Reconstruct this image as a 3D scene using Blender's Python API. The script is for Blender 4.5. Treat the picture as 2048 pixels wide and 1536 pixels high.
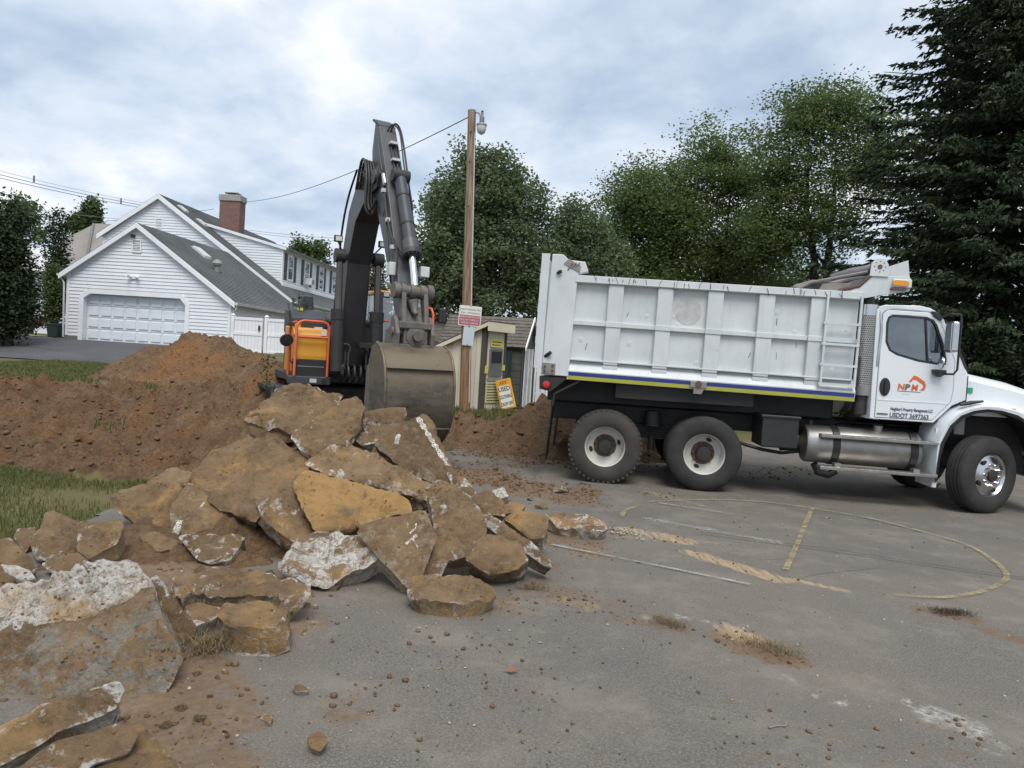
import bpy, bmesh, math, random
import numpy as np
from mathutils import Vector, Matrix, Euler, noise as mnoise
from mathutils.geometry import tessellate_polygon, delaunay_2d_cdt

for o in list(bpy.data.objects): bpy.data.objects.remove(o)
S = bpy.context.scene
COL = S.collection
R = math.radians
random.seed(7); RNG = np.random.default_rng(7)

# ------------------------------------------------------------------ camera
EYE, PITCH, ROLL, FPX = 1.7, R(2.14), R(3.55), 1420.0
FW = Vector((0, math.cos(PITCH), -math.sin(PITCH))); U0 = Vector((0, math.sin(PITCH), math.cos(PITCH)))
RT = math.cos(ROLL)*Vector((1, 0, 0)) + math.sin(ROLL)*U0
UP = -math.sin(ROLL)*Vector((1, 0, 0)) + math.cos(ROLL)*U0
CAM = Vector((0, 0, EYE))
cd = bpy.data.cameras.new('camera'); cam = bpy.data.objects.new('camera', cd); COL.objects.link(cam)
cd.sensor_fit = 'HORIZONTAL'; cd.sensor_width = 36; cd.lens = 36*FPX/2048; cd.clip_end = 2000; cd.clip_start = .05
M = Matrix((RT, UP, -FW)).transposed().to_4x4(); M.translation = CAM
cam.matrix_world = M; S.camera = cam

# ------------------------------------------------------------------ sky, sun, exposure
SUN_EL, SUN_AZ = R(58), R(172)          # azimuth measured clockwise from +Y (behind the camera)
W = bpy.data.worlds.new('World'); S.world = W; W.use_nodes = True
nt = W.node_tree; N = nt.nodes; L = nt.links; N.clear()
def wn(t, **k):
    n = N.new(t)
    for a, b in k.items(): setattr(n, a, b)
    return n
out = wn('ShaderNodeOutputWorld'); bg = wn('ShaderNodeBackground'); bg.inputs[1].default_value = .1
sky = wn('ShaderNodeTexSky', sky_type='NISHITA', sun_disc=False); sky.sun_elevation = SUN_EL; sky.sun_rotation = SUN_AZ
sky.air_density = 1.2; sky.dust_density = 2.0
tc = wn('ShaderNodeTexCoord'); sep = wn('ShaderNodeSeparateXYZ'); L.new(tc.outputs['Generated'], sep.inputs[0])
def mth(op, a, b=None):
    n = wn('ShaderNodeMath', operation=op)
    for i, v in enumerate((a, b)):
        if v is None: continue
        if isinstance(v, (int, float)): n.inputs[i].default_value = v
        else: L.new(v, n.inputs[i])
    return n.outputs[0]
zc = mth('ADD', mth('MAXIMUM', sep.outputs[2], 0.0), .30)
cx = mth('DIVIDE', sep.outputs[0], zc); cy = mth('DIVIDE', sep.outputs[1], zc)
cmb = wn('ShaderNodeCombineXYZ'); L.new(cx, cmb.inputs[0]); L.new(cy, cmb.inputs[1])
def wnoise(scale, detail, rough, off, dist=0.0):
    mp = wn('ShaderNodeMapping'); L.new(cmb.outputs[0], mp.inputs[0]); mp.inputs['Location'].default_value = off
    mp.inputs['Rotation'].default_value = (0, 0, .5)
    t = wn('ShaderNodeTexNoise'); t.inputs['Scale'].default_value = scale; t.inputs['Detail'].default_value = detail
    t.inputs['Roughness'].default_value = rough; t.inputs['Distortion'].default_value = dist; L.new(mp.outputs[0], t.inputs[0])
    return t.outputs[0]
def wramp(fac, stops):
    r = wn('ShaderNodeValToRGB'); L.new(fac, r.inputs[0]); e = r.color_ramp.elements
    while len(e) < len(stops): e.new(.5)
    for i, (p, c) in enumerate(stops): e[i].position = p; e[i].color = (*c, 1)
    return r.outputs[0]
n1 = wnoise(.8, 4, .5, (3.1, 1.7, 0)); n2 = wnoise(2.2, 6, .52, (0.3, 5.2, 0), .25); n3 = wnoise(8, 5, .55, (8.3, 2.2, 0), .3)
mixn = mth('ADD', mth('MULTIPLY', n2, .62), mth('ADD', mth('MULTIPLY', n3, .20), mth('MULTIPLY', n1, .30)))
# cloud body colour: blue-grey undersides to white thin parts (radiance units of the physical sky)
cloud = wramp(mixn, [(.42, (2.5, 3.15, 4.05)), (.50, (3.2, 3.8, 4.65)), (.59, (4.15, 4.6, 5.2)), (.68, (5.4, 5.55, 5.8))])
cover = wramp(mth('ADD', n1, mth('MULTIPLY', n2, .35)), [(.42, (.62,)*3), (.62, (.97,)*3)])
skm = wn('ShaderNodeMixRGB', blend_type='MULTIPLY'); skm.inputs[0].default_value = 1; L.new(sky.outputs[0], skm.inputs[1]); skm.inputs[2].default_value = (.62, .62, .62, 1)
mx = wn('ShaderNodeMixRGB'); L.new(cover, mx.inputs[0]); L.new(skm.outputs[0], mx.inputs[1]); L.new(cloud, mx.inputs[2])
L.new(mx.outputs[0], bg.inputs[0]); L.new(bg.outputs[0], out.inputs[0])
sd = bpy.data.lights.new('sun', 'SUN'); sd.energy = 1.5; sd.angle = R(32); sd.color = (1, .96, .9)
so = bpy.data.objects.new('sun', sd); COL.objects.link(so)
sdir = Vector((math.sin(SUN_AZ)*math.cos(SUN_EL), math.cos(SUN_AZ)*math.cos(SUN_EL), math.sin(SUN_EL)))
so.rotation_euler = sdir.to_track_quat('Z', 'Y').to_euler(); so.location = (0, -10, 30)
vs = S.view_settings; vs.view_transform = 'Standard'; vs.look = 'None'; vs.exposure = .93; vs.gamma = 1

# ------------------------------------------------------------------ placing helpers
def ray(x, y): return FW + RT*((x-1024)/FPX) - UP*((y-768)/FPX)
def ground(x, y, z=0.0):
    d = ray(x, y); return CAM + d*((z-EYE)/d.z)
def at(x, y, Y):
    d = ray(x, y); return CAM + d*(Y/d.y)

# ------------------------------------------------------------------ materials
class MT:
    def __init__(s, name):
        s.m = bpy.data.materials.new(name); s.m.use_nodes = True; s.t = s.m.node_tree; s.t.nodes.clear()
        s.out = s.n('ShaderNodeOutputMaterial'); s.p = s.n('ShaderNodeBsdfPrincipled'); s.l(s.p.outputs[0], s.out.inputs[0])
        s._co = None
    def n(s, t, **k):
        q = s.t.nodes.new(t)
        for a, b in k.items(): setattr(q, a, b)
        return q
    def l(s, a, b): s.t.links.new(a, b)
    def co(s, kind='Object', rnd=True):
        tc = s.n('ShaderNodeTexCoord').outputs[kind]
        if not rnd: return tc
        oi = s.n('ShaderNodeObjectInfo'); v = s.n('ShaderNodeVectorMath', operation='SCALE'); v.inputs[0].default_value = (37, 53, 29)
        s.l(oi.outputs['Random'], v.inputs['Scale']); a = s.n('ShaderNodeVectorMath', operation='ADD')
        s.l(tc, a.inputs[0]); s.l(v.outputs[0], a.inputs[1]); return a.outputs[0]
    def scale(s, vec, sc):
        m = s.n('ShaderNodeMapping'); s.l(vec, m.inputs[0]); m.inputs['Scale'].default_value = sc; return m.outputs[0]
    def noise(s, vec, scale, detail=5, rough=.55, dist=0):
        t = s.n('ShaderNodeTexNoise'); s.l(vec, t.inputs[0])
        for k, v in (('Scale', scale), ('Detail', detail), ('Roughness', rough), ('Distortion', dist)): t.inputs[k].default_value = v
        return t.outputs[0]
    def voro(s, vec, scale, feature='F1', outp=0):
        t = s.n('ShaderNodeTexVoronoi', feature=feature); s.l(vec, t.inputs[0]); t.inputs['Scale'].default_value = scale; return t.outputs[outp]
    def ramp(s, f, stops, interp='LINEAR'):
        r = s.n('ShaderNodeValToRGB'); s.l(f, r.inputs[0]); e = r.color_ramp.elements; r.color_ramp.interpolation = interp
        while len(e) < len(stops): e.new(.5)
        for i, (p, c) in enumerate(stops):
            e[i].position = p; e[i].color = (c, c, c, 1) if isinstance(c, (int, float)) else (*c, 1)
        return r.outputs[0]
    def mix(s, f, a, b, mode='MIX'):
        m = s.n('ShaderNodeMixRGB', blend_type=mode)
        for i, v in enumerate((f, a, b)):
            if isinstance(v, (int, float)): m.inputs[i].default_value = v if i == 0 else (v, v, v, 1)
            elif isinstance(v, tuple): m.inputs[i].default_value = (*v, 1)
            else: s.l(v, m.inputs[i])
        return m.outputs[0]
    def math(s, op, a, b=None):
        m = s.n('ShaderNodeMath', operation=op)
        for i, v in enumerate((a, b)):
            if v is None: continue
            if isinstance(v, (int, float)): m.inputs[i].default_value = v
            else: s.l(v, m.inputs[i])
        return m.outputs[0]
    def nz(s):
        g = s.n('ShaderNodeNewGeometry'); q = s.n('ShaderNodeSeparateXYZ'); s.l(g.outputs['Normal'], q.inputs[0]); return q.outputs[2]
    def bump(s, h, strength=.3, dist=.02, prev=None):
        b = s.n('ShaderNodeBump'); b.inputs['Strength'].default_value = strength; b.inputs['Distance'].default_value = dist
        s.l(h, b.inputs['Height'])
        if prev is not None: s.l(prev, b.inputs['Normal'])
        s.l(b.outputs[0], s.p.inputs['Normal']); return b.outputs[0]
    def set(s, col=None, rough=None, metal=None, spec=None):
        for k, v in (('Base Color', col), ('Roughness', rough), ('Metallic', metal), ('Specular IOR Level', spec)):
            if v is None: continue
            if isinstance(v, tuple): s.p.inputs[k].default_value = (*v, 1)
            elif isinstance(v, (int, float)): s.p.inputs[k].default_value = v
            else: s.l(v, s.p.inputs[k])
        return s

def paint(name, c, c2=None, rough=.45, scale=3.0, spots=0.0, spotcol=(.12, .07, .04), metal=0, bump=.05, streak=0.0, lo=.35, hi=.7):
    """painted or bare surface with large-scale tone variation, optional worn spots and vertical streaks"""
    t = MT(name); v = t.co(); c2 = c2 or tuple(x*.8 for x in c)
    col = t.mix(t.ramp(t.noise(v, scale, 6, .6), [(lo, 0.), (hi, 1.)]), c, c2)
    if streak:
        st = t.noise(t.scale(v, (5, 5, .45)), 1.5, 7, .7)
        col = t.mix(t.math('MULTIPLY', t.ramp(st, [(.52, 0.), (.75, 1.)]), streak), col, tuple(x*.55 for x in c2))
    if spots:
        sp = t.ramp(t.noise(v, scale*7, 8, .7), [(1-spots-.06, 0.), (1-spots+.02, 1.)]); col = t.mix(sp, col, spotcol)
    t.set(col, rough, metal); 
    if bump: t.bump(t.noise(v, scale*12, 4), bump, .01)
    return t.m

def glassmat(name, tint=(.02, .03, .03), rough=.02, clear=.55, refl=.06):
    t = MT(name); t.t.nodes.remove(t.p)
    tr = t.n('ShaderNodeBsdfTransparent'); tr.inputs[0].default_value = (.55, .62, .62, 1)
    df = t.n('ShaderNodeBsdfDiffuse'); df.inputs[0].default_value = (*tint, 1)
    gl = t.n('ShaderNodeBsdfGlossy'); gl.inputs['Roughness'].default_value = rough; gl.inputs[0].default_value = (.9, .95, 1, 1)
    a = t.n('ShaderNodeMixShader'); a.inputs[0].default_value = clear; t.l(df.outputs[0], a.inputs[1]); t.l(tr.outputs[0], a.inputs[2])
    fr = t.n('ShaderNodeFresnel'); fr.inputs[0].default_value = 1.6
    b = t.n('ShaderNodeMixShader'); t.l(t.math('ADD', fr.outputs[0], refl), b.inputs[0]); t.l(a.outputs[0], b.inputs[1]); t.l(gl.outputs[0], b.inputs[2])
    t.l(b.outputs[0], t.out.inputs[0]); return t.m

# ------------------------------------------------------------------ mesh helpers
class MB:
    def __init__(s): s.v = []; s.f = []
    def add(s, vs, fs):
        o = len(s.v); s.v += [tuple(v) for v in vs]; s.f += [tuple(i+o for i in f) for f in fs]; return s
    def box(s, x0, x1, y0, y1, z0, z1, m=None):
        vs = [Vector((x, y, z)) for z in (z0, z1) for y in (y0, y1) for x in (x0, x1)]
        if m is not None: vs = [m @ v for v in vs]
        return s.add(vs, [(0, 2, 3, 1), (4, 5, 7, 6), (0, 1, 5, 4), (2, 6, 7, 3), (0, 4, 6, 2), (1, 3, 7, 5)])
    def prism(s, pts, a0, a1, axis='y', holes=(), m=None):
        """2D outline (optionally with holes) extruded along an axis; 'y': pts are (x,z); 'x': (y,z); 'z': (x,y)"""
        def P(p, a):
            v = Vector({'y': (p[0], a, p[1]), 'x': (a, p[0], p[1]), 'z': (p[0], p[1], a)}[axis]); return m @ v if m is not None else v
        loops = [list(pts)] + [list(h) for h in holes]
        flat = [p for l in loops for p in l]; n = len(flat)
        tris = tessellate_polygon([[Vector((p[0], p[1], 0)) for p in l] for l in loops])
        vs = [P(p, a0) for p in flat] + [P(p, a1) for p in flat]
        fs = []
        if not holes:
            fs += [tuple(range(n)), tuple(range(2*n-1, n-1, -1))]
        else:
            fs += [tuple(t) for t in tris] + [tuple(i+n for i in reversed(t)) for t in tris]
        o = 0
        for l in loops:
            k = len(l)
            for i in range(k):
                a, b = o+i, o+(i+1) % k; fs.append((a, a+n, b+n, b))
            o += k
        return s.add(vs, fs)
    def tube(s, path, r, n=8, cap=True, closed=False):
        path = [Vector(p) for p in path]; k = len(path); rs = r if isinstance(r, (list, tuple)) else [r]*k
        vs = []; fs = []; up = None
        for i, p in enumerate(path):
            d = (path[min(i+1, k-1)]-path[max(i-1, 0)]).normalized()
            if up is None: up = d.orthogonal().normalized()
            up = (up-d*up.dot(d)); up = up.normalized() if up.length > 1e-6 else d.orthogonal().normalized()
            sd = d.cross(up)
            for j in range(n):
                a = 2*math.pi*j/n; vs.append(p+(up*math.cos(a)+sd*math.sin(a))*rs[i])
        for i in range(k-1):
            for j in range(n):
                a = i*n+j; b = i*n+(j+1) % n; fs.append((a, b, b+n, a+n))
        if cap: fs += [tuple(range(n-1, -1, -1)), tuple(range((k-1)*n, k*n))]
        return s.add(vs, fs)
    def cyl(s, p0, p1, r0, r1=None, n=16, cap=True): return s.tube([p0, p1], [r0, r0 if r1 is None else r1], n, cap)
    def lathe(s, prof, n=32, m=None, close=True):
        """profile of (radius, height) turned round the local Z axis"""
        vs = []; fs = []; k = len(prof)
        for r, h in prof:
            for j in range(n):
                a = 2*math.pi*j/n; v = Vector((r*math.cos(a), r*math.sin(a), h)); vs.append(m @ v if m is not None else v)
        for i in range(k-1):
            for j in range(n):
                a = i*n+j; b = i*n+(j+1) % n; fs.append((a, b, b+n, a+n))
        if close: fs += [tuple(range(n-1, -1, -1)), tuple(range((k-1)*n, k*n))]
        return s.add(vs, fs)
    def sphere(s, c, r, n=12, sc=(1, 1, 1)):
        c = Vector(c); k = n//2
        prof = [(math.sin(math.pi*(i+.02)/(k+.04))*r, -math.cos(math.pi*(i+.02)/(k+.04))*r) for i in range(k+1)]
        return s.lathe(prof, n, Matrix.Translation(c) @ Matrix.Diagonal((*sc, 1)))
    def build(s, name, mat=None, parent=None, smooth=False, bevel=0, seg=2, fix=True, loc=None):
        me = bpy.data.meshes.new(name); me.from_pydata(s.v, [], s.f)
        if fix:
            b = bmesh.new(); b.from_mesh(me); bmesh.ops.recalc_face_normals(b, faces=b.faces); b.to_mesh(me); b.free()
        o = bpy.data.objects.new(name, me); COL.objects.link(o)
        if mat: me.materials.append(mat)
        if parent: o.parent = parent
        if loc is not None: o.location = loc
        if bevel:
            q = o.modifiers.new('bevel', 'BEVEL'); q.width = bevel; q.segments = seg; q.limit_method = 'ANGLE'; q.angle_limit = R(35)
        if smooth: shade(o, 40)
        return o
def shade(o, ang=40):
    me = o.data; me.polygons.foreach_set('use_smooth', [True]*len(me.polygons))
    b = bmesh.new(); b.from_mesh(me)
    for e in b.edges:
        if len(e.link_faces) == 2 and e.calc_face_angle(0) > R(ang): e.smooth = False
    b.to_mesh(me); b.free()
def npmesh(name, V, Fq, mat, parent=None, smooth=False):
    """numpy verts (n,3) and faces (m,3|4)"""
    me = bpy.data.meshes.new(name); V = np.asarray(V, np.float32); Fq = np.asarray(Fq, np.int32); k = Fq.shape[1]
    me.vertices.add(len(V)); me.vertices.foreach_set('co', V.ravel()); me.loops.add(Fq.size); me.loops.foreach_set('vertex_index', Fq.ravel())
    me.polygons.add(len(Fq)); me.polygons.foreach_set('loop_start', np.arange(0, Fq.size, k, dtype=np.int32))
    me.update(calc_edges=True); me.validate()
    if smooth: me.polygons.foreach_set('use_smooth', np.ones(len(Fq), bool))
    o = bpy.data.objects.new(name, me); COL.objects.link(o); me.materials.append(mat)
    if parent: o.parent = parent
    return o
def empty(name, loc=(0, 0, 0), rz=0.0):
    o = bpy.data.objects.new(name, None); COL.objects.link(o); o.location = loc; o.rotation_euler = (0, 0, rz); o.empty_display_size = .2; return o
def tag(o, label=None, cat=None, group=None, kind=None):
    for k, v in (('label', label), ('category', cat), ('group', group), ('kind', kind)):
        if v: o[k] = v
    return o
def dup(o, parent=None):
    c = o.copy(); COL.objects.link(c); c.parent = parent
    for ch in [x for x in bpy.data.objects if x.parent == o]: dup(ch, c)
    return c
def text(txt, size, mat, parent, loc, rot, name='lettering', ext=.002, sx=1.0, align='LEFT', bold=0.0, shear=0.0):
    cu = bpy.data.curves.new('t', 'FONT'); cu.body = txt; cu.size = size; cu.extrude = ext; cu.align_x = align; cu.offset = bold; cu.shear = shear; cu.resolution_u = 3
    to = bpy.data.objects.new('t', cu); COL.objects.link(to); dg = bpy.context.evaluated_depsgraph_get(); dg.update()
    me = bpy.data.meshes.new_from_object(to.evaluated_get(dg)); bpy.data.objects.remove(to); bpy.data.curves.remove(cu)
    for v in me.vertices: v.co.x *= sx
    o = bpy.data.objects.new(name, me); COL.objects.link(o); me.materials.clear(); me.materials.append(mat); o.parent = parent
    o.location = loc; o.rotation_euler = rot; return o
def fbm(x, y, z=0.0, sc=1.0, oct=4):
    return mnoise.fractal(Vector((x*sc, y*sc, z*sc)), 1.0, 2.0, oct)
def vnoise(X, Y, seed=0):
    """vectorised value noise in [0,1]"""
    xi = np.floor(X).astype(np.int64); yi = np.floor(Y).astype(np.int64); xf = X-xi; yf = Y-yi
    def h(a, b):
        q = (a*374761393+b*668265263+seed*982451653) & 0x7fffffff; q = ((q ^ (q >> 13))*1274126177) & 0x7fffffff
        return ((q ^ (q >> 16)) & 0xffff)/65535.0
    u = xf*xf*(3-2*xf); w = yf*yf*(3-2*yf)
    return (h(xi, yi)*(1-u)+h(xi+1, yi)*u)*(1-w)+(h(xi, yi+1)*(1-u)+h(xi+1, yi+1)*u)*w
def vfbm(X, Y, sc, oct=4, seed=0, rough=.5):
    s = 0; a = 1; t = 0
    for i in range(oct): s = s+a*vnoise(X*sc, Y*sc, seed+i*17); t += a; a *= rough; sc = sc*2.03
    return s/t-.5
def sstep(a, b, x): t = np.clip((x-a)/(b-a), 0, 1); return t*t*(3-2*t)
# ================================================================== SETTING
HDIR = R(-3.7); HO = Vector((-21.47, 34.0, 1.25))          # house frame origin: garage front left corner on the ground
def base_h(X, Y):
    left = sstep(-1.5, -6.5, X)
    z = left*(.35*sstep(10.5, 18, Y)+.15*sstep(18, 26.5, Y)+.75*sstep(26.5, 33.5, Y))
    z = z + (1-left)*(.12*sstep(15, 20, Y)+.9*sstep(24, 60, Y))
    return z
def pit_h(X, Y):
    """excavated pit behind the grass strip: steep near wall, flat floor, long slope up to a ragged far rim"""
    wob = vfbm(X, Y, .55, 3, 5)*1.5
    m = sstep(-2.7, -4.3, X+wob*.3)
    y = Y+wob*.55
    front = 8.35+.25*np.sin(X*1.7)
    drop = sstep(front, front+1.0, y)*.85
    rise = np.clip((y-10.6)/(17.0-10.6), 0, 1)
    d = drop*(1-rise**1.15)
    lip = .20*np.exp(-((y-17.0)/.7)**2)*(vnoise(X*1.3, Y*1.3, 3)) + .25*np.exp(-((y-15.3)/1.0)**2)*vnoise(X*.8, Y*.8, 9)
    return m*(-d+lip), m*sstep(front-.1, front+.15, y)*(1-sstep(16.9, 17.6, y+vfbm(X, Y, 1.5, 3, 2)*1.2))
def bank_h(X, Y):   # spoil bank on the right of the pit, behind the slab pile
    w = vfbm(X, Y, 1.1, 4, 8)*.35
    h = .75*np.exp(-(((X+4.0)/1.9)**2+((Y-14.0)/2.2)**2)) + .55*np.exp(-(((X+6.2)/1.6)**2+((Y-15.2)/1.2)**2)) + .5*np.exp(-(((X+3.0)/1.0)**2+((Y-10.2)/1.6)**2))
    return h*(1+w*1.2)
GX = np.concatenate([-np.geomspace(400, 17, 16), np.arange(-16, 1.0, .075), np.arange(1.2, 4, .4), np.geomspace(4.5, 400, 22)])
GY = np.concatenate([np.linspace(-40, 4.0, 8), np.arange(4.6, 19, .075), np.arange(19, 36, .25), np.geomspace(36.5, 600, 26)])
X, Y = np.meshgrid(GX, GY)
ph, pm = pit_h(X, Y); bh = bank_h(X, Y)
lotm = sstep(-3.75, -3.45, X-np.clip((Y-6.2)*-.0, -9, 9)+vfbm(X, Y, 1.2, 3, 4)*.5)*(1-sstep(17.2, 17.5, Y))
lotm = np.maximum(lotm, sstep(-5.2, -4.9, X)*(Y < 6.0)*sstep(6.2, 5.0, Y))
dirt = np.clip(pm + sstep(.015, .09, bh) , 0, 1)
Z = base_h(X, Y)+ph+bh
rough = vfbm(X, Y, 1.1, 5, 11)*.85+np.abs(vfbm(X, Y, 3.2, 4, 12))*.62+np.maximum(vfbm(X, Y, 2.6, 3, 14)-.06, 0)*.6-.08
Z = Z+dirt*rough+(1-dirt)*vfbm(X, Y, 1.5, 3, 13)*.05*sstep(4, 6, Y)
Z = np.where((lotm > .5) & (dirt < .3), np.minimum(Z, -.04), Z)
Z = np.where((Y < 4.7), -.04, Z)
near_drive = (X < -11) & (Y > 26.6) & (Y < 34.5)
Z = np.where(near_drive, Z-.05, Z)
hd_ = sstep(36, 60, Y); Z = Z+hd_*0.0
worn = np.clip(vfbm(X, Y, .9, 4, 21)*2.2+.45, 0, 1)
V = np.stack([X, Y, Z], -1).reshape(-1, 3); ny, nx = X.shape
I = np.arange(ny*nx).reshape(ny, nx); FQ = np.stack([I[:-1, :-1], I[:-1, 1:], I[1:, 1:], I[1:, :-1]], -1).reshape(-1, 4)
def soil(t, v, red=0.5):
    """shared soil colouring -> (colour socket, bump height socket)"""
    big = t.noise(v, .7, 6, .65); mid = t.noise(v, 3.2, 8, .7); fine = t.noise(v, 22, 8, .75)
    c = t.mix(t.ramp(mid, [(.3, 0.), (.72, 1.)]), (.11, .068, .039), (.235, .158, .096))
    c = t.mix(t.math('MULTIPLY', t.ramp(big, [(.48, 0.), (.62, 1.)]), red), c, (.25, .125, .055))
    c = t.mix(t.ramp(fine, [(.36, .7), (.58, 0.)]), c, (.06, .036, .022))
    c = t.mix(t.ramp(t.voro(v, 34, outp=0), [(.05, .6), (.13, 0.)]), c, (.36, .27, .18))
    h = t.math('ADD', t.math('MULTIPLY', mid, .6), t.math('MULTIPLY', fine, .45))
    return c, h
tg = MT('lawn_and_soil'); vt = tg.co('Object', False)
at_ = tg.n('ShaderNodeAttribute', attribute_name='dirt').outputs['Fac']; aw = tg.n('ShaderNodeAttribute', attribute_name='worn').outputs['Fac']
sc_, sh_ = soil(tg, vt, .45)
gr = tg.mix(tg.ramp(tg.noise(vt, 9, 5), [(.35, 0.), (.65, 1.)]), (.06, .075, .022), (.10, .10, .04))
gr = tg.mix(tg.math('MULTIPLY', aw, .7), gr, (.19, .15, .075))
gf = tg.ramp(tg.math('ADD', at_, tg.math('MULTIPLY', tg.math('SUBTRACT', tg.noise(vt, 6, 4), .5), .8)), [(.35, 0.), (.6, 1.)])
sc_ = tg.mix(1.0, sc_, (.84, .79, .76), 'MULTIPLY'); tg.set(tg.mix(gf, gr, sc_), .95, spec=.15); tg.bump(sh_, .9, .05)
terrain = npmesh('ground', V, FQ, tg.m, smooth=True); tag(terrain, 'lawn and bare earth ground with an excavated pit', kind='structure')
for nm, arr in (('dirt', dirt), ('worn', worn)):
    a = terrain.data.attributes.new(nm, 'FLOAT', 'POINT'); a.data.foreach_set('value', arr.ravel().astype(np.float32))
TER = (GX, GY, Z, dirt, lotm)
def ter(x, y):
    """bilinear ground height"""
    i = np.clip(np.searchsorted(GX, x)-1, 0, len(GX)-2); j = np.clip(np.searchsorted(GY, y)-1, 0, len(GY)-2)
    u = (x-GX[i])/(GX[i+1]-GX[i]); w = (y-GY[j])/(GY[j+1]-GY[j])
    return (Z[j, i]*(1-u)+Z[j, i+1]*u)*(1-w)+(Z[j+1, i]*(1-u)+Z[j+1, i+1]*u)*w
def terd(x, y):
    i = np.clip(np.searchsorted(GX, x), 0, len(GX)-1); j = np.clip(np.searchsorted(GY, y), 0, len(GY)-1); return dirt[j, i], lotm[j, i]

# ---- parking lot
LX = np.concatenate([np.arange(-5.0, 8, .06), np.arange(8, 14, .5), np.geomspace(14, 60, 10)]); LY = np.concatenate([np.arange(-12, 1.5, .8), np.arange(1.5, 13, .06), np.arange(13, 18.1, .25)])
AX, AY = np.meshgrid(LX, LY)
def seg_mask(p0, p1, r, soft=.6):
    a = np.array(p0[:2]); b = np.array(p1[:2]); ab = b-a; t = np.clip(((AX-a[0])*ab[0]+(AY-a[1])*ab[1])/max(ab@ab, 1e-6), 0, 1)
    d = np.hypot(AX-a[0]-ab[0]*t, AY-a[1]-ab[1]*t)+vfbm(AX, AY, 2.6, 4, 31)*r*1.3
    return 1-sstep(r*(1-soft), r, d)
def gseg(x0, y0, x1, y1, r, s=1.0, soft=.7): return s*seg_mask(ground(x0, y0), ground(x1, y1), r, soft)
adirt = np.zeros_like(AX); aor = np.zeros_like(AX); awh = np.zeros_like(AX)
for a in [(500, 1050, 900, 1110, 1.0, .95), (250, 1090, 520, 1200, .65, .9), (60, 1300, 360, 1440, .42, .8), (330, 1500, 460, 1536, .25, .7), (860, 930, 1100, 985, .9, .85), (1000, 1040, 1180, 1090, .55, .8), (900, 1200, 1100, 1190, .45, .55),
          (400, 1340, 440, 1400, .35, .7), (680, 1400, 690, 1420, .18, .5), (930, 880, 1080, 915, 1.4, .9), (1100, 915, 1280, 925, .7, .6), (1480, 950, 1700, 935, .5, .3), (1240, 1240, 1370, 1262, .14, .75), (1440, 1270, 1600, 1325, .17, .95),
          (1850, 1222, 1940, 1240, .12, .8), (1990, 1265, 2060, 1290, .18, .8), (1120, 1180, 1300, 1240, .3, .4), (1400, 1390, 1460, 1400, .12, .3), (1560, 1480, 1900, 1500, .5, .22), (900, 1330, 1050, 1480, .9, .16)]:
    adirt = np.maximum(adirt, gseg(*a))
for a in [(1262, 1060, 1375, 1082, .19, 1), (1375, 1105, 1560, 1160, .17, 1), (1590, 1160, 1690, 1182, .10, .9), (1720, 1168, 1745, 1170, .06, .7), (1420, 1085, 1440, 1086, .06, .6), (1300, 985, 1400, 1010, .2, .45), (1120, 1200, 1170, 1215, .2, .4), (1290, 1235, 1330, 1240, .12, .6), (1450, 1255, 1500, 1275, .16, .8)]:
    aor = np.maximum(aor, gseg(*a))
for a in [(1290, 1035, 1560, 1085, .12, .55), (1660, 1030, 1820, 1060, .10, .35), (1350, 1230, 1410, 1245, .07, .6), (1630, 1395, 1690, 1406, .05, .9), (1745, 1375, 1760, 1380, .03, .9), (1800, 1398, 1815, 1404, .03, .9), (1870, 1430, 1930, 1450, .14, .6), (1950, 1460, 1990, 1500, .12, .4), (1450, 1320, 1620, 1370, .12, .3), (1240, 1170, 1290, 1180, .12, .3), (1840, 1080, 1900, 1100, .12, .3), (580, 1240, 640, 1260, .15, .3)]:
    awh = np.maximum(awh, gseg(*a))
AZ = np.zeros_like(AX)+vfbm(AX, AY, .5, 2, 41)*.012
dd = AX*0
LV = np.stack([AX, AY, AZ], -1).reshape(-1, 3); ny, nx = AX.shape; I = np.arange(ny*nx).reshape(ny, nx)
LF = np.stack([I[:-1, :-1], I[:-1, 1:], I[1:, 1:], I[1:, :-1]], -1).reshape(-1, 4)
cxf = LV[LF].mean(1); edge = -3.6-vfbm(cxf[:, 0], cxf[:, 1], 1.2, 3, 4)*.6
keep = (cxf[:, 0] > edge) | ((cxf[:, 1] < 5.4) & (cxf[:, 0] > -4.95))
keep &= ~((cxf[:, 1] > 17.0+vfbm(cxf[:, 0], cxf[:, 1], .8, 3, 6)*.8) & (cxf[:, 0] < 3))
ta = MT('worn_asphalt'); va = ta.co('Object', False)
def fatt(t, n): return t.n('ShaderNodeAttribute', attribute_name=n).outputs['Fac']
agg = ta.noise(va, 85, 5, .8); c = ta.mix(ta.ramp(agg, [(.36, 0.), (.66, 1.)]), (.072, .065, .057), (.222, .198, .170))
c = ta.mix(ta.ramp(ta.noise(va, .8, 5, .6), [(.38, 0.), (.66, .6)]), c, (.185, .156, .124))
c = ta.mix(ta.ramp(ta.noise(va, .35, 4, .6), [(.46, 0.), (.64, .30)]), c, (.085, .082, .08))
c = ta.mix(ta.ramp(ta.voro(va, 42), [(.06, .8), (.16, 0.)]), c, (.34, .32, .28))
c = ta.mix(ta.ramp(ta.voro(va, 16), [(.025, .8), (.045, 0.)]), c, (.50, .47, .42))
strk = ta.noise(va, 1.6, 9, .75)
c = ta.mix(ta.ramp(strk, [(.50, 0.), (.70, .55)]), c, (.25, .225, .19))
brk = ta.noise(va, 7, 7, .7)
def thr(a, k=.9, ): return ta.ramp(ta.math('ADD', a, ta.math('MULTIPLY', ta.math('SUBTRACT', brk, .5), k)), [(.30, 0.), (.72, 1.)])
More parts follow.
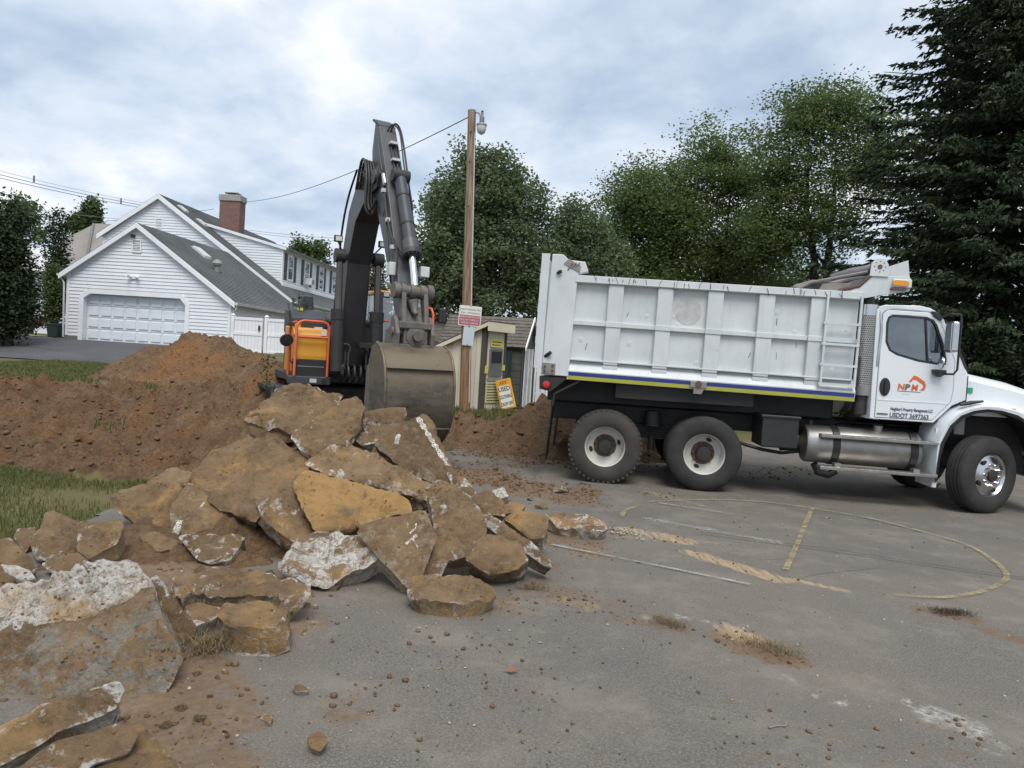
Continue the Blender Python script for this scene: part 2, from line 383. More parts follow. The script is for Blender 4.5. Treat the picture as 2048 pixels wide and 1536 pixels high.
sc2, sh2 = soil(ta, va, .2); c = ta.mix(ta.math('MULTIPLY', thr(fatt(ta, 'soil'), 2.0), .85), c, ta.mix(.15, sc2, (.27, .19, .12)))
# tyre-scraped orange sand lies in diagonal ribs
mpd = ta.n('ShaderNodeMapping'); ta.l(va, mpd.inputs[0]); mpd.inputs['Rotation'].default_value = (0, 0, R(38)); mpd.inputs['Scale'].default_value = (20, 2.5, 1)
rib = ta.noise(mpd.outputs[0], 1.0, 4, .6)
c = ta.mix(ta.math('MULTIPLY', thr(fatt(ta, 'sand'), .8), ta.ramp(rib, [(.36, .1), (.58, .8)])), c, (.42, .30, .17))
c = ta.mix(ta.math('MULTIPLY', thr(fatt(ta, 'chalk'), 1.2), ta.ramp(ta.noise(va, 24, 6, .75), [(.42, 0.), (.6, .9)])), c, (.46, .45, .43))
cr = ta.voro(ta.mix(.12, va, ta.n('ShaderNodeTexNoise').outputs[1], 'ADD'), .42, 'DISTANCE_TO_EDGE')
c = ta.mix(ta.math('MULTIPLY', ta.ramp(cr, [(.0, 1.), (.004, 0.)]), ta.ramp(ta.noise(va, .5, 3), [(.56, 0.), (.66, .6)])), c, (.028, .027, .026))
ta.set(c, .88, spec=.3); ta.bump(ta.math('ADD', agg, ta.math('MULTIPLY', ta.voro(va, 60), .5)), .45, .006)
lot = npmesh('parking_lot', LV, LF[keep], ta.m, smooth=True); tag(lot, 'worn grey asphalt parking lot strewn with soil', kind='structure')
for nm, arr in (('soil', adirt), ('sand', aor), ('chalk', awh)):
    a = lot.data.attributes.new(nm, 'FLOAT', 'POINT'); a.data.foreach_set('value', arr.ravel().astype(np.float32))
# ---- painted court lines
def wornpaint(name, col, lo, hi):
    t = MT(name); v = t.co('Object', False); t.set(col, .8)
    tr = t.n('ShaderNodeBsdfTransparent'); mxs = t.n('ShaderNodeMixShader')
    f = t.math('MULTIPLY', t.ramp(t.noise(v, 5, 6, .7), [(lo, 0.), (hi, 1.)]), t.ramp(t.noise(v, 130, 2), [(.40, 0.), (.56, 1.)]))
    t.l(f, mxs.inputs[0]); t.l(tr.outputs[0], mxs.inputs[1]); t.l(t.p.outputs[0], mxs.inputs[2]); t.l(mxs.outputs[0], t.out.inputs[0]); return t.m
m_yl = wornpaint('worn_yellow_paint', (.46, .375, .16), .33, .62); m_wl = wornpaint('worn_white_paint', (.5, .5, .5), .34, .62); m_ck = wornpaint('tar_crack', (.02, .02, .02), .1, .3)
def strip(name, pix, w, mat, z=.016):
    P = [ground(*p) for p in pix]
    # smooth resample
    Q = []
    for i in range(len(P)-1):
        p0 = P[max(i-1, 0)]; p1 = P[i]; p2 = P[i+1]; p3 = P[min(i+2, len(P)-1)]
        for k in range(8):
            t = k/8; Q.append(.5*((2*p1)+(p2-p0)*t+(2*p0-5*p1+4*p2-p3)*t*t+(3*p1-p0-3*p2+p3)*t**3))
    Q.append(P[-1]); vs = []; fs = []
    for i, q in enumerate(Q):
        d = (Q[min(i+1, len(Q)-1)]-Q[max(i-1, 0)]); d.z = 0; d.normalize(); nn = Vector((-d.y, d.x, 0))*w/2
        vs += [(q+nn)[:2]+(z,), (q-nn)[:2]+(z,)]
        if i: fs.append((2*i-2, 2*i-1, 2*i+1, 2*i))
    o = MB().add(vs, fs).build(name, mat, fix=False); o['kind'] = 'structure'; return o
strip('painted_line', [(1624, 1018), (1742, 1039), (1836, 1063), (1931, 1091), (1987, 1124), (2013, 1153), (1997, 1172), (1954, 1188), (1883, 1198), (1789, 1193)], .05, m_yl)
strip('painted_line', [(1624, 1019), (1604, 1066), (1590, 1101), (1571, 1143)], .05, m_yl, .020)
strip('painted_line', [(1300, 1005), (1400, 1001), (1510, 1004), (1624, 1018)], .035, m_yl)
strip('painted_line', [(1243, 1036), (1248, 1026), (1262, 1018), (1280, 1012)], .055, m_yl)
strip('painted_line', [(1316, 1008), (1390, 1019), (1472, 1032)], .035, m_wl, .020)
strip('painted_line', [(1099, 1091), (1300, 1131), (1500, 1172)], .04, m_wl)
strip('pavement_crack', [(1400, 1068), (1505, 1082), (1690, 1107), (1870, 1135), (2060, 1162)], .022, m_ck, .024)

# ---- driveway in front of the garage
def hp(s, o, z=0.0):
    c, sn = math.cos(HDIR), math.sin(HDIR); return Vector((HO.x+s*c-o*sn, HO.y+s*sn+o*c, z))
td = MT('driveway_asphalt'); v = td.co('Object', False)
td.set(td.mix(td.ramp(td.noise(v, .5, 4), [(.35, 0.), (.7, 1.)]), (.062, .062, .068), (.092, .09, .094)), .85); td.bump(td.noise(v, 90, 3), .3, .01)
dv = []; df = []; xs = np.linspace(-30, 9, 40); ys = np.linspace(26.7, 34.6, 18)
for yy in ys:
    for xx in xs:
        e = .25*math.sin(xx*.9)+.12*math.sin(xx*2.3); y2 = yy+(e if yy == ys[0] else 0)
        p = hp(xx, 0); dv.append((p.x, y2 - (xx)*.0647*((yy-26.7)/7.9), float(base_h(np.array(p.x), np.array(y2)))+.012))
for j in range(len(ys)-1):
    for i in range(len(xs)-1): a = j*len(xs)+i; df.append((a, a+1, a+1+len(xs), a+len(xs)))
dw = MB().add(dv, df).build('driveway', td.m, smooth=True); tag(dw, 'dark asphalt driveway before the garage', kind='structure')
p0, p1 = at(45, 700, 30.2), at(215, 716, 28.6)
cs = []
for k in range(12):
    q = p0.lerp(p1, k/11); cs.append(Vector((q.x, q.y, float(base_h(np.array(q.x), np.array(q.y)))+.02)))
MB().add([(q.x, q.y-.05, q.z) for q in cs]+[(q.x, q.y+.05, q.z) for q in cs], [(i, i+1, i+13, i+12) for i in range(11)]).build('pavement_crack', m_ck, fix=False)['kind'] = 'structure'
tw = MT('flagstone'); v = tw.co('Object', False); tw.set(tw.mix(tw.noise(v, 2, 4), (.30, .27, .23), (.42, .38, .33)), .9)
for (x0, y0, x1, y1, wd) in [(20, 683, 66, 676, 1.1), (0, 655, 92, 660, .9)]:
    a, b = at(x0, y0, 35.2), at(x1, y1, 37.5 if x1 < 70 else 40); a.z = b.z = 1.3
    d = (b-a).normalized(); nn = Vector((-d.y, d.x, 0))*wd/2
    MB().add([a+nn, a-nn, b-nn, b+nn], [(0, 1, 2, 3)]).build('garden_path', tw.m, fix=False)['kind'] = 'structure'

# ---- dirt mounds
def mound(name, label, cones, x0, x1, y0, y1, seed, red, step=.055, k=7.0):
    xs = np.arange(x0, x1, step); ys = np.arange(y0, y1, step); MX, MY = np.meshgrid(xs, ys)
    wx = MX+vfbm(MX, MY, .9, 3, seed)*.9; wy = MY+vfbm(MX, MY, .9, 3, seed+1)*.9
    acc = 0
    for (px, py, H, sl) in cones: acc = acc+np.exp(k*(H-sl*np.sqrt((wx-px)**2+(wy-py)**2+.12)))
    h = np.log(acc+1e-9)/k
    h = h+(vfbm(MX, MY, 1.6, 4, seed+2)*.36+np.abs(vfbm(MX, MY, 5, 4, seed+3))*.42-.05+np.maximum(vfbm(MX, MY, 3.2, 3, seed+5), 0)*.38)*sstep(-.2, .4, h)
    bz = np.array([[float(ter(a, b)) for a in xs[::5]] for b in ys[::5]]); bz = np.repeat(np.repeat(bz, 5, 0), 5, 1)[:len(ys), :len(xs)]
    h = np.where(bz+h > bz-.12, bz+h, bz-.12)
    V = np.stack([MX, MY, h], -1).reshape(-1, 3); ny, nx = MX.shape; I = np.arange(ny*nx).reshape(ny, nx)
    Fq = np.stack([I[:-1, :-1], I[:-1, 1:], I[1:, 1:], I[1:, :-1]], -1).reshape(-1, 4)
    hi = (h > bz-.1).ravel(); Fq = Fq[hi[Fq].any(1)]
    used = np.unique(Fq); rm = -np.ones(len(V), int); rm[used] = np.arange(len(used)); V = V[used]; Fq = rm[Fq]
    t = MT(name+'_soil'); v = t.co('Object', False); c, hh = soil(t, v, red); t.set(c, .97, spec=.1); t.bump(hh, 1.0, .06)
    o = npmesh(name, V, Fq, t.m, smooth=True); return tag(o, label, 'dirt pile'), (xs, ys, h)
big, BH = mound('dirt_mound', 'tall twin-peaked brown dirt mound in front of the white garage', [(-9.62, 21, 1.62, .62), (-8.75, 20.9, 1.62, .66), (-7.6, 19.9, 1.25, .6), (-6.6, 19.3, 1.15, .6), (-5.7, 18.0, .75, .55), (-8, 18.8, .7, .5), (-4.9, 16.6, .55, .5), (-5.0, 14.2, .8, .5), (-4.2, 12.6, .4, .45)], -13.2, -2.4, 11.5, 24.5, 50, 1.0, k=9)
rgt, RH = mound('dirt_mound', 'loose dirt pile between the tan shed and the rear of the truck', [(1.1, 14.2, 1.28, .56), (.1, 13.9, .7, .5), (-.55, 13.4, .35, .4), (2.4, 14.4, 1.0, .55)], -2.6, 5.4, 11.2, 17.5, 80, .15, k=9)

# ---- clods, gravel and grass (uncountable)
ICO = None
def scatter(name, pts, sizes, mat, label, flat=.7, jit=.35):
    """many small irregular lumps joined as one object"""
    b = bmesh.new(); bmesh.ops.create_icosphere(b, subdivisions=1, radius=1); v0 = np.array([v.co[:] for v in b.verts]); f0 = np.array([[v.index for v in f.verts] for f in b.faces]); b.free()
    n = len(pts); k = len(v0); P = np.asarray(pts); sz = np.asarray(sizes)
    V = v0[None]*(1+RNG.uniform(-jit, jit, (n, k, 1)))*sz[:, None, None]*np.stack([RNG.uniform(.7, 1.3, n), RNG.uniform(.7, 1.3, n), RNG.uniform(.5, .9, n)*flat/.7], -1)[:, None]
    a = RNG.uniform(0, 6.28, n); ca, sa = np.cos(a)[:, None], np.sin(a)[:, None]
    V = np.stack([V[..., 0]*ca-V[..., 1]*sa, V[..., 0]*sa+V[..., 1]*ca, V[..., 2]], -1)+P[:, None]
    Fq = (f0[None]+(np.arange(n)*k)[:, None, None]).reshape(-1, 3)
    o = npmesh(name, V.reshape(-1, 3), Fq, mat); return tag(o, label, kind='stuff')
tcl = MT('clod_soil'); v = tcl.co('Object', False); c, hh = soil(tcl, v, .35); tcl.set(c, .97, spec=.1); tcl.bump(hh, .8, .02)
pts = []; sz = []
for _ in range(5200):     # pit slope and banks
    x = random.uniform(-14, -2.5); y = random.uniform(8.4, 17.8); d_, l_ = terd(x, y)
    if d_ > .5: s = random.choice([.008, .012, .016, .02, .028, .045])*random.uniform(.6, 1.4); pts.append((x, y, float(ter(x, y))+s*.2)); sz.append(s)
for (xs, ys, hh_), cnt in ((BH, 2600), (RH, 1500)):
    for _ in range(cnt):
        i = random.randrange(len(xs)); j = random.randrange(len(ys)); x, y, z = xs[i], ys[j], hh_[j, i]
        if z > float(ter(x, y))-.02: s = random.choice([.012, .016, .022, .03, .05])*random.uniform(.6, 1.3); pts.append((x, y, z+s*.15)); sz.append(s)
scatter('dirt_clods', pts, sz, tcl.m, 'loose clods of soil over the pit and dirt piles')
pts = []; sz = []; prob = np.clip(adirt*1.0+aor*.25, 0, 1)
ii = RNG.integers(0, len(LX), 150000); jj = RNG.integers(0, len(LY), 150000)
for i, j in zip(ii, jj):
    x, y = LX[i], LY[j]
    if x < -3.5 or x > 8 or y < 1.4: continue
    if random.random() < prob[j, i]*.62: s = random.choice([.002, .0025, .003, .004, .005, .006, .008, .014])*random.uniform(.6, 1.4)*(1 if y < 9 else 1.5)
    elif random.random() < .028*(1 if y < 7 and x < 2 else .4): s = random.choice([.002, .003, .004, .006, .009])
    else: continue
    pts.append((x+random.uniform(-.05, .05), y+random.uniform(-.05, .05), s*.3)); sz.append(s)
scatter('soil_crumbs', pts, sz, tcl.m, 'soil crumbs and pebbles strewn over the asphalt')
tgv = MT('pale_gravel'); v = tgv.co('Object', False); tgv.set(tgv.mix(tgv.noise(v, 20, 3), (.24, .20, .15), (.50, .46, .40)), .9)
pts = []; sz = []
for _ in range(1500):
    x = random.uniform(-3.4, 5); y = random.uniform(2, 9)
    if random.random() > (1.0 if x < 0 else .35): continue
    s = random.choice([.002, .003, .004, .006, .009])*random.uniform(.7, 1.3); pts.append((x, y, s*.3)); sz.append(s)
g0 = ground(1240, 1066)
for _ in range(120): s = random.choice([.006, .009, .014]); a = random.gauss(0, .14); pts.append((g0.x+a, g0.y+random.gauss(0, .10), s*.4+random.random()*.02)); sz.append(s)
scatter('gravel', pts, sz, tgv.m, 'small pale stone chips scattered on the asphalt')

def blades(name, P, H, mat, label, lean=.45, wid=.004):
    P = np.asarray(P); n = len(P); H = np.asarray(H); a = RNG.uniform(0, 6.28, n); ln = RNG.uniform(.1, lean, n)*H
    dx, dy = np.cos(a)*ln, np.sin(a)*ln; b = RNG.uniform(0, 6.28, n); wx, wy = np.cos(b)*wid*(H/.07)**.3, np.sin(b)*wid*(H/.07)**.3
    z0 = np.zeros(n); q = np.stack([np.stack([-wx, -wy, z0], -1), np.stack([wx, wy, z0], -1), np.stack([dx*.4+wx*.7, dy*.4+wy*.7, H*.6], -1), np.stack([dx*.4-wx*.7, dy*.4-wy*.7, H*.6], -1), np.stack([dx, dy, H*(1-ln/H*.35)], -1)], 1)+P[:, None]
    k = np.arange(n)*5; Fq = np.concatenate([np.stack([k, k+1, k+2], -1), np.stack([k, k+2, k+3], -1), np.stack([k+3, k+2, k+4], -1)])
    return tag(npmesh(name, q.reshape(-1, 3), Fq, mat), label, kind='stuff')
def leafmat(name, c1, c2, c3, sc=.6, trans=.25):
    t = MT(name); v = t.co('Object', False)
    f = t.noise(v, sc, 4, .6); g_ = t.n('ShaderNodeNewGeometry').outputs['Random Per Island']
    c = t.mix(t.ramp(f, [(.35, 0.), (.65, 1.)]), c1, c2); c = t.mix(t.math('MULTIPLY', t.ramp(g_, [(.4, 0.), (1., 1.)]), .7), c, c3)
    t.set(c, .6, spec=.25); t.p.inputs['Subsurface Weight'].default_value = 0
    tl = t.n('ShaderNodeBsdfTranslucent'); t.l(c, tl.inputs[0]); mxs = t.n('ShaderNodeMixShader'); mxs.inputs[0].default_value = trans
    t.l(t.p.outputs[0], mxs.inputs[1]); t.l(tl.outputs[0], mxs.inputs[2]); t.l(mxs.outputs[0], t.out.inputs[0]); return t.m
m_grass = leafmat('grass_blades', (.085, .115, .03), (.13, .14, .05), (.26, .215, .11), 1.2); m_dry = leafmat('dry_grass', (.24, .17, .09), (.15, .105, .055), (.34, .27, .16), 3)
P = []; Hh = []
for _ in range(150000):       # strip between the pit and the lot
    x = random.uniform(-8.5, -2.9); y = random.uniform(4.6, 9.0); d_, l_ = terd(x, y)
    if d_ > .35 or l_ > .5: continue
    w = vnoise(np.array(x*1.1), np.array(y*1.1), 77)
    if random.random() < (w-.12)*1.5: P.append((x, y, float(ter(x, y))-.01)); Hh.append(random.uniform(.03, .085))
blades('grass', P, Hh, m_grass, 'green grass strip left of the slab pile')
P = []; Hh = []
for _ in range(70000):       # lawn beyond the pit
    x = random.uniform(-17, -6); y = random.uniform(16.6, 27.0); d_, l_ = terd(x, y)
    if d_ > .4: continue
    P.append((x, y, float(ter(x, y))-.01)); Hh.append(random.uniform(.05, .13))
blades('grass', P, Hh, m_grass, 'mown lawn between the pit and the driveway', .5, .011)
P = []; Hh = []
for _ in range(9000):
    x = random.uniform(-4, 3.5); y = random.uniform(16.6, 20.5); P.append((x, y, float(ter(x, y))-.01)); Hh.append(random.uniform(.06, .2))
blades('grass', P, Hh, m_grass, 'unmown grass at the foot of the pole and shed', .5, .01)
P = []; Hh = []
for (px, py, zz, n_, rr) in [(60, 835, .05, 110, .14), (225, 845, -.1, 90, .16), (220, 775, .3, 90, .3), (320, 790, .35, 60, .3)]:
    q = ground(px, py, zz); 
    for _ in range(n_):
        x = q.x+random.gauss(0, rr); y = q.y+random.gauss(0, rr); P.append((x, y, float(ter(x, y)))); Hh.append(random.uniform(.05, .16))
blades('weeds', P, Hh, m_grass, 'weed tufts growing on the pit bank', .6, .012)
def tuft(label, px, py, px2, py2, n, r, h, mat=None):
    a, b = ground(px, py), ground(px2, py2); P = []; Hh = []
    for _ in range(n):
        q = a.lerp(b, random.random()); P.append((q.x+random.gauss(0, r), q.y+random.gauss(0, r*.8), .008+random.random()*.02)); Hh.append(random.uniform(.3, 1)*h)
    o = blades('dry_grass_clump', P, Hh, mat or m_dry, label, 2.2, .0022); del o['kind']; tag(o, label, 'grass clump')
tuft('clump of dry uprooted grass at the end of the nearer dirt streak', 1500, 1285, 1595, 1318, 1000, .07, .032)
tuft('small greenish dry grass clump on the asphalt near the sand patch', 1310, 1240, 1368, 1258, 700, .03, .03)
tuft('dry grass tuft rooted beside the leaning brown slab at left', 395, 1300, 425, 1305, 350, .07, .12)
tuft('flattened straw wisps right of the foreground flat slab', 1040, 1178, 1090, 1180, 420, .03, .03)
tuft('dark clump of turf near the yellow court circle', 1868, 1226, 1935, 1232, 900, .04, .03, leafmat('dark_turf', (.06, .045, .03), (.09, .07, .04), (.13, .10, .06)))
# ================================================================== HOUSE
m_side = paint('white_vinyl_siding', (.74, .76, .79), (.66, .68, .71), .5, .7, streak=.18, bump=.02)
m_trim = paint('white_trim', (.80, .81, .83), (.72, .73, .75), .45, 2)
m_gdoor = paint('garage_door_paint', (.72, .76, .80), (.66, .70, .74), .4, 1.5)
def shingle(name, c1, c2, sc=1.0):
    t = MT(name); v = t.co('Object', False); b = t.n('ShaderNodeTexBrick'); t.l(t.scale(v, (1, 1, 1)), b.inputs[0])
    f = t.noise(v, 9, 5, .7); g = t.noise(v, .5, 4); c = t.mix(t.ramp(f, [(.3, 0.), (.7, 1.)]), c1, c2); c = t.mix(t.ramp(g, [(.4, 0.), (.7, .45)]), c, tuple(x*.7 for x in c1))
    t.set(c, .95, spec=.15); t.bump(t.noise(v, 60, 3), .5, .02); return t.m
m_roof = shingle('grey_shingles', (.10, .11, .112), (.20, .21, .212)); m_brown = shingle('brown_shingles', (.10, .085, .075), (.20, .175, .155)); m_rooft = shingle('tan_shingles', (.24, .22, .20), (.34, .31, .29))
tb = MT('chimney_brick'); v = tb.co('Object', False); br = tb.n('ShaderNodeTexBrick'); tb.l(tb.scale(v, (1, 1, 1)), br.inputs[0])
for k, q in (('Scale', 1.0), ('Mortar Size', .012), ('Brick Width', .22), ('Row Height', .075)): br.inputs[k].default_value = q
br.inputs['Color1'].default_value = (.22, .075, .05, 1); br.inputs['Color2'].default_value = (.14, .05, .04, 1); br.inputs['Mortar'].default_value = (.26, .22, .20, 1)
cmb_ = tb.n('ShaderNodeCombineXYZ'); sp_ = tb.n('ShaderNodeSeparateXYZ'); tb.l(v, sp_.inputs[0]); tb.l(tb.math('ADD', sp_.outputs[0], sp_.outputs[1]), cmb_.inputs[0]); tb.l(sp_.outputs[2], cmb_.inputs[1]); tb.l(cmb_.outputs[0], br.inputs[0])
tb.set(tb.mix(tb.ramp(tb.noise(v, 5, 5), [(.4, 0.), (.7, .5)]), br.outputs[0], (.10, .05, .04)), .9); tb.bump(br.outputs[1], .5, .01)
m_conc = paint('concrete_cap', (.34, .33, .31), (.25, .24, .22), .9, 4); m_found = paint('foundation', (.20, .19, .18), (.13, .12, .12), .9, 4)
m_shut = paint('black_shutter', (.022, .024, .028), (.035, .037, .04), .5, 5); m_wing = glassmat('window_glass', (.10, .12, .14), .03, .1); m_curt = paint('curtain', (.55, .55, .54), (.42, .42, .42), .8, 6)
m_dark = paint('dark_interior', (.02, .022, .025), None, .8); m_vent = paint('grey_vent', (.30, .30, .30), (.20, .20, .2), .5); m_gut = paint('gutter', (.62, .63, .63), (.5, .5, .5), .4, 3)
m_gutd = paint('dormer_gutter', (.17, .175, .17), (.12, .12, .12), .5)
house = empty('house', HO, HDIR); tag(house, 'white clapboard house with grey roof, attached garage and brick chimney', 'house')
BZ = 1.25
def z_(z): return z-BZ
def siding(pl, coords, course=.165, t=.032, holes=(), parent=None, name='siding_board', mat=None):
    """one lapped board object for each course of a wall; coords(u, z, d) -> local point; pl is the wall outline in (u, z)"""
    zs0 = min(p[1] for p in pl); zs1 = max(p[1] for p in pl); z = zs0
    def spans(zz, poly):
        xs = []
        for i in range(len(poly)):
            (x0, y0), (x1, y1) = poly[i], poly[(i+1) % len(poly)]
            if (y0 <= zz < y1) or (y1 <= zz < y0): xs.append(x0+(x1-x0)*(zz-y0)/(y1-y0))
        xs.sort(); return [(xs[i], xs[i+1]) for i in range(0, len(xs)-1, 2)]
    while z < zs1-.02:
        zt = min(z+course, zs1); lo = spans(z+.004, pl); hi = spans(zt-.004, pl)
        if not lo: break
        if not hi: hi = [((lo[0][0]+lo[0][1])/2-.02, (lo[0][0]+lo[0][1])/2+.02)]
        segs = [(lo[0][0], lo[-1][1], hi[0][0], hi[-1][1])]
        for h in holes:
            hl = spans(z+.004, h) or spans(zt-.004, h); hh = spans(zt-.004, h) or hl
            if hl:
                new = []
                for (a, b, c, d) in segs:
                    l0, l1, h0, h1 = hl[0][0], hl[0][1], hh[0][0], hh[0][1]
                    if l0 < b and l1 > a:
                        if l0 > a+.02: new.append((a, l0, c, h0))
                        if l1 < b-.02: new.append((l1, b, h1, d))
                    else: new.append((a, b, c, d))
                segs = new
        for (a, b, c, d) in segs:
            vs = [coords(a, z, t), coords(b, z, t), coords(d, zt, .002), coords(c, zt, .002), coords(a, z, -.01), coords(b, z, -.01), coords(d, zt, -.01), coords(c, zt, -.01)]
            MB().add(vs, [(0, 1, 2, 3), (4, 7, 6, 5), (0, 4, 5, 1), (1, 5, 6, 2), (3, 2, 6, 7), (0, 3, 7, 4)]).build(name, mat or m_side, parent or house)
        z = zt
def front(o): return lambda u, z, d: Vector((u, o-d, z_(z)))
def sidew(s): return lambda u, z, d: Vector((s+d, u, z_(z)))
W_ = 8.05; RS, RZ = 3.42, 6.93; EL, ER = 4.52, 3.58
gpoly = [(0, 1.45), (W_, 1.45), (W_, ER), (RS, RZ-.08), (0, EL-.05)]
dh = [(.66, 1.2), (.66, 3.36), (1.06, 3.66), (5.66, 3.66), (6.02, 3.28), (6.02, 1.2)]
MB().prism([(p[0], z_(p[1])) for p in [(0.01, 1.2), (W_-.01, 1.2), (W_-.01, ER), (RS, RZ-.1), (.01, EL-.08)]], .02, .2, holes=[[(p[0], z_(p[1])) for p in [(.68, 1.22), (.68, 3.36), (1.06, 3.64), (5.66, 3.64), (6.0, 3.28), (6.0, 1.22)]]]).build('wall', m_side, house)
MB().box(.02, W_-.02, 9.0, 9.15, 0, z_(ER)).box(.02, .15, .2, 9, 0, z_(EL-.1)).box(W_-.15, W_-.012, .2, 9, 0, z_(ER)).build('wall', m_side, house)
siding(gpoly, front(.02), holes=[dh]); siding([(.05, 1.45), (8.9, 1.45), (8.9, ER-.05), (.05, ER-.05)], sidew(W_-.012))
for a, b in ((-.02, .66), (6.02, W_+.01)): MB().box(a, b, -.005, .1, -.1, .2).build('foundation', m_found, house)
for a, b in ((-.03, .10), (W_-.10, W_+.035)): MB().box(a, b, -.025, .12, .2, z_(EL if a < 1 else ER)).build('corner_board', m_trim, house)
# garage door frame, door, raised panels
fr = [(.62, 1.25), (.62, 3.38), (1.04, 3.70), (5.68, 3.70), (6.06, 3.30), (6.06, 1.25), (5.86, 1.25), (5.86, 3.2), (5.58, 3.50), (1.16, 3.50), (.84, 3.28), (.84, 1.25)]
MB().prism([(x, z_(z)) for x, z in fr], -.035, .3).build('door_frame', m_trim, house)
gd = MB().box(.84, 5.88, .30, .36, .02, z_(3.52)).build('garage_door', m_gdoor, house)
cw = 5.02/8; rh = 2.22/4
for r_ in range(4):
    for c_ in range(8):
        x0 = .85+c_*cw+.07; z0 = .04+r_*rh+.08; MB().prism([(x0, z0), (x0+cw-.14, z0), (x0+cw-.14, z0+rh-.16), (x0, z0+rh-.16)], .262, .299).build('panel', m_gdoor, gd, bevel=.016)
    if r_: MB().box(.85, 5.87, .292, .2995, .025+r_*rh, .04+r_*rh).build('section_joint', m_vent, gd)
def louver(s, z, w, h, o, name='gable_vent'):
    f = MB().prism([(s, z_(z)), (s+w, z_(z)), (s+w, z_(z+h)), (s, z_(z+h))], o-.05, o, holes=[[(s+.05, z_(z)+.05), (s+w-.05, z_(z)+.05), (s+w-.05, z_(z+h)-.05), (s+.05, z_(z+h)-.05)]]).build(name, m_trim, house)
    n = int((h-.1)/.075)
    for i in range(n):
        zz = z_(z)+.05+i*.075; MB().add([(s+.05, o-.04, zz), (s+w-.05, o-.04, zz), (s+w-.05, o-.005, zz+.06), (s+.05, o-.005, zz+.06), (s+.05, o-.03, zz), (s+w-.05, o-.03, zz)], [(0, 1, 2, 3), (4, 3, 2, 5), (0, 4, 5, 1)]).build('slat', m_gut, f)
louver(3.13, 5.55, .46, .62, .0)
lt = MB().box(3.15, 3.45, -.06, 0, z_(4.3), z_(4.4)).build('floodlight', m_trim, house)
for a in (-.12, .12): MB().tube([(3.3+a, -.05, z_(4.38)), (3.3+a*2, -.22, z_(4.45))], [.05, .09], 10).build('lamp_head', m_trim, lt)
MB().tube([(3.22, -.02, z_(6.32)), (3.22, -.2, z_(6.30))], [.06, .09], 10).build('camera_head', m_dark, house)
def roofslab(name, pts, th, mat=None, edge=None):
    """four-cornered roof plane with thickness (points given counter-clockwise from above), and lapped shingle courses in relief"""
    P = [Vector((x, y, z_(z))) for x, y, z in pts]; n = (P[1]-P[0]).cross(P[3]-P[0]).normalized()
    if n.z < 0: n = -n
    r = MB().add(P+[p-n*th for p in P], [(0, 1, 2, 3), (7, 6, 5, 4), (0, 4, 5, 1), (1, 5, 6, 2), (2, 6, 7, 3), (3, 7, 4, 0)]).build(name, edge or m_trim, house)
    ln = (P[3]-P[0]).length; k = max(2, int(ln/.15)); vs = []; fs = []
    for i in range(k):      # eave (edge 0-1) up to ridge (edge 3-2)
        a0, a1 = P[0].lerp(P[3], i/k), P[1].lerp(P[2], i/k); b0, b1 = P[0].lerp(P[3], (i+1)/k), P[1].lerp(P[2], (i+1)/k)
        o_ = len(vs); vs += [a0+n*.004, a1+n*.004, a1+n*.026, a0+n*.026, b1+n*.006, b0+n*.006]; fs += [(o_, o_+1, o_+2, o_+3), (o_+3, o_+2, o_+4, o_+5)]
    sh = MB().add(vs, fs).build('shingle_courses', mat or m_roof, r); sh['kind'] = 'stuff'; return r
# garage roof
OV = .22
roofslab('roof', [(W_+.28, -OV, ER-.10), (W_+.28, 9.0, ER-.10), (RS, 9.0, RZ), (RS, -OV, RZ)], .16)
roofslab('roof', [(-.28, 9.0, EL-.14), (-.28, -OV, EL-.14), (RS-.001, -OV, RZ), (RS-.001, 9.0, RZ)], .16)
for (x0, z0, x1, z1) in ((-.3, EL-.16, RS, RZ+.02), (RS, RZ+.02, W_+.3, ER-.12)):
    MB().prism([(x0, z_(z0)-.26), (x1, z_(z1)-.26), (x1, z_(z1)-.03), (x0, z_(z0)-.03)], -OV-.03, -OV+.02).build('rake_board', m_trim, house)
def gutter(s, z, o0, o1, mat=None, sg=1): return MB().prism([(s, z_(z)), (s+.12*sg, z_(z)), (s+.14*sg, z_(z)+.12), (s, z_(z)+.12)], o0, o1, 'y').build('gutter', mat or m_gut, house)
gutter(W_+.29, ER-.25, -.2, 8.9); gutter(-.29, EL-.28, -.2, 8.9, sg=-1)
MB().tube([(W_+.34, -.1, z_(ER)-.2), (W_+.3, -.08, z_(ER)-.45), (W_+.08, -.06, z_(ER)-.62), (W_+.08, -.06, .1)], .04, 8).build('downspout', m_gut, house)
MB().tube([(-.34, -.1, z_(EL)-.25), (-.12, -.08, z_(EL)-.6), (-.08, -.06, .1)], .04, 8).build('downspout', m_gut, house)
def onslope(s, o): return Vector((s, o, z_(RZ-(RZ-ER+.10)/(W_+.28-RS)*(s-RS))))
q = onslope(4.6, 3.6); MB().prism([(-.5, 0), (.5, 0), (.4, .16), (-.4, .16)], -.35, .35, 'y', m=Matrix.Translation(q) @ Matrix.Rotation(R(36), 4, 'Y')).build('skylight', m_gut, house, bevel=.03)
q = onslope(6.0, 2.6); rv = MB().cyl(q-Vector((0, 0, .1)), q+Vector((0, 0, .28)), .13).build('roof_vent', m_vent, house, smooth=True)
MB().lathe([(.0, .0), (.2, .05), (.25, .16), (.2, .28), (.08, .35), (0, .36)], 16, Matrix.Translation(q+Vector((0, 0, .25))), False).build('vent_cap', m_vent, rv, smooth=True)
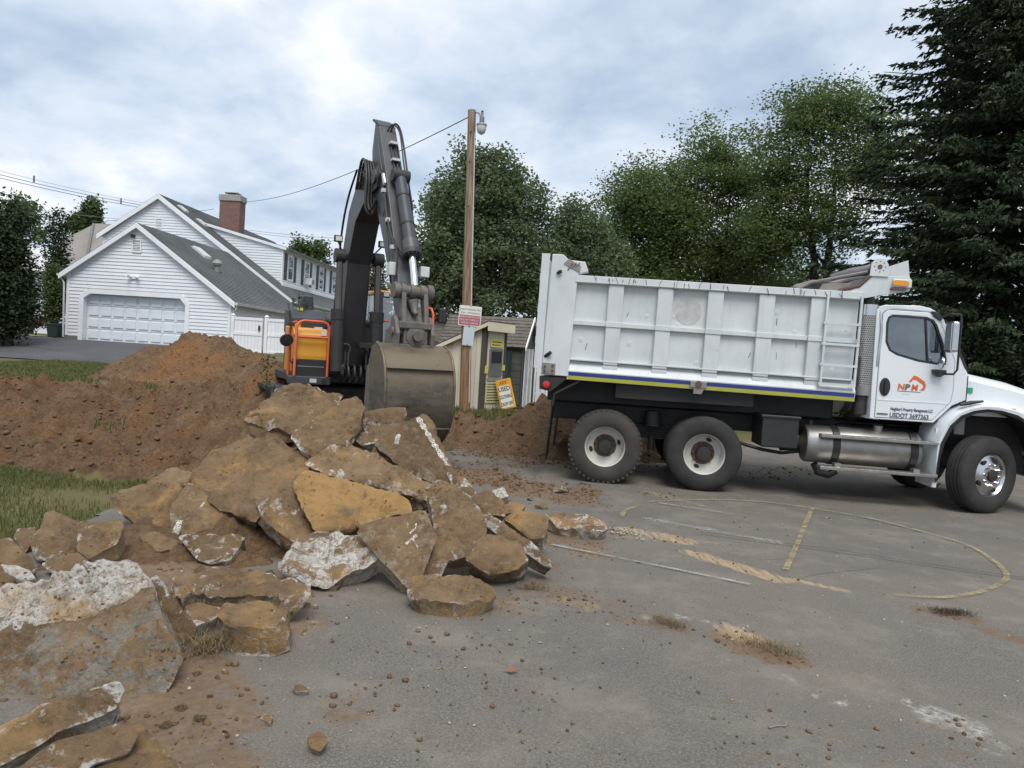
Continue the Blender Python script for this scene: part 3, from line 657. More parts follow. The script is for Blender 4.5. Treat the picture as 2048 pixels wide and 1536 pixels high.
# main house: gable wall 9 m back, long saltbox slope on the right, shed dormer
MS, MZ = -1.02, 10.2; SL = .691
def mz(s): return MZ-SL*abs(s-MS)
E0, E1 = -4.6, 7.55; LEN = 26.0
mp = [(E0+.12, 1.25), (7.3, 1.25), (7.3, mz(7.3)-.12), (MS, MZ-.12), (E0+.12, mz(E0)-.2)]
MB().prism([(x, z_(z)) for x, z in mp], 9.2, 9.35).build('wall', m_side, house)
siding([(E0+.12, 4.4), (4.0, 4.4), (4.0, mz(4.0)-.14), (MS, MZ-.14), (E0+.12, mz(E0)-.22)], front(9.18))
MB().box(7.12, 7.27, 9.2, LEN, 0, z_(4.35)).box(E0+.14, E0+.3, 9.2, LEN, 0, z_(7.5)).build('wall', m_side, house)
MB().prism([(x, z_(z)) for x, z in mp], LEN-.2, LEN-.05).build('wall', m_side, house)
siding([(9.4, 1.45), (LEN-.2, 1.45), (LEN-.2, 4.1), (9.4, 4.1)], sidew(7.27), course=.18)
roofslab('roof', [(E1, 8.95, mz(E1)), (E1, LEN+.2, mz(E1)), (MS, LEN+.2, MZ), (MS, 8.95, MZ)], .16)
roofslab('roof', [(E0-.15, LEN+.2, mz(E0)-.1), (E0-.15, 8.95, mz(E0)-.1), (MS-.001, 8.95, MZ), (MS-.001, LEN+.2, MZ)], .16)
for (x0, x1) in ((E0-.17, MS), (MS, 4.2)):
    MB().prism([(x0, z_(mz(x0))-.30), (x1, z_(mz(x1))-.30), (x1, z_(mz(x1))-.02), (x0, z_(mz(x0))-.02)], 8.9, 8.97).build('rake_board', m_trim, house)
MB().box(E0+.1, E0+.25, 9.12, 9.3, z_(4.4), z_(mz(E0)-.3)).build('corner_board', m_trim, house)
louver(-1.25, 8.15, .48, .62, 9.18)
gutter(E1, mz(E1)-.14, 9.2, LEN)
# dormer
DS, D0, D1, DB, DT = 6.0, 10.9, 25.3, 5.44, 7.66
chk = [(DS, DB-.05), (DS, DT), (.95, 8.86)]
MB().prism([(x, z_(z)) for x, z in chk], D0+.02, D0+.14).build('dormer_cheek', m_side, house)
siding([(DS, DB), (DS, DT-.05), (1.15, 8.72)], front(D0+.02), parent=house)
MB().box(DS-.14, DS-.012, D0+.1, D1, z_(DB-.1), z_(DT)).build('dormer_wall', m_side, house)
siding([(D0, DB), (D1, DB), (D1, DT-.1), (D0, DT-.1)], sidew(DS-.012), parent=house)
MB().box(DS-.02, DS+.045, D0-.03, D0+.12, z_(DB-.02), z_(DT-.05)).build('corner_board', m_trim, house)
roofslab('dormer_roof', [(DS+.3, D0-.15, DT-.02), (DS+.3, D1+.2, DT-.02), (.6, D1+.2, 9.02), (.6, D0-.15, 9.02)], .17)
gutter(DS+.3, DT-.16, D0-.1, D1, m_gutd)
MB().box(DS-.01, DS+.12, D0-.02, D1, z_(DB-.16), z_(DB)).build('dormer_sill', m_trim, house)
for i in range(5):
    o = 12.25+i*2.95; zb, zt = DB+.28, DT-.32
    wf = MB().prism([(o-.5, z_(zb)), (o+.5, z_(zb)), (o+.5, z_(zt)), (o-.5, z_(zt))], DS, DS+.05, 'x', holes=[[(o-.38, z_(zb)+.1), (o+.38, z_(zb)+.1), (o+.38, z_(zt)-.1), (o-.38, z_(zt)-.1)]]).build('window', m_trim, house)
    MB().box(DS+.005, DS+.012, o-.4, o+.4, z_(zb)+.08, z_(zt)-.08).build('curtain', m_curt, wf)
    zm = (z_(zb)+z_(zt))/2
    for k, (a, b) in enumerate(((z_(zb)+.1, zm-.03), (zm+.03, z_(zt)-.1))): MB().box(DS+.018+.01*k, DS+.022+.01*k, o-.38, o+.38, a, b).build('pane', m_wing, wf)
    MB().box(DS+.005, DS+.045, o-.38, o+.38, zm-.03, zm+.03).build('meeting_rail', m_trim, wf)
    for sg in (-1, 1):
        c0 = o+sg*.78; sh = MB().box(DS+.0, DS+.03, c0-.23, c0+.23, z_(zb)-.03, z_(zt)+.03).build('shutter', m_shut, house)
        for k in range(7): MB().box(DS+.03, DS+.042, c0-.17, c0+.17, z_(zb)+.04+k*.2, z_(zb)+.19+k*.2).build('slat', m_shut, sh)
    if i == 1:
        ac = MB().box(DS+.04, DS+.5, o-.33, o+.33, z_(zb)+.05, z_(zb)+.5).build('air_conditioner', m_trim, house, bevel=.02)
        MB().box(DS+.2, DS+.502, o-.28, o+.28, z_(zb)+.1, z_(zb)+.45).build('grille', m_vent, ac)
for i in range(4):      # ground-floor windows seen between the machine parts
    o = 12.6+i*2.9; MB().box(7.28, 7.33, o-.6, o+.6, z_(2.3), z_(3.85)).build('window', m_trim, house)
    MB().box(7.335, 7.34, o-.5, o+.5, z_(2.4), z_(3.75)).build('pane', m_wing, house)
    for sg in (-1, 1): MB().box(7.28, 7.32, o+sg*.85-.2, o+sg*.85+.2, z_(2.28), z_(3.88)).build('shutter', m_shut, house)
# chimney straddling the right slope
ch = MB().box(1.42, 2.75, 11.7, 12.5, z_(mz(3.2)-.5), z_(10.55)).build('chimney', tb.m, house)
MB().box(1.36, 2.81, 11.64, 12.56, z_(10.52), z_(10.92)).build('chimney_cap', m_conc, ch, bevel=.03)
MB().box(1.65, 2.5, 11.8, 12.4, z_(11.06), z_(11.10)).build('flue_cover', m_vent, ch)
for a, b in ((1.7, 11.85), (2.4, 11.85), (2.05, 12.3)): MB().box(a, a+.05, b, b+.05, z_(10.9), z_(11.07)).build('flue_leg', m_vent, ch)
MB().prism([(1.40, z_(mz(1.40)-.1)), (2.78, z_(mz(2.78)-.1)), (2.78, z_(mz(2.78)+.32)), (1.40, z_(mz(1.40)+.32))], 11.66, 11.70).build('flashing', m_trim, ch)
MB().box(2.755, 2.79, 11.70, 12.54, z_(mz(2.75)-.2), z_(mz(2.75)+.3)).build('flashing', m_trim, ch)
for s_, o_ in ((.0, 9.9), (1.0, 10.3)): q = Vector((s_, o_, z_(mz(s_)))); MB().prism([(-.35, 0), (.35, 0), (.28, .12), (-.28, .12)], -.2, .2, 'y', m=Matrix.Translation(q) @ Matrix.Rotation(R(34.6), 4, 'Y')).build('roof_vent', m_gut, house)

# ---- white vinyl fence and gate beside the garage
fence = empty('privacy_fence', HO+Vector((0, 0, 0)), HDIR); tag(fence, 'white vinyl privacy fence with gate beside the garage', 'fence')
FX = [8.35, 8.6, 10.0, 11.5, 13.0, 14.5]
for i, x in enumerate([8.35, 9.95, 11.45, 12.95, 14.45]):
    p = MB().box(x-.07, x+.07, -.37, -.23, -.3, 1.62).build('post', m_trim, fence); MB().add([(x-.09, -.39, 1.62), (x+.09, -.39, 1.62), (x+.09, -.21, 1.62), (x-.09, -.21, 1.62), (x, -.3, 1.72)], [(0, 1, 2, 3), (0, 1, 4), (1, 2, 4), (2, 3, 4), (3, 0, 4)]).build('post_cap', m_trim, p)
    if i < 4:
        for zz in (-.1, .72, 1.42): MB().box(x+.07, x+1.43, -.34, -.26, zz, zz+.13).build('rail', m_trim, fence)
        for k in range(8): MB().box(x+.08+k*.168, x+.08+k*.168+.160, -.315, -.285, -.05, 1.45).build('picket', m_trim, fence)
MB().box(9.6, 9.68, -.40, -.36, .95, 1.2).build('gate_hinge', m_shut, fence)
# ---- plastic bin by the garage corner
bn = empty('trash_bin', HO+hp(-1.22, 1.0)-Vector((HO.x, HO.y, 0))-Vector((0, 0, HO.z))+Vector((0, 0, HO.z)), HDIR); bn.location = hp(-1.22, 1.0, 1.3); tag(bn, 'dark green plastic bin standing left of the garage corner', 'bin')
m_bin = paint('green_plastic', (.012, .028, .022), (.02, .04, .03), .45)
MB().add([(-.26, -.26, 0), (.26, -.26, 0), (.26, .26, 0), (-.26, .26, 0), (-.31, -.31, .62), (.31, -.31, .62), (.31, .31, .62), (-.31, .31, .62)], [(3, 2, 1, 0), (4, 5, 6, 7), (0, 1, 5, 4), (1, 2, 6, 5), (2, 3, 7, 6), (3, 0, 4, 7)]).build('bin_body', m_bin, bn, bevel=.03)
MB().box(-.34, .34, -.34, .34, .6, .67).build('rim', m_bin, bn, bevel=.02)
# ---- neighbour's house at far left
nb = empty('neighbour_house', at(150, 640, 62), R(-12)); nb.location.z = 1.2; tag(nb, 'pale house with tan shingled roof far behind the garage', 'house')
MB().prism([(-6, 0), (7, 0), (7, 5.7), (-6, 5.7)], 0, 9).build('wall', m_side, nb)
MB().add([(-7, -.3, 5.6), (8.2, -.3, 5.6), (4.5, 4.5, 10.6), (-2.5, 4.5, 10.6), (-7, 9.3, 5.6), (8.2, 9.3, 5.6)], [(0, 1, 2, 3), (0, 3, 4), (1, 5, 2), (4, 3, 2, 5), (0, 4, 5, 1)]).build('roof', m_rooft, nb)
MB().prism([(-5.5, 5.4), (-2.2, 5.4), (-3.85, 7.6)], -1.2, 2).build('front_gable', m_trim, nb)
MB().tube([(-2.5, 4.3, 10.5), (1.2, -.5, 5.6)], .12, 6).build('roof_valley', m_gutd, nb)
for x in (-4.4, -2.4, 1.5, 4.5):
    w = MB().box(x-.5, x+.5, -.06, 0, 2.2, 4.0).build('window', m_trim, nb); MB().box(x-.4, x+.4, -.07, -.062, 2.3, 3.9).build('pane', m_wing, w)
MB().cyl((-5.4, -1.0, 0), (-5.4, -1.0, 5.4), .16).build('porch_column', m_trim, nb)
# ================================================================== SHEDS, POLE, SIGNS, WIRES
m_tan = paint('tan_siding', (.72, .66, .50), (.64, .58, .44), .75, 1.2, streak=.15); m_btrim = paint('brown_trim', (.085, .07, .062), (.06, .05, .045), .7, 3)
m_gtrim = paint('green_trim', (.022, .06, .055), (.03, .075, .065), .6, 3); m_shake = paint('grey_shake', (.12, .11, .10), (.07, .062, .056), .9, 3, streak=.4)
m_ysign = paint('yellow_sign', (.68, .60, .14), (.6, .52, .12), .6, 3); m_ysign2 = paint('pale_yellow_sign', (.62, .56, .30), (.52, .47, .24), .6, 2); m_ink = paint('black_ink', (.03, .03, .03), None, .7); m_steel = paint('galvanised', (.45, .46, .47), (.33, .34, .35), .35, 3, metal=.8)
def shingled(parent, P, mat, rows=.14, th=.06, proud=.012, name='shingle_course'):
    """roof slab P (eave a, eave b, ridge b, ridge a) with each course its own lapped strip"""
    P = [Vector(p) for p in P]; n = (P[1]-P[0]).cross(P[3]-P[0]).normalized(); n = n if n.z > 0 else -n
    r = MB().add(P+[p-n*th for p in P], [(0, 1, 2, 3), (7, 6, 5, 4), (0, 4, 5, 1), (1, 5, 6, 2), (2, 6, 7, 3), (3, 7, 4, 0)]).build('roof', mat, parent)
    k = max(2, int((P[3]-P[0]).length/rows))
    for i in range(k):
        a0, a1 = P[0].lerp(P[3], i/k), P[1].lerp(P[2], i/k); b0, b1 = P[0].lerp(P[3], min(1, (i+1.15)/k)), P[1].lerp(P[2], min(1, (i+1.15)/k))
        MB().add([a0+n*.003, a1+n*.003, a1+n*proud*2, a0+n*proud*2, b1+n*.004, b0+n*.004], [(0, 1, 2, 3), (3, 2, 4, 5), (0, 3, 5), (1, 4, 2)]).build(name, mat, r)
    return r
# tan donation shed: local x along its long side wall (towards the camera-left), local y along its chute front
c0 = ground(962, 824, .10); SA = R(-20)      # side wall runs to the left and slightly away
shed = empty('donation_shed', (c0.x, c0.y, .0), 0); tag(shed, 'tan wooden donation shed with sloped roof and a metal chute', 'shed')
ex = Vector((-math.cos(R(22)), math.sin(R(22)), 0))      # along side wall, from the corner to the left
ey = Vector((math.sin(R(35)), math.cos(R(35)), 0))*1.0   # along the front, from the corner to the right and back
ey = Vector((.57, .82, 0)).normalized()
def sp(a, b, z): return ex*a+ey*b+Vector((0, 0, z))
LW, FW_ = 2.6, 1.02; HF, HB = 2.55, 1.35
def shbox(a0, a1, b0, b1, z0, z1): return MB().add([sp(a, b, z) for z in (z0, z1) for b in (b0, b1) for a in (a0, a1)], [(0, 2, 3, 1), (4, 5, 7, 6), (0, 1, 5, 4), (2, 6, 7, 3), (0, 4, 6, 2), (1, 3, 7, 5)])
def ztop(a): return HF+(HB-HF)*a/LW
MB().add([sp(0.02, .02, .02), sp(LW-.02, .02, .02), sp(LW-.02, FW_-.02, .02), sp(.02, FW_-.02, .02), sp(.02, .02, HF-.02), sp(LW-.02, .02, HB-.02), sp(LW-.02, FW_-.02, HB-.02), sp(.02, FW_-.02, HF-.02)], [(3, 2, 1, 0), (4, 5, 6, 7), (0, 1, 5, 4), (1, 2, 6, 5), (2, 3, 7, 6), (3, 0, 4, 7)]).build('wall', m_btrim, shed)
nb_ = 10
for i in range(nb_):     # grooved side boards
    a0, a1 = .02+i*(LW-.04)/nb_, .02+(i+1)*(LW-.04)/nb_-.012
    MB().add([sp(a0, -.0, .06), sp(a1, -.0, .06), sp(a1, 0, ztop(a1)-.03), sp(a0, 0, ztop(a0)-.03), sp(a0, .019, .06), sp(a1, .019, .06), sp(a1, .019, ztop(a1)-.03), sp(a0, .019, ztop(a0)-.03)], [(0, 1, 2, 3), (7, 6, 5, 4), (0, 4, 5, 1), (1, 5, 6, 2), (2, 6, 7, 3), (3, 7, 4, 0)]).build('board', m_tan, shed)
for i in range(6):
    b0, b1 = .02+i*(FW_-.04)/6, .02+(i+1)*(FW_-.04)/6-.012; shbox(0, .019, b0, b1, .06, HF-.05).build('board', m_tan, shed)
shbox(-.02, .10, -.025, -.001, .02, HF-.08).build('corner_trim', m_btrim, shed); shbox(-.022, -.001, -.02, .10, .02, HF-.08).build('corner_trim', m_btrim, shed)
shbox(-.022, -.001, FW_-.10, FW_+.01, .02, HF-.08).build('corner_trim', m_btrim, shed)
rf = [sp(LW+.15, -.14, ztop(LW+.15)+.02), sp(LW+.15, FW_+.12, ztop(LW+.15)+.02), sp(-.16, FW_+.12, ztop(-.16)+.02), sp(-.16, -.14, ztop(-.16)+.02)]
MB().add([p for p in rf]+[p+Vector((0, 0, .05)) for p in rf], [(3, 2, 1, 0), (4, 5, 6, 7), (0, 1, 5, 4), (1, 2, 6, 5), (2, 3, 7, 6), (3, 0, 4, 7)]).build('roof', m_btrim, shed)
MB().add([sp(LW+.15, -.16, ztop(LW+.15)-.08), sp(-.16, -.16, ztop(-.16)-.08), sp(-.16, -.16, ztop(-.16)+.025), sp(LW+.15, -.16, ztop(LW+.15)+.025), sp(LW+.15, -.13, ztop(LW+.15)-.08), sp(-.16, -.13, ztop(-.16)-.08), sp(-.16, -.13, ztop(-.16)+.025), sp(LW+.15, -.13, ztop(LW+.15)+.025)], [(0, 1, 2, 3), (7, 6, 5, 4), (0, 4, 5, 1), (1, 5, 6, 2), (2, 6, 7, 3), (3, 7, 4, 0)]).build('rake_board', m_tan, shed)
for i in range(5): shbox(-.19, -.165, -.16+i*.262, -.16+(i+1)*.262-.012, ztop(-.16)-.22, ztop(-.16)+.03).build('fascia_board', m_tan, shed)
chute = shbox(-.05, -.02, .2, .82, 1.12, 1.92).build('chute', m_steel, shed, bevel=.01)
MB().add([sp(-.052, .26, 1.18), sp(-.052, .76, 1.18), sp(-.052, .76, 1.86), sp(-.052, .26, 1.86), sp(.30, .3, 1.5), sp(.30, .72, 1.5)], [(0, 1, 5, 4), (2, 3, 4, 5)]).build('chute_flap', m_steel, chute, fix=False)
shbox(-.054, -.051, .27, .75, 1.50, 1.84).build('chute_mouth', m_dark, chute)
shbox(-.045, -.02, .15, .9, .98, 1.08).build('shelf', m_vent, shed)
for (b0, b1, z0, z1, mm, nl) in ((.22, .82, 1.96, 2.18, m_ysign, 2), (.02, .17, 1.2, 1.42, m_ysign, 2), (.85, .98, 1.3, 1.46, m_ysign, 2), (.1, .88, .36, .96, m_ysign2, 7)):
    sg_ = shbox(-.036, -.025, b0, b1, z0, z1).build('notice', mm, shed)
    for k in range(nl): zz = z1-(k+.8)*(z1-z0)/(nl+.6); shbox(-.039, -.037, b0+.06, b1-.06-(.15*(b1-b0) if k % 2 else 0), zz-.012, zz+.012).build('print_line', m_ink, sg_)
# leaning A-board with lettering
bp = ground(1020, 812, .42)
sb = empty('sandwich_board', (c0.x+.78, c0.y+.15, .22), 0); sb.rotation_euler = (R(-6), R(-17), R(-12)); sb.scale = (.76,)*3; tag(sb, 'yellow clothing drop-off board leaning against the tan shed', 'sign board')
m_orange = paint('orange_plastic', (.70, .36, .02), (.6, .3, .02), .5); m_white = paint('sign_white', (.72, .72, .66), (.64, .63, .56), .6)
MB().box(-.3, .3, -.05, .05, 0, 1.15).build('board_shell', m_orange, sb, bevel=.03)
MB().box(-.22, .22, -.058, -.051, .07, .90).build('face_panel', m_white, sb)
for tx, zz, sz in (('USED', .70, .24), ('CLOTHING', .42, .19), ('DROP OFF', .14, .19)): text(tx, sz, m_ink, sb, (0, -.06, zz), (R(90), 0, 0), align='CENTER', bold=.004, sx=.78 if tx == 'USED' else .5)
m_red = paint('red_print', (.45, .03, .03), None, .6)
for k, xx in enumerate((-.09, 0, .09)): MB().prism([(xx-.02, .97), (xx+.02, .97), (xx+.03, 1.07), (xx-.01, 1.08)], -.058, -.051).build('red_mark', m_red, sb)
# grey gabled shed behind it
q0 = at(1052, 790, 22.6); gs = empty('garden_shed', (q0.x, q0.y, .15), R(76)); tag(gs, 'grey shingled garden shed with green trim and small gable', 'shed')
MB().prism([(-.85, 0), (.85, 0), (.85, 2.0), (0, 2.75), (-.85, 2.0)], 0, 2.6, 'y').build('wall', m_shake, gs)
for i in range(9): MB().box(-.868, -.85, .0, 2.6, .1+i*.21, .1+i*.21+.20).build('shake_course', m_shake, gs)
shingled(gs, [(-1.0, -.12, 1.86), (-1.0, 2.7, 1.86), (0, 2.7, 2.82), (0, -.12, 2.82)], m_brown); shingled(gs, [(1.0, 2.7, 1.86), (1.0, -.12, 1.86), (0.002, -.12, 2.82), (0.002, 2.7, 2.82)], m_brown)
for sg in (-1, 1):
    MB().prism([(sg*1.02, 1.78), (0, 2.76), (0, 2.86), (sg*1.02, 1.88)], -.16, -.12).build('rake_board', m_trim, gs)
    MB().box(sg*.85-.06, sg*.85+.06, -.03, 0, 0, 2.0).build('corner_board', m_gtrim, gs)
MB().box(-.5, .5, -.02, -.001, 0, 1.85).build('door', m_curt, gs)
for x in (-.55, -.02, .5): MB().box(x-.05, x+.05, -.04, -.021, .05, 1.85).build('door_batten', m_trim, gs)
MB().add([(-.5, -.035, .1), (-.4, -.035, .1), (.45, -.035, 1.8), (.35, -.035, 1.8)], [(0, 1, 2, 3)]).build('door_brace', m_trim, gs, fix=False)
for (x0_, x1_) in ((-1.5, -.95),): MB().box(x0_, x1_, .3, .36, 0, 1.75).build('side_door', m_gtrim, gs)
# long low building with brown roof behind the excavator bucket
q1 = at(900, 700, 25.5); bs = empty('low_building', (q1.x-.6, q1.y, .2), R(4)); tag(bs, 'low outbuilding with brown shingled roof behind the bucket', 'outbuilding')
MB().box(-4.5, 3.2, 0, 4, 0, 1.95).build('wall', paint('grey_clapboard', (.30, .33, .32), (.25, .27, .27), .7, 1), bs)
for i in range(12): MB().add([(-4.5, -.02, i*.16), (3.2, -.02, i*.16), (3.2, -.003, i*.16+.155), (-4.5, -.003, i*.16+.155), (-4.5, 0, i*.16), (3.2, 0, i*.16)], [(0, 1, 2, 3), (0, 4, 5, 1)]).build('siding_board', bpy.data.materials['grey_clapboard'], bs)
shingled(bs, [(-4.7, -.25, 1.9), (3.4, -.25, 1.9), (3.4, 2, 2.78), (-4.7, 2, 2.78)], m_brown, .16, name='shingle_course'); shingled(bs, [(3.4, 4.25, 1.9), (-4.7, 4.25, 1.9), (-4.7, 2.002, 2.78), (3.4, 2.002, 2.78)], m_brown, .3)
MB().box(-4.7, 3.4, -.28, -.25, 1.78, 1.9).build('fascia', m_btrim, bs)
# white fence behind the truck tail
q2 = at(1062, 770, 24.5); wf_ = empty('picket_fence', (q2.x, q2.y, .2), R(-8)); tag(wf_, 'white board fence between the garden shed and the truck tail', 'fence')
for i in range(16): MB().box(i*.17, i*.17+.15, 0, .03, 0, 1.35).build('picket', m_trim, wf_)
for zz in (.25, 1.05): MB().box(0, 2.7, .03, .07, zz, zz+.1).build('rail', m_trim, wf_)

# ---- utility pole with lamp and signs
pb = ground(929, 832, .03); pt = at(944.5, 213, pb.y-.1)
tp = MT('weathered_pole'); v = tp.co('Object', False); gsc = tp.scale(v, (1, 1, .06)); g1 = tp.noise(gsc, 26, 6, .65); sz_ = tp.n('ShaderNodeSeparateXYZ'); tp.l(v, sz_.inputs[0])
up_ = tp.ramp(tp.math('DIVIDE', sz_.outputs[2], 9), [(.05, 0.), (.55, 1.)])
c = tp.mix(up_, (.33, .175, .085), (.33, .25, .18)); c = tp.mix(tp.ramp(g1, [(.42, .75), (.6, 0.)]), c, (.11, .065, .04)); tp.set(c, .9); tp.bump(g1, .8, .02)
pole = empty('utility_pole', (pb.x, pb.y, 0)); tag(pole, 'weathered wooden utility pole rising beside the tan shed', 'utility pole')
lean = pt-pb
MB().tube([lean*t+Vector((0, 0, pb.z-.1)) for t in np.linspace(0, 1, 14)], [.155-.05*t for t in np.linspace(0, 1, 14)], 18).build('shaft', tp.m, pole, smooth=True)
def onp(z): return lean*(z/lean.z)
for k in range(7): q = onp(1.5+k*1.0+random.random()*.5); MB().cyl(q+Vector((-.02, -.09, 0)), q+Vector((-.02, -.125, .0)), .03, .02, 8).build('knot', paint('knot', (.10, .055, .03), None, .9) if k == 0 else bpy.data.materials['knot'], pole)
MB().tube([onp(.4)+Vector((.12, -.1, 0)), onp(4)+Vector((.11, -.08, 0)), onp(7.6)+Vector((.09, -.06, 0))], .014, 6).build('conduit', m_gut, pole)
lz = onp(8.05)
lamp = MB().tube([lz+Vector((.08, -.05, .1)), lz+Vector((.2, -.1, .05)), lz+Vector((.27, -.12, -.12))], .022, 8).build('lamp_arm', m_vent, pole)
lc = lz+Vector((.28, -.13, -.5))
MB().lathe([(.0, .56), (.035, .56), (.035, .47), (.065, .45), (.065, .33), (.05, .3), (.13, .27), (.145, .23), (.125, .21)], 18, Matrix.Translation(lc)).build('lamp_housing', m_vent, lamp, smooth=True)
MB().lathe([(.13, .21), (.125, .12), (.10, .04), (.03, -.01), (.0, -.01)], 18, Matrix.Translation(lc), False).build('lamp_bowl', paint('milk_glass', (.62, .63, .62), (.5, .5, .48), .25), lamp, smooth=True)
MB().cyl(lc+Vector((0, 0, .55)), lc+Vector((0, 0, .61)), .03, .03, 10).build('photocell', m_dark, lamp)
# signs on the pole
s0 = at(940, 632, pb.y-.2)
ps = empty('parking_sign', s0, 0); ps.rotation_euler = (0, R(2.2), R(4)); tag(ps, 'white and red parking notice on the utility pole', 'sign')
m_red2 = paint('faded_red', (.42, .11, .15), (.36, .09, .12), .5)
MB().prism([(-.28, -.27), (.28, -.27), (.30, -.25), (.30, .25), (.28, .27), (-.28, .27), (-.30, .25), (-.30, -.25)], -.008, 0).build('sign_plate', m_white, ps)
MB().box(-.28, .28, -.0105, -.0085, -.245, .02).build('red_panel', m_red2, ps)
m_gtxt = paint('grey_print', (.16, .18, .22), None, .6)
for tx, zz, sz, mm in (('CHURCH PARKING ONLY', .15, .062, m_gtxt), ('8 AM - 2 PM SUNDAYS', .06, .062, m_gtxt), ('UNAUTHORIZED CARS', -.05, .066, m_white), ('WILL BE TOWED AT', -.13, .066, m_white), ("OWNER'S EXPENSE", -.21, .066, m_white)): text(tx, sz, mm, ps, (0, -.0115, zz), (R(90), 0, 0), align='CENTER', ext=.001, sx=.82)
for zz in (-.255, .255): MB().cyl((0, -.006, zz), (0, -.016, zz), .012, n=8).build('bolt', m_dark, ps)
s1 = at(937, 671, pb.y-.19); bk = empty('blank_sign', s1, 0); bk.rotation_euler = (0, R(2.6), R(4)); tag(bk, 'blank pale grey metal plate under the parking notice', 'sign')
MB().prism([(-.145, -.27), (.145, -.27), (.15, .27), (-.15, .27)], -.008, 0).build('sign_plate', paint('blank_plate', (.55, .59, .63), (.50, .54, .58), .4), bk, bevel=.003)
for zz in (-.24, .24): MB().cyl((0, -.006, zz), (0, -.016, zz), .013, n=8).build('bolt', m_dark, bk)
# ---- overhead wires
m_wire = paint('wire', (.03, .03, .033), None, .6); m_wire2 = paint('grey_wire', (.16, .17, .19), None, .5)
def wire(label, p, q, sag, r=.014, mat=None, n=24, name='overhead_wire'):
    pts = [p.lerp(q, i/n)-Vector((0, 0, sag*4*(i/n)*(1-i/n))) for i in range(n+1)]
    return tag(MB().tube(pts, r, 5).build(name, mat or m_wire), label, 'wire')
top = pb+lean*.972
w1 = wire('black service wire from the pole top to the house chimney', top, at(489, 404, 46.5), .5, .014)
wire('thin wire across the upper gable toward the far houses', at(428, 418, 45), at(-20, 452, 46), .25, .014)
for k, (ya, yb, lab) in enumerate(((338, 405, 'upper strand of the utility cables at upper left'), (346, 410, 'middle strand of the utility cables at upper left'), (353, 415, 'lowest strand of the utility cables at upper left'))):
    wire(lab, at(-60, ya-12, 44), at(300, yb+3, 60), .15, .022 if k else .012, m_wire2)
for px, py in ((68, 358), (242, 402)):
    q = at(px, py, 49 if px < 100 else 57); tag(MB().cyl(q-Vector((0, 0, .22)), q+Vector((0, 0, .22)), .06, n=6).build('cable_spacer', m_wire2), 'cable spacer nearer the left frame edge' if px < 100 else 'cable spacer above the house gable', 'cable spacer')
wire('upper thin wire behind the dormer roof', at(480, 458, 62), at(700, 478, 60), .1, .016, m_wire2); wire('lower thin wire behind the dormer roof', at(480, 462, 62), at(700, 484, 60), .1, .016, m_wire2)
wire('pale wire left of the columnar tree', at(60, 418, 58), at(300, 442, 60), .1, .016, m_wire2)
# ================================================================== DUMP TRUCK
m_wht = paint('truck_white', (.66, .69, .71), (.58, .61, .63), .38, 1.6, spots=.235, spotcol=(.20, .17, .14), streak=.22, bump=.02)
m_body = paint('dump_body_white', (.60, .63, .64), (.50, .53, .54), .5, 2.2, spots=.29, spotcol=(.24, .19, .14), streak=.3, bump=.04)
m_cab = paint('cab_white', (.72, .75, .78), (.68, .71, .74), .22, 1.2, streak=.06, bump=0)
m_blk = paint('chassis_black', (.014, .014, .016), (.028, .026, .025), .6, 3); m_blk2 = paint('black_plastic', (.02, .02, .022), (.03, .03, .03), .4, 3)
m_tire = paint('tyre_rubber', (.022, .021, .021), (.042, .039, .036), .85, 5, bump=.15); m_tdust = paint('dusty_tyre', (.038, .034, .031), (.062, .055, .049), .9, 4, bump=.15)
m_rim = paint('white_rim', (.55, .54, .50), (.44, .42, .38), .5, 4, spots=.22, spotcol=(.25, .18, .12)); m_hub = paint('black_hub', (.02, .02, .02), (.04, .036, .032), .5, 6); m_rust = paint('rusty_steel', (.13, .085, .06), (.075, .05, .04), .8, 6)
m_alu = paint('brushed_aluminium', (.42, .41, .39), (.28, .27, .255), .42, 5, metal=.85, lo=.3, hi=.75); m_chrome = paint('chrome', (.66, .67, .69), (.5, .5, .5), .24, 3, metal=1.0, bump=0)
m_blue = paint('blue_stripe', (.03, .05, .22), (.04, .06, .25), .45, 2); m_yel = paint('yellow_stripe', (.48, .47, .06), (.40, .39, .06), .45, 2); m_org = paint('orange_logo', (.70, .15, .03), None, .5); m_gry = paint('grey_print2', (.12, .13, .15), None, .5)
m_amb = paint('amber_lens', (.75, .30, .02), (.65, .25, .02), .2); m_redl = paint('red_lens', (.65, .02, .03), None, .2); m_tarp = paint('grey_tarp', (.17, .17, .18), (.10, .10, .12), .8, 4); m_tarp2 = paint('dirty_tarp', (.27, .25, .23), (.17, .155, .145), .85, 4); m_glass = glassmat('cab_glass', (.02, .03, .032), .02, .8, .14); m_seat = paint('cab_interior', (.05, .05, .055), (.08, .08, .085), .8, 3)
m_green = paint('green_sticker', (.02, .35, .18), None, .5); m_smoke = paint('exhaust_pipe', (.09, .08, .075), (.05, .045, .042), .5, 4, metal=.6); m_mud = paint('mud_splash', (.14, .10, .065), (.08, .06, .045), .95, 5)
ta0, tc0 = ground(1205, 967), ground(1970, 1030); tdv = tc0-ta0
truck = empty('dump_truck', (ta0.x, ta0.y, 0), math.atan2(tdv.y, tdv.x)); tag(truck, 'white tandem-axle dump truck with blue and yellow side stripes', 'truck')
WD = 2.44
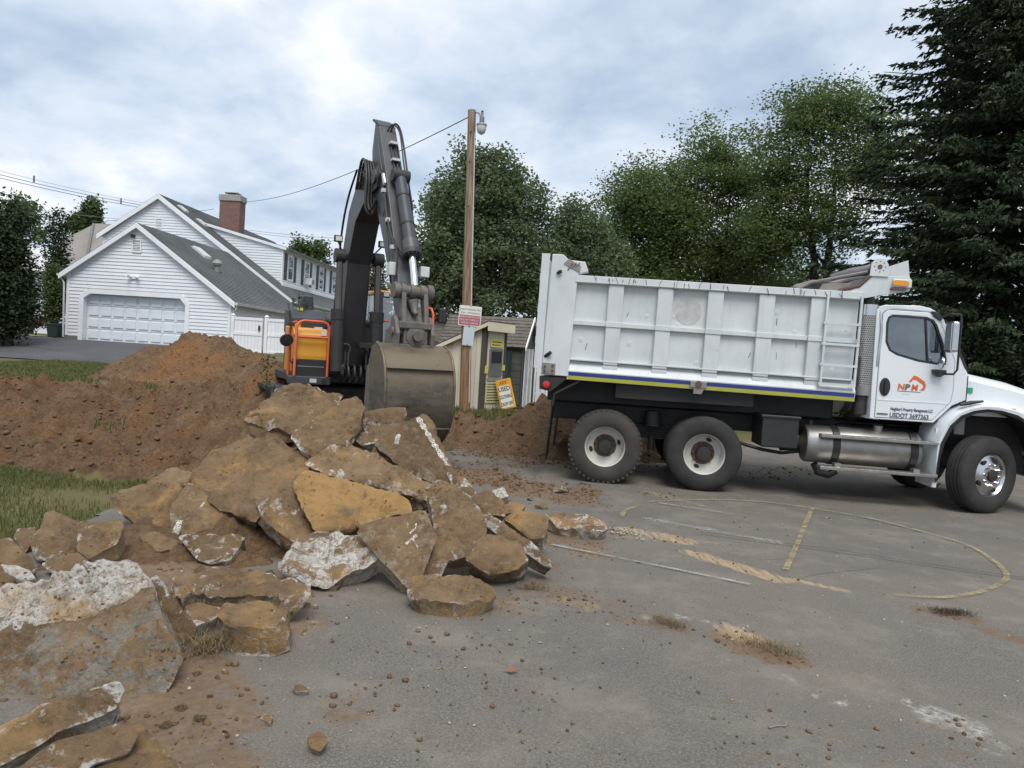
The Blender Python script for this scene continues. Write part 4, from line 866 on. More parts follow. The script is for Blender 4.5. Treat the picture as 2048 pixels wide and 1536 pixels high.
# ---- wheels: tyre (part) > rim, hub, nuts
def wheel(name, x, y, side, steer=0.0, tread=True, deep=True, chrome=False, dusty=False, rr=.52, w=.29, spin=0.0):
    """axis along local Y, outer face at -Y when side = -1"""
    Mx = Matrix.Rotation(R(90), 4, 'X') @ Matrix.Rotation(spin, 4, 'Z')      # local z of the lathe -> -y
    h = w/2
    prof = [(.285, -h+.02), (.31, -h), (.40, -h-.012), (.47, -h+.004), (.505, -h+.03), (rr, -h+.055)]
    nr = 4 if not tread else 5
    for k in range(nr+1):
        u = -h+.055+(w-.11)*k/nr
        if 0 < k < nr: prof += [(rr, u-.008), (rr-.016, u-.005), (rr-.016, u+.005), (rr, u+.008)]
    prof += [(rr, h-.055), (.505, h-.03), (.47, h-.004), (.40, h+.012), (.31, h), (.285, h-.02)]
    b = MB().lathe(prof, 56, Mx, False); t = b.build('wheel', m_tdust if dusty else m_tire, truck, smooth=True)
    t.location = (x, y, rr); t.rotation_euler = (0, 0, steer)
    if tread:       # shoulder lugs
        lb = MB()
        for k in range(44):
            a = 2*math.pi*k/44
            for sgn in (-1, 1):
                m_ = Mx @ Matrix.Rotation(a, 4, 'Z'); lb.box(rr-.03, rr+.004, -.022, .022, sgn*(h-.045)-.028, sgn*(h-.045)+.028, m_)
        q = lb.build('tread_lugs', m_tdust if dusty else m_tire, t); q['kind'] = 'stuff'
    o_ = 1 if side < 0 else -1          # outer direction in lathe z
    if chrome:      # convex steer-axle wheel
        prof = [(.288, .135), (.300, .14), (.285, .12), (.262, .10), (.245, .10), (.20, .135), (.165, .15), (.16, .145)]
        mt = m_chrome
    else:           # deep-dish dual wheel
        prof = [(.288, .125), (.303, .135), (.296, .118), (.272, .10), (.262, .0), (.248, -.035), (.20, -.045), (.165, -.045), (.16, -.05)]
        mt = m_rim
    prof = [(r_, z*o_) for r_, z in prof]
    rim = MB().lathe(prof, 48, Mx, False).build('rim', mt, t, smooth=True)
    zb = (.145 if chrome else -.048)*o_
    MB().lathe([(.165, zb), (.15, zb+.004*o_), (.0, zb+.004*o_)], 32, Mx, False).build('disc', m_rust if not chrome else m_chrome, t, smooth=True)
    hh_ = .35 if chrome else 1.0
    MB().lathe([(.105 if not chrome else .085, zb), (.10 if not chrome else .08, zb+.09*o_*hh_), (.085 if not chrome else .06, zb+.115*o_*hh_), (.0, zb+.12*o_*hh_)], 24, Mx, False).build('hub', m_hub if not chrome else m_smoke, t, smooth=True)
    for k in range(10):
        a = 2*math.pi*k/10; p = Mx @ Vector((.143*math.cos(a), .143*math.sin(a), zb)); q = Mx @ Vector((.143*math.cos(a), .143*math.sin(a), zb+.04*o_)); MB().cyl(p, q, .017, n=6).build('lug_nut', m_chrome if chrome else m_rust, t)
    for a in ((0, math.pi) if not chrome else (0, math.pi/2*1.1, math.pi, 4.6)):      # hand holes
        rad, zz = (.205, -.043) if not chrome else (.215, .128)
        m_ = Mx @ Matrix.Rotation(a, 4, 'Z') @ Matrix.Translation((rad, 0, (zz+.004)*o_)) @ Matrix.Diagonal((.026, .04, 1, 1)); MB().lathe([(1, -.006), (1, .006), (0, .007)], 16, m_, False).build('hand_hole', m_dark, t)
    return t
wheel('wheel', 0, .15, -1, spin=.3, dusty=True); wheel('wheel', 1.375, .15, -1, tread=False, spin=1.2)
for xx in (0, 1.375):
    for yy, sd_ in ((.49, -1), (WD-.49, 1), (WD-.15, 1)): wheel('wheel', xx, yy, sd_, tread=False)
wheel('wheel', 5.06, .20, -1, R(27), tread=False, chrome=True, spin=.5, w=.31); wheel('wheel', 5.06, WD-.28, 1, R(22), tread=False, chrome=True, w=.31)
# ---- dump body
body = MB()
zb_ = 1.62
def dside(y0, y1): body.prism([(-.6, zb_), (3.24, zb_), (3.24, 2.82), (-.6, 2.82)], y0, y1)
dside(.075, .09); dside(WD-.09, WD-.075)
body.box(-.95, 3.24, .09, WD-.09, 1.50, 1.60).box(3.16, 3.24, .09, WD-.09, 1.6, 2.85)
dump = body.build('dump_body', m_body, truck, bevel=.004); dump.rotation_euler = (0, R(.75), 0); dump.location = (0, 0, .012)
for sgn, yy in ((1, 0.0), (-1, WD)):
    f = lambda a: yy+sgn*a
    def pz(pts, a0, a1, name, mat=m_body, bev=.006): return MB().prism(pts, min(f(a0), f(a1)), max(f(a0), f(a1))).build(name, mat, dump, bevel=bev)
    pz([(-.6, 2.79), (3.26, 2.79), (3.26, 2.895), (-.6, 2.895)], -.02, .10, 'top_rail'); pz([(-.6, 2.80), (3.26, 2.80), (3.26, 2.806), (-.6, 2.806)], -.026, -.019, 'rail_seam', m_gut, 0)
    for k in range(5): x0 = -.13+k*.683; pz([(x0, 1.66), (x0+.205, 1.66), (x0+.215, 2.79), (x0, 2.79)], .0, .076, 'rib', m_body, .014)
    xs_ = [-.6]+[v_ for k in range(5) for v_ in (-.13+k*.683, -.13+k*.683+.21)]+[3.24]
    for k in range(0, len(xs_), 2): pz([(xs_[k], 2.20), (xs_[k+1], 2.20), (xs_[k+1], 2.265), (xs_[k], 2.265)], .02, .076, 'mid_rail')
    for k in range(5): x0 = -.13+k*.683; pz([(x0-.004, 2.195), (x0+.214, 2.195), (x0+.214, 2.27), (x0-.004, 2.27)], -.012, .0, 'mid_rail')
    # flared lower ledge
    e = MB(); e.add([(-.62, f(.0), 1.42), (3.27, f(.0), 1.42), (3.27, f(-.02), 1.545), (-.62, f(-.02), 1.545), (3.27, f(.076), 1.70), (-.62, f(.076), 1.70), (-.62, f(.09), 1.42), (3.27, f(.09), 1.42)], [(0, 1, 2, 3), (3, 2, 4, 5), (0, 6, 7, 1), (1, 7, 4, 2), (0, 3, 5, 6), (6, 5, 4, 7)]); e.build('lower_ledge', m_body, dump)
    pz([(-.6, 1.695), (3.24, 1.695), (3.24, 1.72), (-.6, 1.72)], -.005, .076, 'ledge_lip')
    for k in range(5): x0 = -.13+k*.683; MB().add([(x0, f(.045), 1.655), (x0+.205, f(.045), 1.655), (x0+.205, f(.012), 1.60), (x0, f(.012), 1.60), (x0, f(.01), 1.655), (x0+.205, f(.01), 1.655)], [(0, 1, 5, 4), (4, 5, 2, 3)]).build('rib_foot', m_body, dump, fix=False)
    for (z0, z1, mm, d0, d1) in ((1.478, 1.53, m_blue, -.0094, -.0176), (1.424, 1.474, m_yel, -.0007, -.0086)):
        for (xa, xb) in ((-.6, 1.09), (1.31, 3.26)): MB().add([(xa, f(d0-.004), z0), (xb, f(d0-.004), z0), (xb, f(d1-.004), z1), (xa, f(d1-.004), z1)], [(0, 1, 2, 3)]).build('stripe', mm, dump, fix=False)
    # rear corner post with its raised top
    pz([(-.985, 1.46), (-.60, 1.46), (-.575, 2.9), (-.43, 2.95), (-.485, 3.085), (-.72, 3.10), (-.80, 3.17), (-.955, 3.17)], -.015, .11, 'corner_post', m_body, .01)
    MB().box(1.09, 1.31, f(-.028)-.02, f(-.028)+.02, 1.44, 1.53).build('latch_plate', m_tarp2, dump, bevel=.008)
    MB().cyl((1.2, f(-.06), 1.495), (1.2, f(0), 1.495), .045, n=12).build('latch_pin', m_rust, dump); MB().prism([(1.14, 1.36), (1.25, 1.36), (1.28, 1.44), (1.14, 1.44)], f(-.03)-.01, f(-.03)+.01).build('latch_tab', m_tarp2, dump)
tg_ = MB().box(-1.075, -1.0, -.01, WD+.01, 1.55, 3.13).build('tailgate', m_body, dump, bevel=.01)
for yy in (-.012, WD+.012): MB().box(-1.10, -.985, yy-.012, yy+.012, 1.55, 3.17).build('tailgate_edge', m_body, tg_)
for zz in (1.9, 2.35, 2.8): MB().box(-1.12, -1.075, .1, WD-.1, zz, zz+.1).build('tailgate_rib', m_body, tg_)
MB().tube([(-.86, -.03, 2.90), (-.84, -.05, 2.92), (-.80, -.05, 2.93)], .022, 8).build('hinge_pin', m_dark, dump); MB().cyl((-.95, .0, 1.72), (-.87, -.07, 1.78), .025, n=10).build('chain_hook', m_dark, dump)
MB().box(-.98, -.79, -.03, -.016, 1.475, 1.63).build('hinge_plate', m_tarp2, dump, bevel=.004)
for xx, zz in ((-.94, 1.58), (-.83, 1.60), (-.94, 1.52), (-.83, 1.53)): MB().cyl((xx, -.03, zz), (xx, -.048, zz), .016, n=6).build('bolt', m_rust, dump)
MB().prism([(-.12, 0), (.14, .02), (.10, .10), (-.10, .10)], -.026, -.016, m=Matrix.Translation((-.68, 0, 2.98)) @ Matrix.Rotation(R(30), 4, 'Y')).build('hand_grip', m_tarp2, dump)
for k in range(3): MB().tube([(-.72+k*.05, -.02, 2.96+.02*k), (-.66+k*.05, -.035, 3.06)], .01, 6).build('grip_bar', m_tarp2, dump)
for x, z in ((.99, 2.49),): MB().lathe([(.185, 0), (.185, .004), (0, .004)], 40, Matrix.Translation((x, .0745, z)) @ Matrix.Rotation(R(90), 4, 'X'), False).build('faded_decal', paint('faded_decal', (.52, .53, .52), (.40, .40, .39), .7, 9), dump)
for k in range(46):     # dents, drips and scuffs on the side (raised bits a few mm thick)
    x = random.uniform(-.5, 3.1); z = random.choice([2.85, 2.85, 2.82, random.uniform(1.7, 2.7)]); ln_ = random.uniform(.03, .11)
    y = -.0235 if z > 2.8 else (.073 if not any(-.14+k2*.683 < x < .09+k2*.683 for k2 in range(5)) else -.003)
    if 2.17 < z < 2.3 or 2.74 < z < 2.81: continue
    a = random.uniform(-.5, .5); MB().tube([(x, y, z-ln_/2), (x+a*ln_*.3, y-.002, z), (x+a*ln_, y, z+ln_/2)], random.uniform(.002, .0045), 5).build('scratch', m_rust if k % 2 else m_gry, dump)
for k in range(16):
    x = random.uniform(-.5, 3.1); z = random.choice([random.uniform(1.78, 2.15), random.uniform(2.3, 2.72)])
    if any(-.17+k2*.683 < x < .12+k2*.683 for k2 in range(5)): continue
    MB().sphere((x, .077, z), .04, 10, (1, .13, random.uniform(.7, 1.4))).build('dent', m_body, dump, smooth=True)
# ladder
for xx in (2.80, 3.235): MB().box(xx-.014, xx+.014, -.06, -.03, 1.62, 2.84).build('ladder_rail', m_body, dump)
for zz in (2.45, 2.17, 1.89, 1.63): MB().box(2.77, 3.25, -.065, -.02, zz-.014, zz+.018).build('ladder_rung', m_body, dump)
# head board, cab shield and tarp
hpl = [(3.05, 2.85), (3.26, 2.84), (3.29, 2.82), (3.52, 2.88), (3.85, 2.95), (3.87, 3.09), (3.83, 3.14), (3.30, 3.12), (3.18, 2.98)]
for y0 in (.02, WD-.06):
    pl_ = MB().prism(hpl, y0, y0+.04).build('headboard_cheek', m_body, dump, bevel=.005)
    MB().prism([(3.32, 3.12), (3.56, 3.12), (3.55, 3.28), (3.50, 3.36), (3.39, 3.36), (3.33, 3.29)], y0-.02, y0+.0).build('bracket_plate', m_body, dump, bevel=.004)
    MB().cyl((3.44, y0-.03, 3.25), (3.44, y0+.05, 3.25), .03, n=12).build('roller_axle', m_rust, dump)
    for k in range(8): a = k*math.pi/4; MB().cyl((3.44+.07*math.cos(a), y0-.024, 3.25+.07*math.sin(a)), (3.44+.07*math.cos(a), y0-.018, 3.25+.07*math.sin(a)), .007, n=6).build('bolt', m_dark, dump)
MB().add([(3.55, .03, 3.26), (3.80, .03, 3.36), (3.84, .03, 3.12), (3.55, .03, 3.10), (3.55, WD-.03, 3.26), (3.80, WD-.03, 3.36), (3.84, WD-.03, 3.12), (3.55, WD-.03, 3.10), (3.66, .031, 3.11)], [(0, 1, 2, 8, 3), (4, 7, 6, 5), (0, 4, 5, 1), (1, 5, 6, 2), (0, 3, 7, 4)]).build('cab_shield', m_body, dump)
MB().add([(3.24, .06, 2.84), (3.24, WD-.06, 2.84), (3.56, WD-.06, 3.11), (3.56, .06, 3.11), (3.84, .06, 3.12), (3.84, WD-.06, 3.12)], [(0, 1, 2, 3), (3, 2, 5, 4)]).build('headboard', m_body, dump, fix=False)
lt_ = MB().box(3.62, 3.86, -.01, .02, 2.99, 3.10).build('marker_light', m_wht, dump, bevel=.01); MB().prism([(3.66+.05*math.cos(a)*1 + (.11 if math.cos(a) > 0 else 0), 3.045+.036*math.sin(a)) for a in np.linspace(0, 6.2, 20)], -.026, -.01).build('amber_lens', m_amb, lt_)
MB().box(3.6, 3.80, -.012, .02, 2.955, 2.98).build('light_bracket', m_rust, dump)
trp = MB().tube([(2.85, .1, 3.08), (3.1, .1, 3.17), (3.36, .1, 3.24)], [.045, .055, .05], 12).build('tarp_arm', m_tarp, dump, smooth=True)
MB().tube([(3.40, .05, 3.24), (3.40, WD-.05, 3.24)], .075, 14).build('tarp_roll', m_tarp, dump, smooth=True)
tv = []; tf = []; nu, nv = 16, 8
for i in range(nu):
    for j in range(nv):
        u = i/(nu-1); w_ = j/(nv-1); x = 2.42+u*.92; z = 2.90+u*.26+.07*math.sin(u*9+w_*3)*(1-u)+.05*math.sin(w_*11+u*5)*.6; tv.append((x, .06+w_*(WD-.12), z))
for i in range(nu-1):
    for j in range(nv-1): a = i*nv+j; tf.append((a, a+1, a+nv+1, a+nv))
o_ = MB().add(tv, tf).build('tarp_sheet', m_tarp2, dump, smooth=True); sm = o_.modifiers.new('solid', 'SOLIDIFY'); sm.thickness = .03
MB().tube([(2.38, .04, 2.87), (2.58, .04, 2.99), (3.30, .04, 3.18)], .02, 6).build('tarp_bow', m_tarp2, dump); MB().tube([(2.95, .03, 2.90), (3.2, .03, 2.98), (3.34, .03, 3.13)], [.02, .03, .03], 8).build('tarp_bow', m_rust, dump)
MB().prism([(2.70, 2.9), (3.05, 2.9), (3.12, 3.02), (2.74, 2.99)], .05, .07).build('tarp_flap', m_tarp2, dump)
# ---- chassis
ch_ = MB().box(-.85, 5.7, .78, .86, .82, 1.08).build('frame_rail', m_blk, truck, bevel=.01); MB().box(-.85, 5.7, 1.58, 1.66, .82, 1.08).build('frame_rail', m_blk, truck, bevel=.01)
MB().box(-.9, 3.2, .55, 1.9, 1.10, 1.50).build('subframe', m_blk, truck, bevel=.02); MB().box(.1, 2.0, .12, .55, 1.22, 1.45).build('hoist_apron', m_blk, truck)
for x in (0, 1.375, 5.06):
    MB().cyl((x, .45, .52), (x, WD-.45, .52), .07, n=14).build('axle', m_blk, truck, smooth=True)
    if x < 3: MB().sphere((x, WD/2, .52), .21, 16).build('differential', m_blk, truck, smooth=True)
for k in range(6): MB().box(.1+k*.02, 1.28-k*.02, .70, .78, .62+k*.035, .648+k*.035).build('leaf_spring', m_blk, truck)
MB().cyl((.68, .6, .82), (.68, .6, 1.04), .14, .11, 18).build('spring_saddle', m_blk, truck, smooth=True); MB().cyl((.68, .62, .45), (.68, .62, .66), .05, n=10).build('torque_rod', m_blk, truck)
for k in range(12): MB().sphere((.34+.068*(k % 12), .775, .98+.04*(k % 2)), .012, 6).build('rivet', m_blk2, truck)
MB().prism([(-.98, 1.28), (-.82, 1.25), (-.63, 1.42), (-.60, 1.46), (-.99, 1.46)], .0, WD, 'y').build('rear_sill', m_blk, truck)
tl = MB().lathe([(.05, 0), (.05, .02), (.042, .028), (0, .03)], 20, Matrix.Translation((-.885, -.001, 1.345)) @ Matrix.Rotation(R(90), 4, 'X'), False).build('tail_light', m_redl, truck, smooth=True); MB().lathe([(.062, 0), (.062, .012), (.05, .014)], 20, Matrix.Translation((-.885, -.001, 1.345)) @ Matrix.Rotation(R(90), 4, 'X'), False).build('light_rim', m_blk2, tl)
for yy in (.02, WD-.62):
    MB().add([(-.79, yy, 1.06), (-.79, yy+.58, 1.06), (-.85, yy+.58, .24), (-.85, yy, .24), (-.78, yy, 1.06), (-.78, yy+.58, 1.06), (-.84, yy+.58, .24), (-.84, yy, .24)], [(0, 1, 2, 3), (7, 6, 5, 4), (0, 4, 5, 1), (1, 5, 6, 2), (2, 6, 7, 3), (3, 7, 4, 0)]).build('mud_flap', m_blk2, truck)
    MB().tube([(-.78, yy+.04, 1.05), (-.76, yy+.04, 1.22), (-.42, yy+.04, 1.42)], .02, 8).build('flap_hanger', m_blk2, truck)
MB().box(2.13, 2.62, .06, .7, .68, 1.11).build('battery_box', m_blk2, truck, bevel=.02); MB().box(2.11, 2.64, .04, .72, 1.09, 1.13).build('box_lid', m_blk2, truck, bevel=.01)
MB().tube([(1.75, .5, .72), (2.0, .4, .66), (2.2, .3, .62), (2.5, .4, .58), (2.8, .5, .62)], .025, 8).build('air_hose', m_blk2, truck, smooth=True)
MB().tube([(2.92, .3, .48), (2.98, .3, .36), (3.12, .3, .33), (3.22, .3, .40)], .05, 10).build('drain_pipe', m_blk, truck, smooth=True)
MB().cyl((2.6, .9, .62), (4.4, 1.2, .75), .06, n=12).build('drive_shaft', m_blk, truck); MB().box(3.3, 4.6, .7, 1.7, .6, 1.05).build('transmission', m_blk, truck, bevel=.08)
# ---- fuel tank with steps
tk = MB().lathe([(0, 0), (.24, .0), (.262, .03), (.262, 1.47), (.24, 1.5), (0, 1.5)], 40, Matrix.Translation((2.76, .34, .755)) @ Matrix.Rotation(R(90), 4, 'Y'), False).build('fuel_tank', m_alu, truck, smooth=True)
for x in (3.09, 4.10): MB().lathe([(.266, 0), (.274, .01), (.274, .09), (.266, .10)], 40, Matrix.Translation((x, .34, .755)) @ Matrix.Rotation(R(90), 4, 'Y'), False).build('strap', m_blk2, tk)
MB().cyl((3.72, .28, .99), (3.72, .26, 1.08), .06, n=16).build('filler_cap', m_alu, tk, smooth=True); MB().cyl((2.84, .32, 1.0), (2.84, .32, 1.08), .025, n=8).build('vent_pipe', m_blk2, tk)
for (z, y0, y1) in ((.90, -.02, .12), (.47, -.06, .12)):
    sp_ = MB().box(2.90, 4.40, y0, y1, z-.022, z+.022).build('step', m_alu, truck, bevel=.006)
    for k in range(14): MB().box(2.95+k*.102, 3.02+k*.102, y0-.002, y0+.02, z+.022, z+.026).build('tread_bar', m_alu, sp_)
for x in (3.14, 4.15): MB().box(x-.04, x+.04, -.02, .1, .45, .54).build('step_bracket', m_alu, truck)
# ---- exhaust stack with perforated heat shield
stk = MB().tube([(3.44, .22, 1.22), (3.44, .22, 2.66), (3.445, .22, 2.84), (3.47, .22, 2.94), (3.55, .22, 3.03)], [.085, .085, .075, .075, .08], 20, cap=False).build('exhaust_stack', m_smoke, truck, smooth=True)
MB().tube([(3.44, .22, 1.5), (3.44, .3, 1.25), (3.44, .6, 1.15)], .08, 16).build('exhaust_elbow', m_smoke, truck, smooth=True)
MB().lathe([(.135, 0), (.135, .14)], 28, Matrix.Translation((3.45, .22, 1.48)), False).build('shield_band', m_alu, stk, smooth=True); MB().lathe([(.13, 0), (.13, .16)], 28, Matrix.Translation((3.45, .22, 2.56)), False).build('shield_band', m_chrome, stk, smooth=True)
th = MT('perforated_steel'); v = th.co('Object', False); spx = th.n('ShaderNodeSeparateXYZ'); th.l(v, spx.inputs[0])
ang = th.math('ARCTAN2', th.math('SUBTRACT', spx.outputs[1], .22), th.math('SUBTRACT', spx.outputs[0], 3.45)); cb_ = th.n('ShaderNodeCombineXYZ'); th.l(th.math('MULTIPLY', ang, 3.4), cb_.inputs[0]); th.l(th.math('MULTIPLY', spx.outputs[2], 19), cb_.inputs[1])
bk_ = th.n('ShaderNodeTexBrick'); th.l(cb_.outputs[0], bk_.inputs[0]); bk_.inputs['Scale'].default_value = 1.0; bk_.inputs['Brick Width'].default_value = .62; bk_.inputs['Row Height'].default_value = .55; bk_.inputs['Mortar Size'].default_value = .11
th.set(th.mix(bk_.outputs[1], (.045, .042, .04), (.50, .48, .45)), .35, th.math('MULTIPLY', bk_.outputs[1], .85)); th.bump(bk_.outputs[1], .5, .01)
MB().lathe([(.132, 0), (.132, .96)], 32, Matrix.Translation((3.45, .22, 1.61)), False).build('heat_shield', th.m, stk, smooth=True)
MB().tube([(3.56, .12, 2.66), (3.58, .10, 2.55), (3.60, .08, 2.4), (3.58, .1, 1.9)], .018, 8).build('grab_handle', m_chrome, truck, smooth=True)
MB().box(3.30, 3.36, .1, .3, 1.62, 2.0).build('bracket', m_blk2, truck)
# ---- cab shell
CY0, CY1 = .10, WD-.10
cabo = [(3.54, 1.17), (3.52, 2.64), (3.56, 2.70), (3.63, 2.725), (4.06, 2.735), (4.20, 2.71), (4.31, 2.65), (4.385, 2.565), (4.55, 2.25), (4.71, 1.92), (4.74, 1.86), (4.74, 1.50), (4.58, 1.42), (4.36, 1.17)]
door = [(3.60, 1.19), (3.60, 2.60), (3.64, 2.65), (3.70, 2.665), (4.18, 2.655), (4.29, 2.61), (4.34, 2.54), (4.47, 2.24), (4.565, 2.02), (4.575, 1.60), (4.555, 1.46), (4.34, 1.20)]
win = [(3.665, 2.22), (3.655, 2.48), (3.675, 2.56), (3.73, 2.595), (4.17, 2.585), (4.25, 2.555), (4.30, 2.49), (4.40, 2.24), (4.455, 2.03), (4.45, 1.965), (4.41, 1.95), (4.1, 1.985), (3.82, 2.055), (3.72, 2.11)]
def inset(poly, d):
    n = len(poly); c = Vector((sum(p[0] for p in poly)/n, sum(p[1] for p in poly)/n)); r_ = []
    for i in range(n):
        p = Vector(poly[i]); a = Vector(poly[i-1]); b = Vector(poly[(i+1) % n]); e1 = (p-a).normalized(); e2 = (b-p).normalized(); nn = Vector((e1.y, -e1.x))+Vector((e2.y, -e2.x)); nn.normalize()
        if nn.dot(c-p) < 0: nn = -nn
        r_.append(tuple(p+nn*d))
    return r_
cab = MB().prism(cabo, CY0, CY0+.05, holes=[door]).build('cab', m_cab, truck, bevel=.012)
MB().prism(cabo, CY1-.05, CY1, holes=[door]).build('cab_side', m_cab, cab, bevel=.012)
def loftstrip(pts, y0, y1, name, mat, par, th=.03, nsm=True):
    vs = [(x, y0, z) for x, z in pts]+[(x, y1, z) for x, z in pts]; n = len(pts); o = MB().add(vs, [(i, i+1, i+1+n, i+n) for i in range(n-1)]).build(name, mat, par, smooth=nsm, fix=False); s_ = o.modifiers.new('s', 'SOLIDIFY'); s_.thickness = th; return o
loftstrip([cabo[i] for i in (1, 2, 3, 4, 5, 6, 7)], CY0+.01, CY1-.01, 'roof', m_cab, cab)
loftstrip([(3.53, 1.17), (3.515, 2.64)], CY0+.02, CY1-.02, 'rear_wall', m_cab, cab); loftstrip([cabo[7], cabo[8], cabo[9]], CY0+.12, CY1-.12, 'windshield', m_glass, cab, .008)
for yy in (CY0+.01, CY1-.12): loftstrip([cabo[7], cabo[8], cabo[9]], yy, yy+.11, 'windshield_pillar', m_cab, cab)
MB().prism([(4.39, 2.565), (4.41, 2.57), (4.73, 1.93), (4.70, 1.92)], CY0-.006, CY0+.03).build('windshield_seal', m_blk2, cab)
MB().box(3.56, 4.7, CY0+.05, CY1-.05, 1.18, 1.24).build('cab_floor', m_seat, cab)
MB().prism([(4.36, 1.3), (4.72, 1.3), (4.72, 1.92), (4.5, 1.98), (4.36, 1.9)], CY0+.08, CY1-.08).build('dashboard', m_seat, cab, bevel=.03)
for yy in (.32, 1.55):
    st = MB().prism([(3.66, 1.35), (4.15, 1.35), (4.15, 1.55), (3.80, 1.6), (3.72, 2.2), (3.68, 2.42), (3.60, 2.42), (3.60, 1.5)], yy, yy+.5).build('seat', m_seat, cab, bevel=.05)
MB().lathe([(.2, -.012), (.215, 0), (.2, .012), (.185, 0), (.2, -.012)], 24, Matrix.Translation((4.24, 1.75, 2.0)) @ Matrix.Rotation(R(-60), 4, 'Y'), False).build('steering_wheel', m_blk2, cab)
for sgn, yy in ((-1, CY0), (1, CY1)):
    y0, y1 = (yy-.006, yy+.045) if sgn < 0 else (yy-.045, yy+.006)
    d = MB().prism(inset(door, .007), y0, y1, holes=[win]).build('door', m_cab, truck, bevel=.008)
    yo = y0 if sgn < 0 else y1
    MB().prism(win, yo-.004 if sgn < 0 else yo-.02, yo+.02 if sgn < 0 else yo+.004, holes=[inset(win, .026)]).build('window_seal', m_blk2, d)
    MB().prism(inset(win, .02), (y0+y1)/2-.003, (y0+y1)/2+.003).build('window_pane', m_glass, d)
    MB().prism([(4.145, 2.57), (4.165, 2.57), (4.235, 1.97), (4.215, 1.97)], y0+.004, y1-.004).build('window_divider', m_blk2, d)
    MB().prism([(3.63+.07*(1+math.cos(a))*1.0-.0, 1.615+.125*math.sin(a)*(1 if abs(math.sin(a)) < .99 else 1)) for a in np.linspace(0, 2*math.pi, 20, False)], yo-.012, yo+.012).build('handle', m_blk2, d, bevel=.006)
    MB().tube([(3.70, yo-.02*-sgn if sgn > 0 else yo-.02, 1.70), (3.70, yo+.02*sgn, 1.53)], .018, 8).build('handle_grip', m_blk, d)
    MB().prism([(3.62, 1.43), (4.52, 1.435), (4.52, 1.447), (3.62, 1.445)], yo-.005, yo+.005).build('body_crease', m_cab, d)
    if sgn < 0:
        xr = (R(90), 0, 0); yt = yo-.0035
        text('N', .105, m_org, d, (3.862, yt, 1.595), xr, bold=.005, sx=1.1, shear=.1); text('M', .105, m_org, d, (4.038, yt, 1.595), xr, bold=.005, sx=1.0, shear=.1)
        text('P', .105, m_gry, d, (3.955, yt, 1.595), xr, bold=.005, sx=1.1, shear=.1)
        MB().prism([(4.00, 1.705), (4.06, 1.79), (4.10, 1.785), (4.20, 1.72), (4.225, 1.66), (4.205, 1.60), (4.15, 1.595), (4.19, 1.64), (4.185, 1.675), (4.09, 1.735), (4.055, 1.735), (4.03, 1.70)], yo-.004, yo-.001).build('house_emblem', m_org, d)
        MB().box(3.865, 4.16, yo-.0035, yo-.001, 1.568, 1.576).build('emblem_line', m_gry, d); text('(203) 555-0100'[:0]+'- - - - - -', .03, m_gry, d, (3.93, yt, 1.53), xr)
        text("Neighbor's Property Management LLC", .062, m_gry, d, (3.795, yt, 1.305), xr, sx=.56, bold=.001); text('USDOT 3697363', .088, m_gry, d, (3.79, yt, 1.212), xr, sx=.80, bold=.002)
        MB().box(3.625, 3.765, yo-.006, yo, 1.235, 1.258).build('side_marker', m_gry, d)
for x, z in ((4.03, 2.745), (4.13, 2.742)): pass
for yy in (.45, .85, 1.22, 1.6, 2.0): MB().sphere((4.12, yy, 2.745), .045, 12, (1, 1, .7)).build('beacon', m_amb, cab, smooth=True)
# mirrors
for sgn, yy in ((-1, CY0), (1, CY1)):
    s_ = sgn; mr = MB().tube([(4.36, yy+.0, 2.60), (4.40, yy+s_*.16, 2.63), (4.49, yy+s_*.22, 2.62), (4.50, yy+s_*.22, 2.56), (4.50, yy+s_*.22, 1.90), (4.47, yy+s_*.2, 1.84), (4.34, yy+s_*.02, 1.83)], .014, 8).build('mirror', m_blk2, truck, smooth=True)
    MB().box(4.37, 4.46, yy+min(s_*.30, s_*.10), yy+max(s_*.30, s_*.10), 2.12, 2.53).build('mirror_head', m_chrome, mr, bevel=.03); MB().box(4.36, 4.369, yy+min(s_*.28, s_*.12), yy+max(s_*.28, s_*.12), 2.15, 2.50).build('mirror_glass', m_chrome, mr)
    MB().prism([(4.21, 2.67), (4.30, 2.66), (4.36, 2.58), (4.33, 2.54), (4.24, 2.60)], yy+min(s_*.0, s_*.03), yy+max(s_*.0, s_*.03)).build('mirror_mount', m_blk2, mr, bevel=.01)
    MB().prism([(4.27, 1.89), (4.43, 1.89), (4.43, 1.84), (4.36, 1.79), (4.29, 1.82)], yy+min(s_*.0, s_*.1), yy+max(s_*.0, s_*.1)).build('mirror_mount', m_blk2, mr, bevel=.01)
    MB().lathe([(.085, 0), (.08, .02), (0, .03)], 16, Matrix.Translation((4.33, yy+s_*.16, 1.98)) @ Matrix.Rotation(R(-90), 4, 'Y'), True).build('spot_mirror', m_chrome, mr, smooth=True)
# ---- hood loft (sections along x): y half-width, top z, shoulder
secs = [(4.74, .98, 1.90, 1.84), (4.80, .98, 1.905, 1.83), (5.1, .95, 1.86, 1.77), (5.45, .92, 1.80, 1.70), (5.8, .88, 1.70, 1.60), (6.0, .84, 1.60, 1.50), (6.08, .80, 1.45, 1.38)]
hv = []; hf = []; K = 16; YC = WD/2
for (x, hw, zt, zs) in secs:
    for k in range(K+1):
        u = k/K*2-1; a = abs(u)
        if a > .86: yv = hw*1.02; zv = zs-(a-.86)/.14*(zs-1.30)
        else: yv = hw*(a/.86); zv = zt-(zt-zs)*(a/.86)**4
        hv.append((x, YC+math.copysign(yv, u), zv))
for i in range(len(secs)-1):
    for k in range(K): a = i*(K+1)+k; hf.append((a, a+1, a+K+2, a+K+1))
hood = MB().add(hv, hf).build('hood', m_cab, truck, smooth=True); shade(hood, 60)
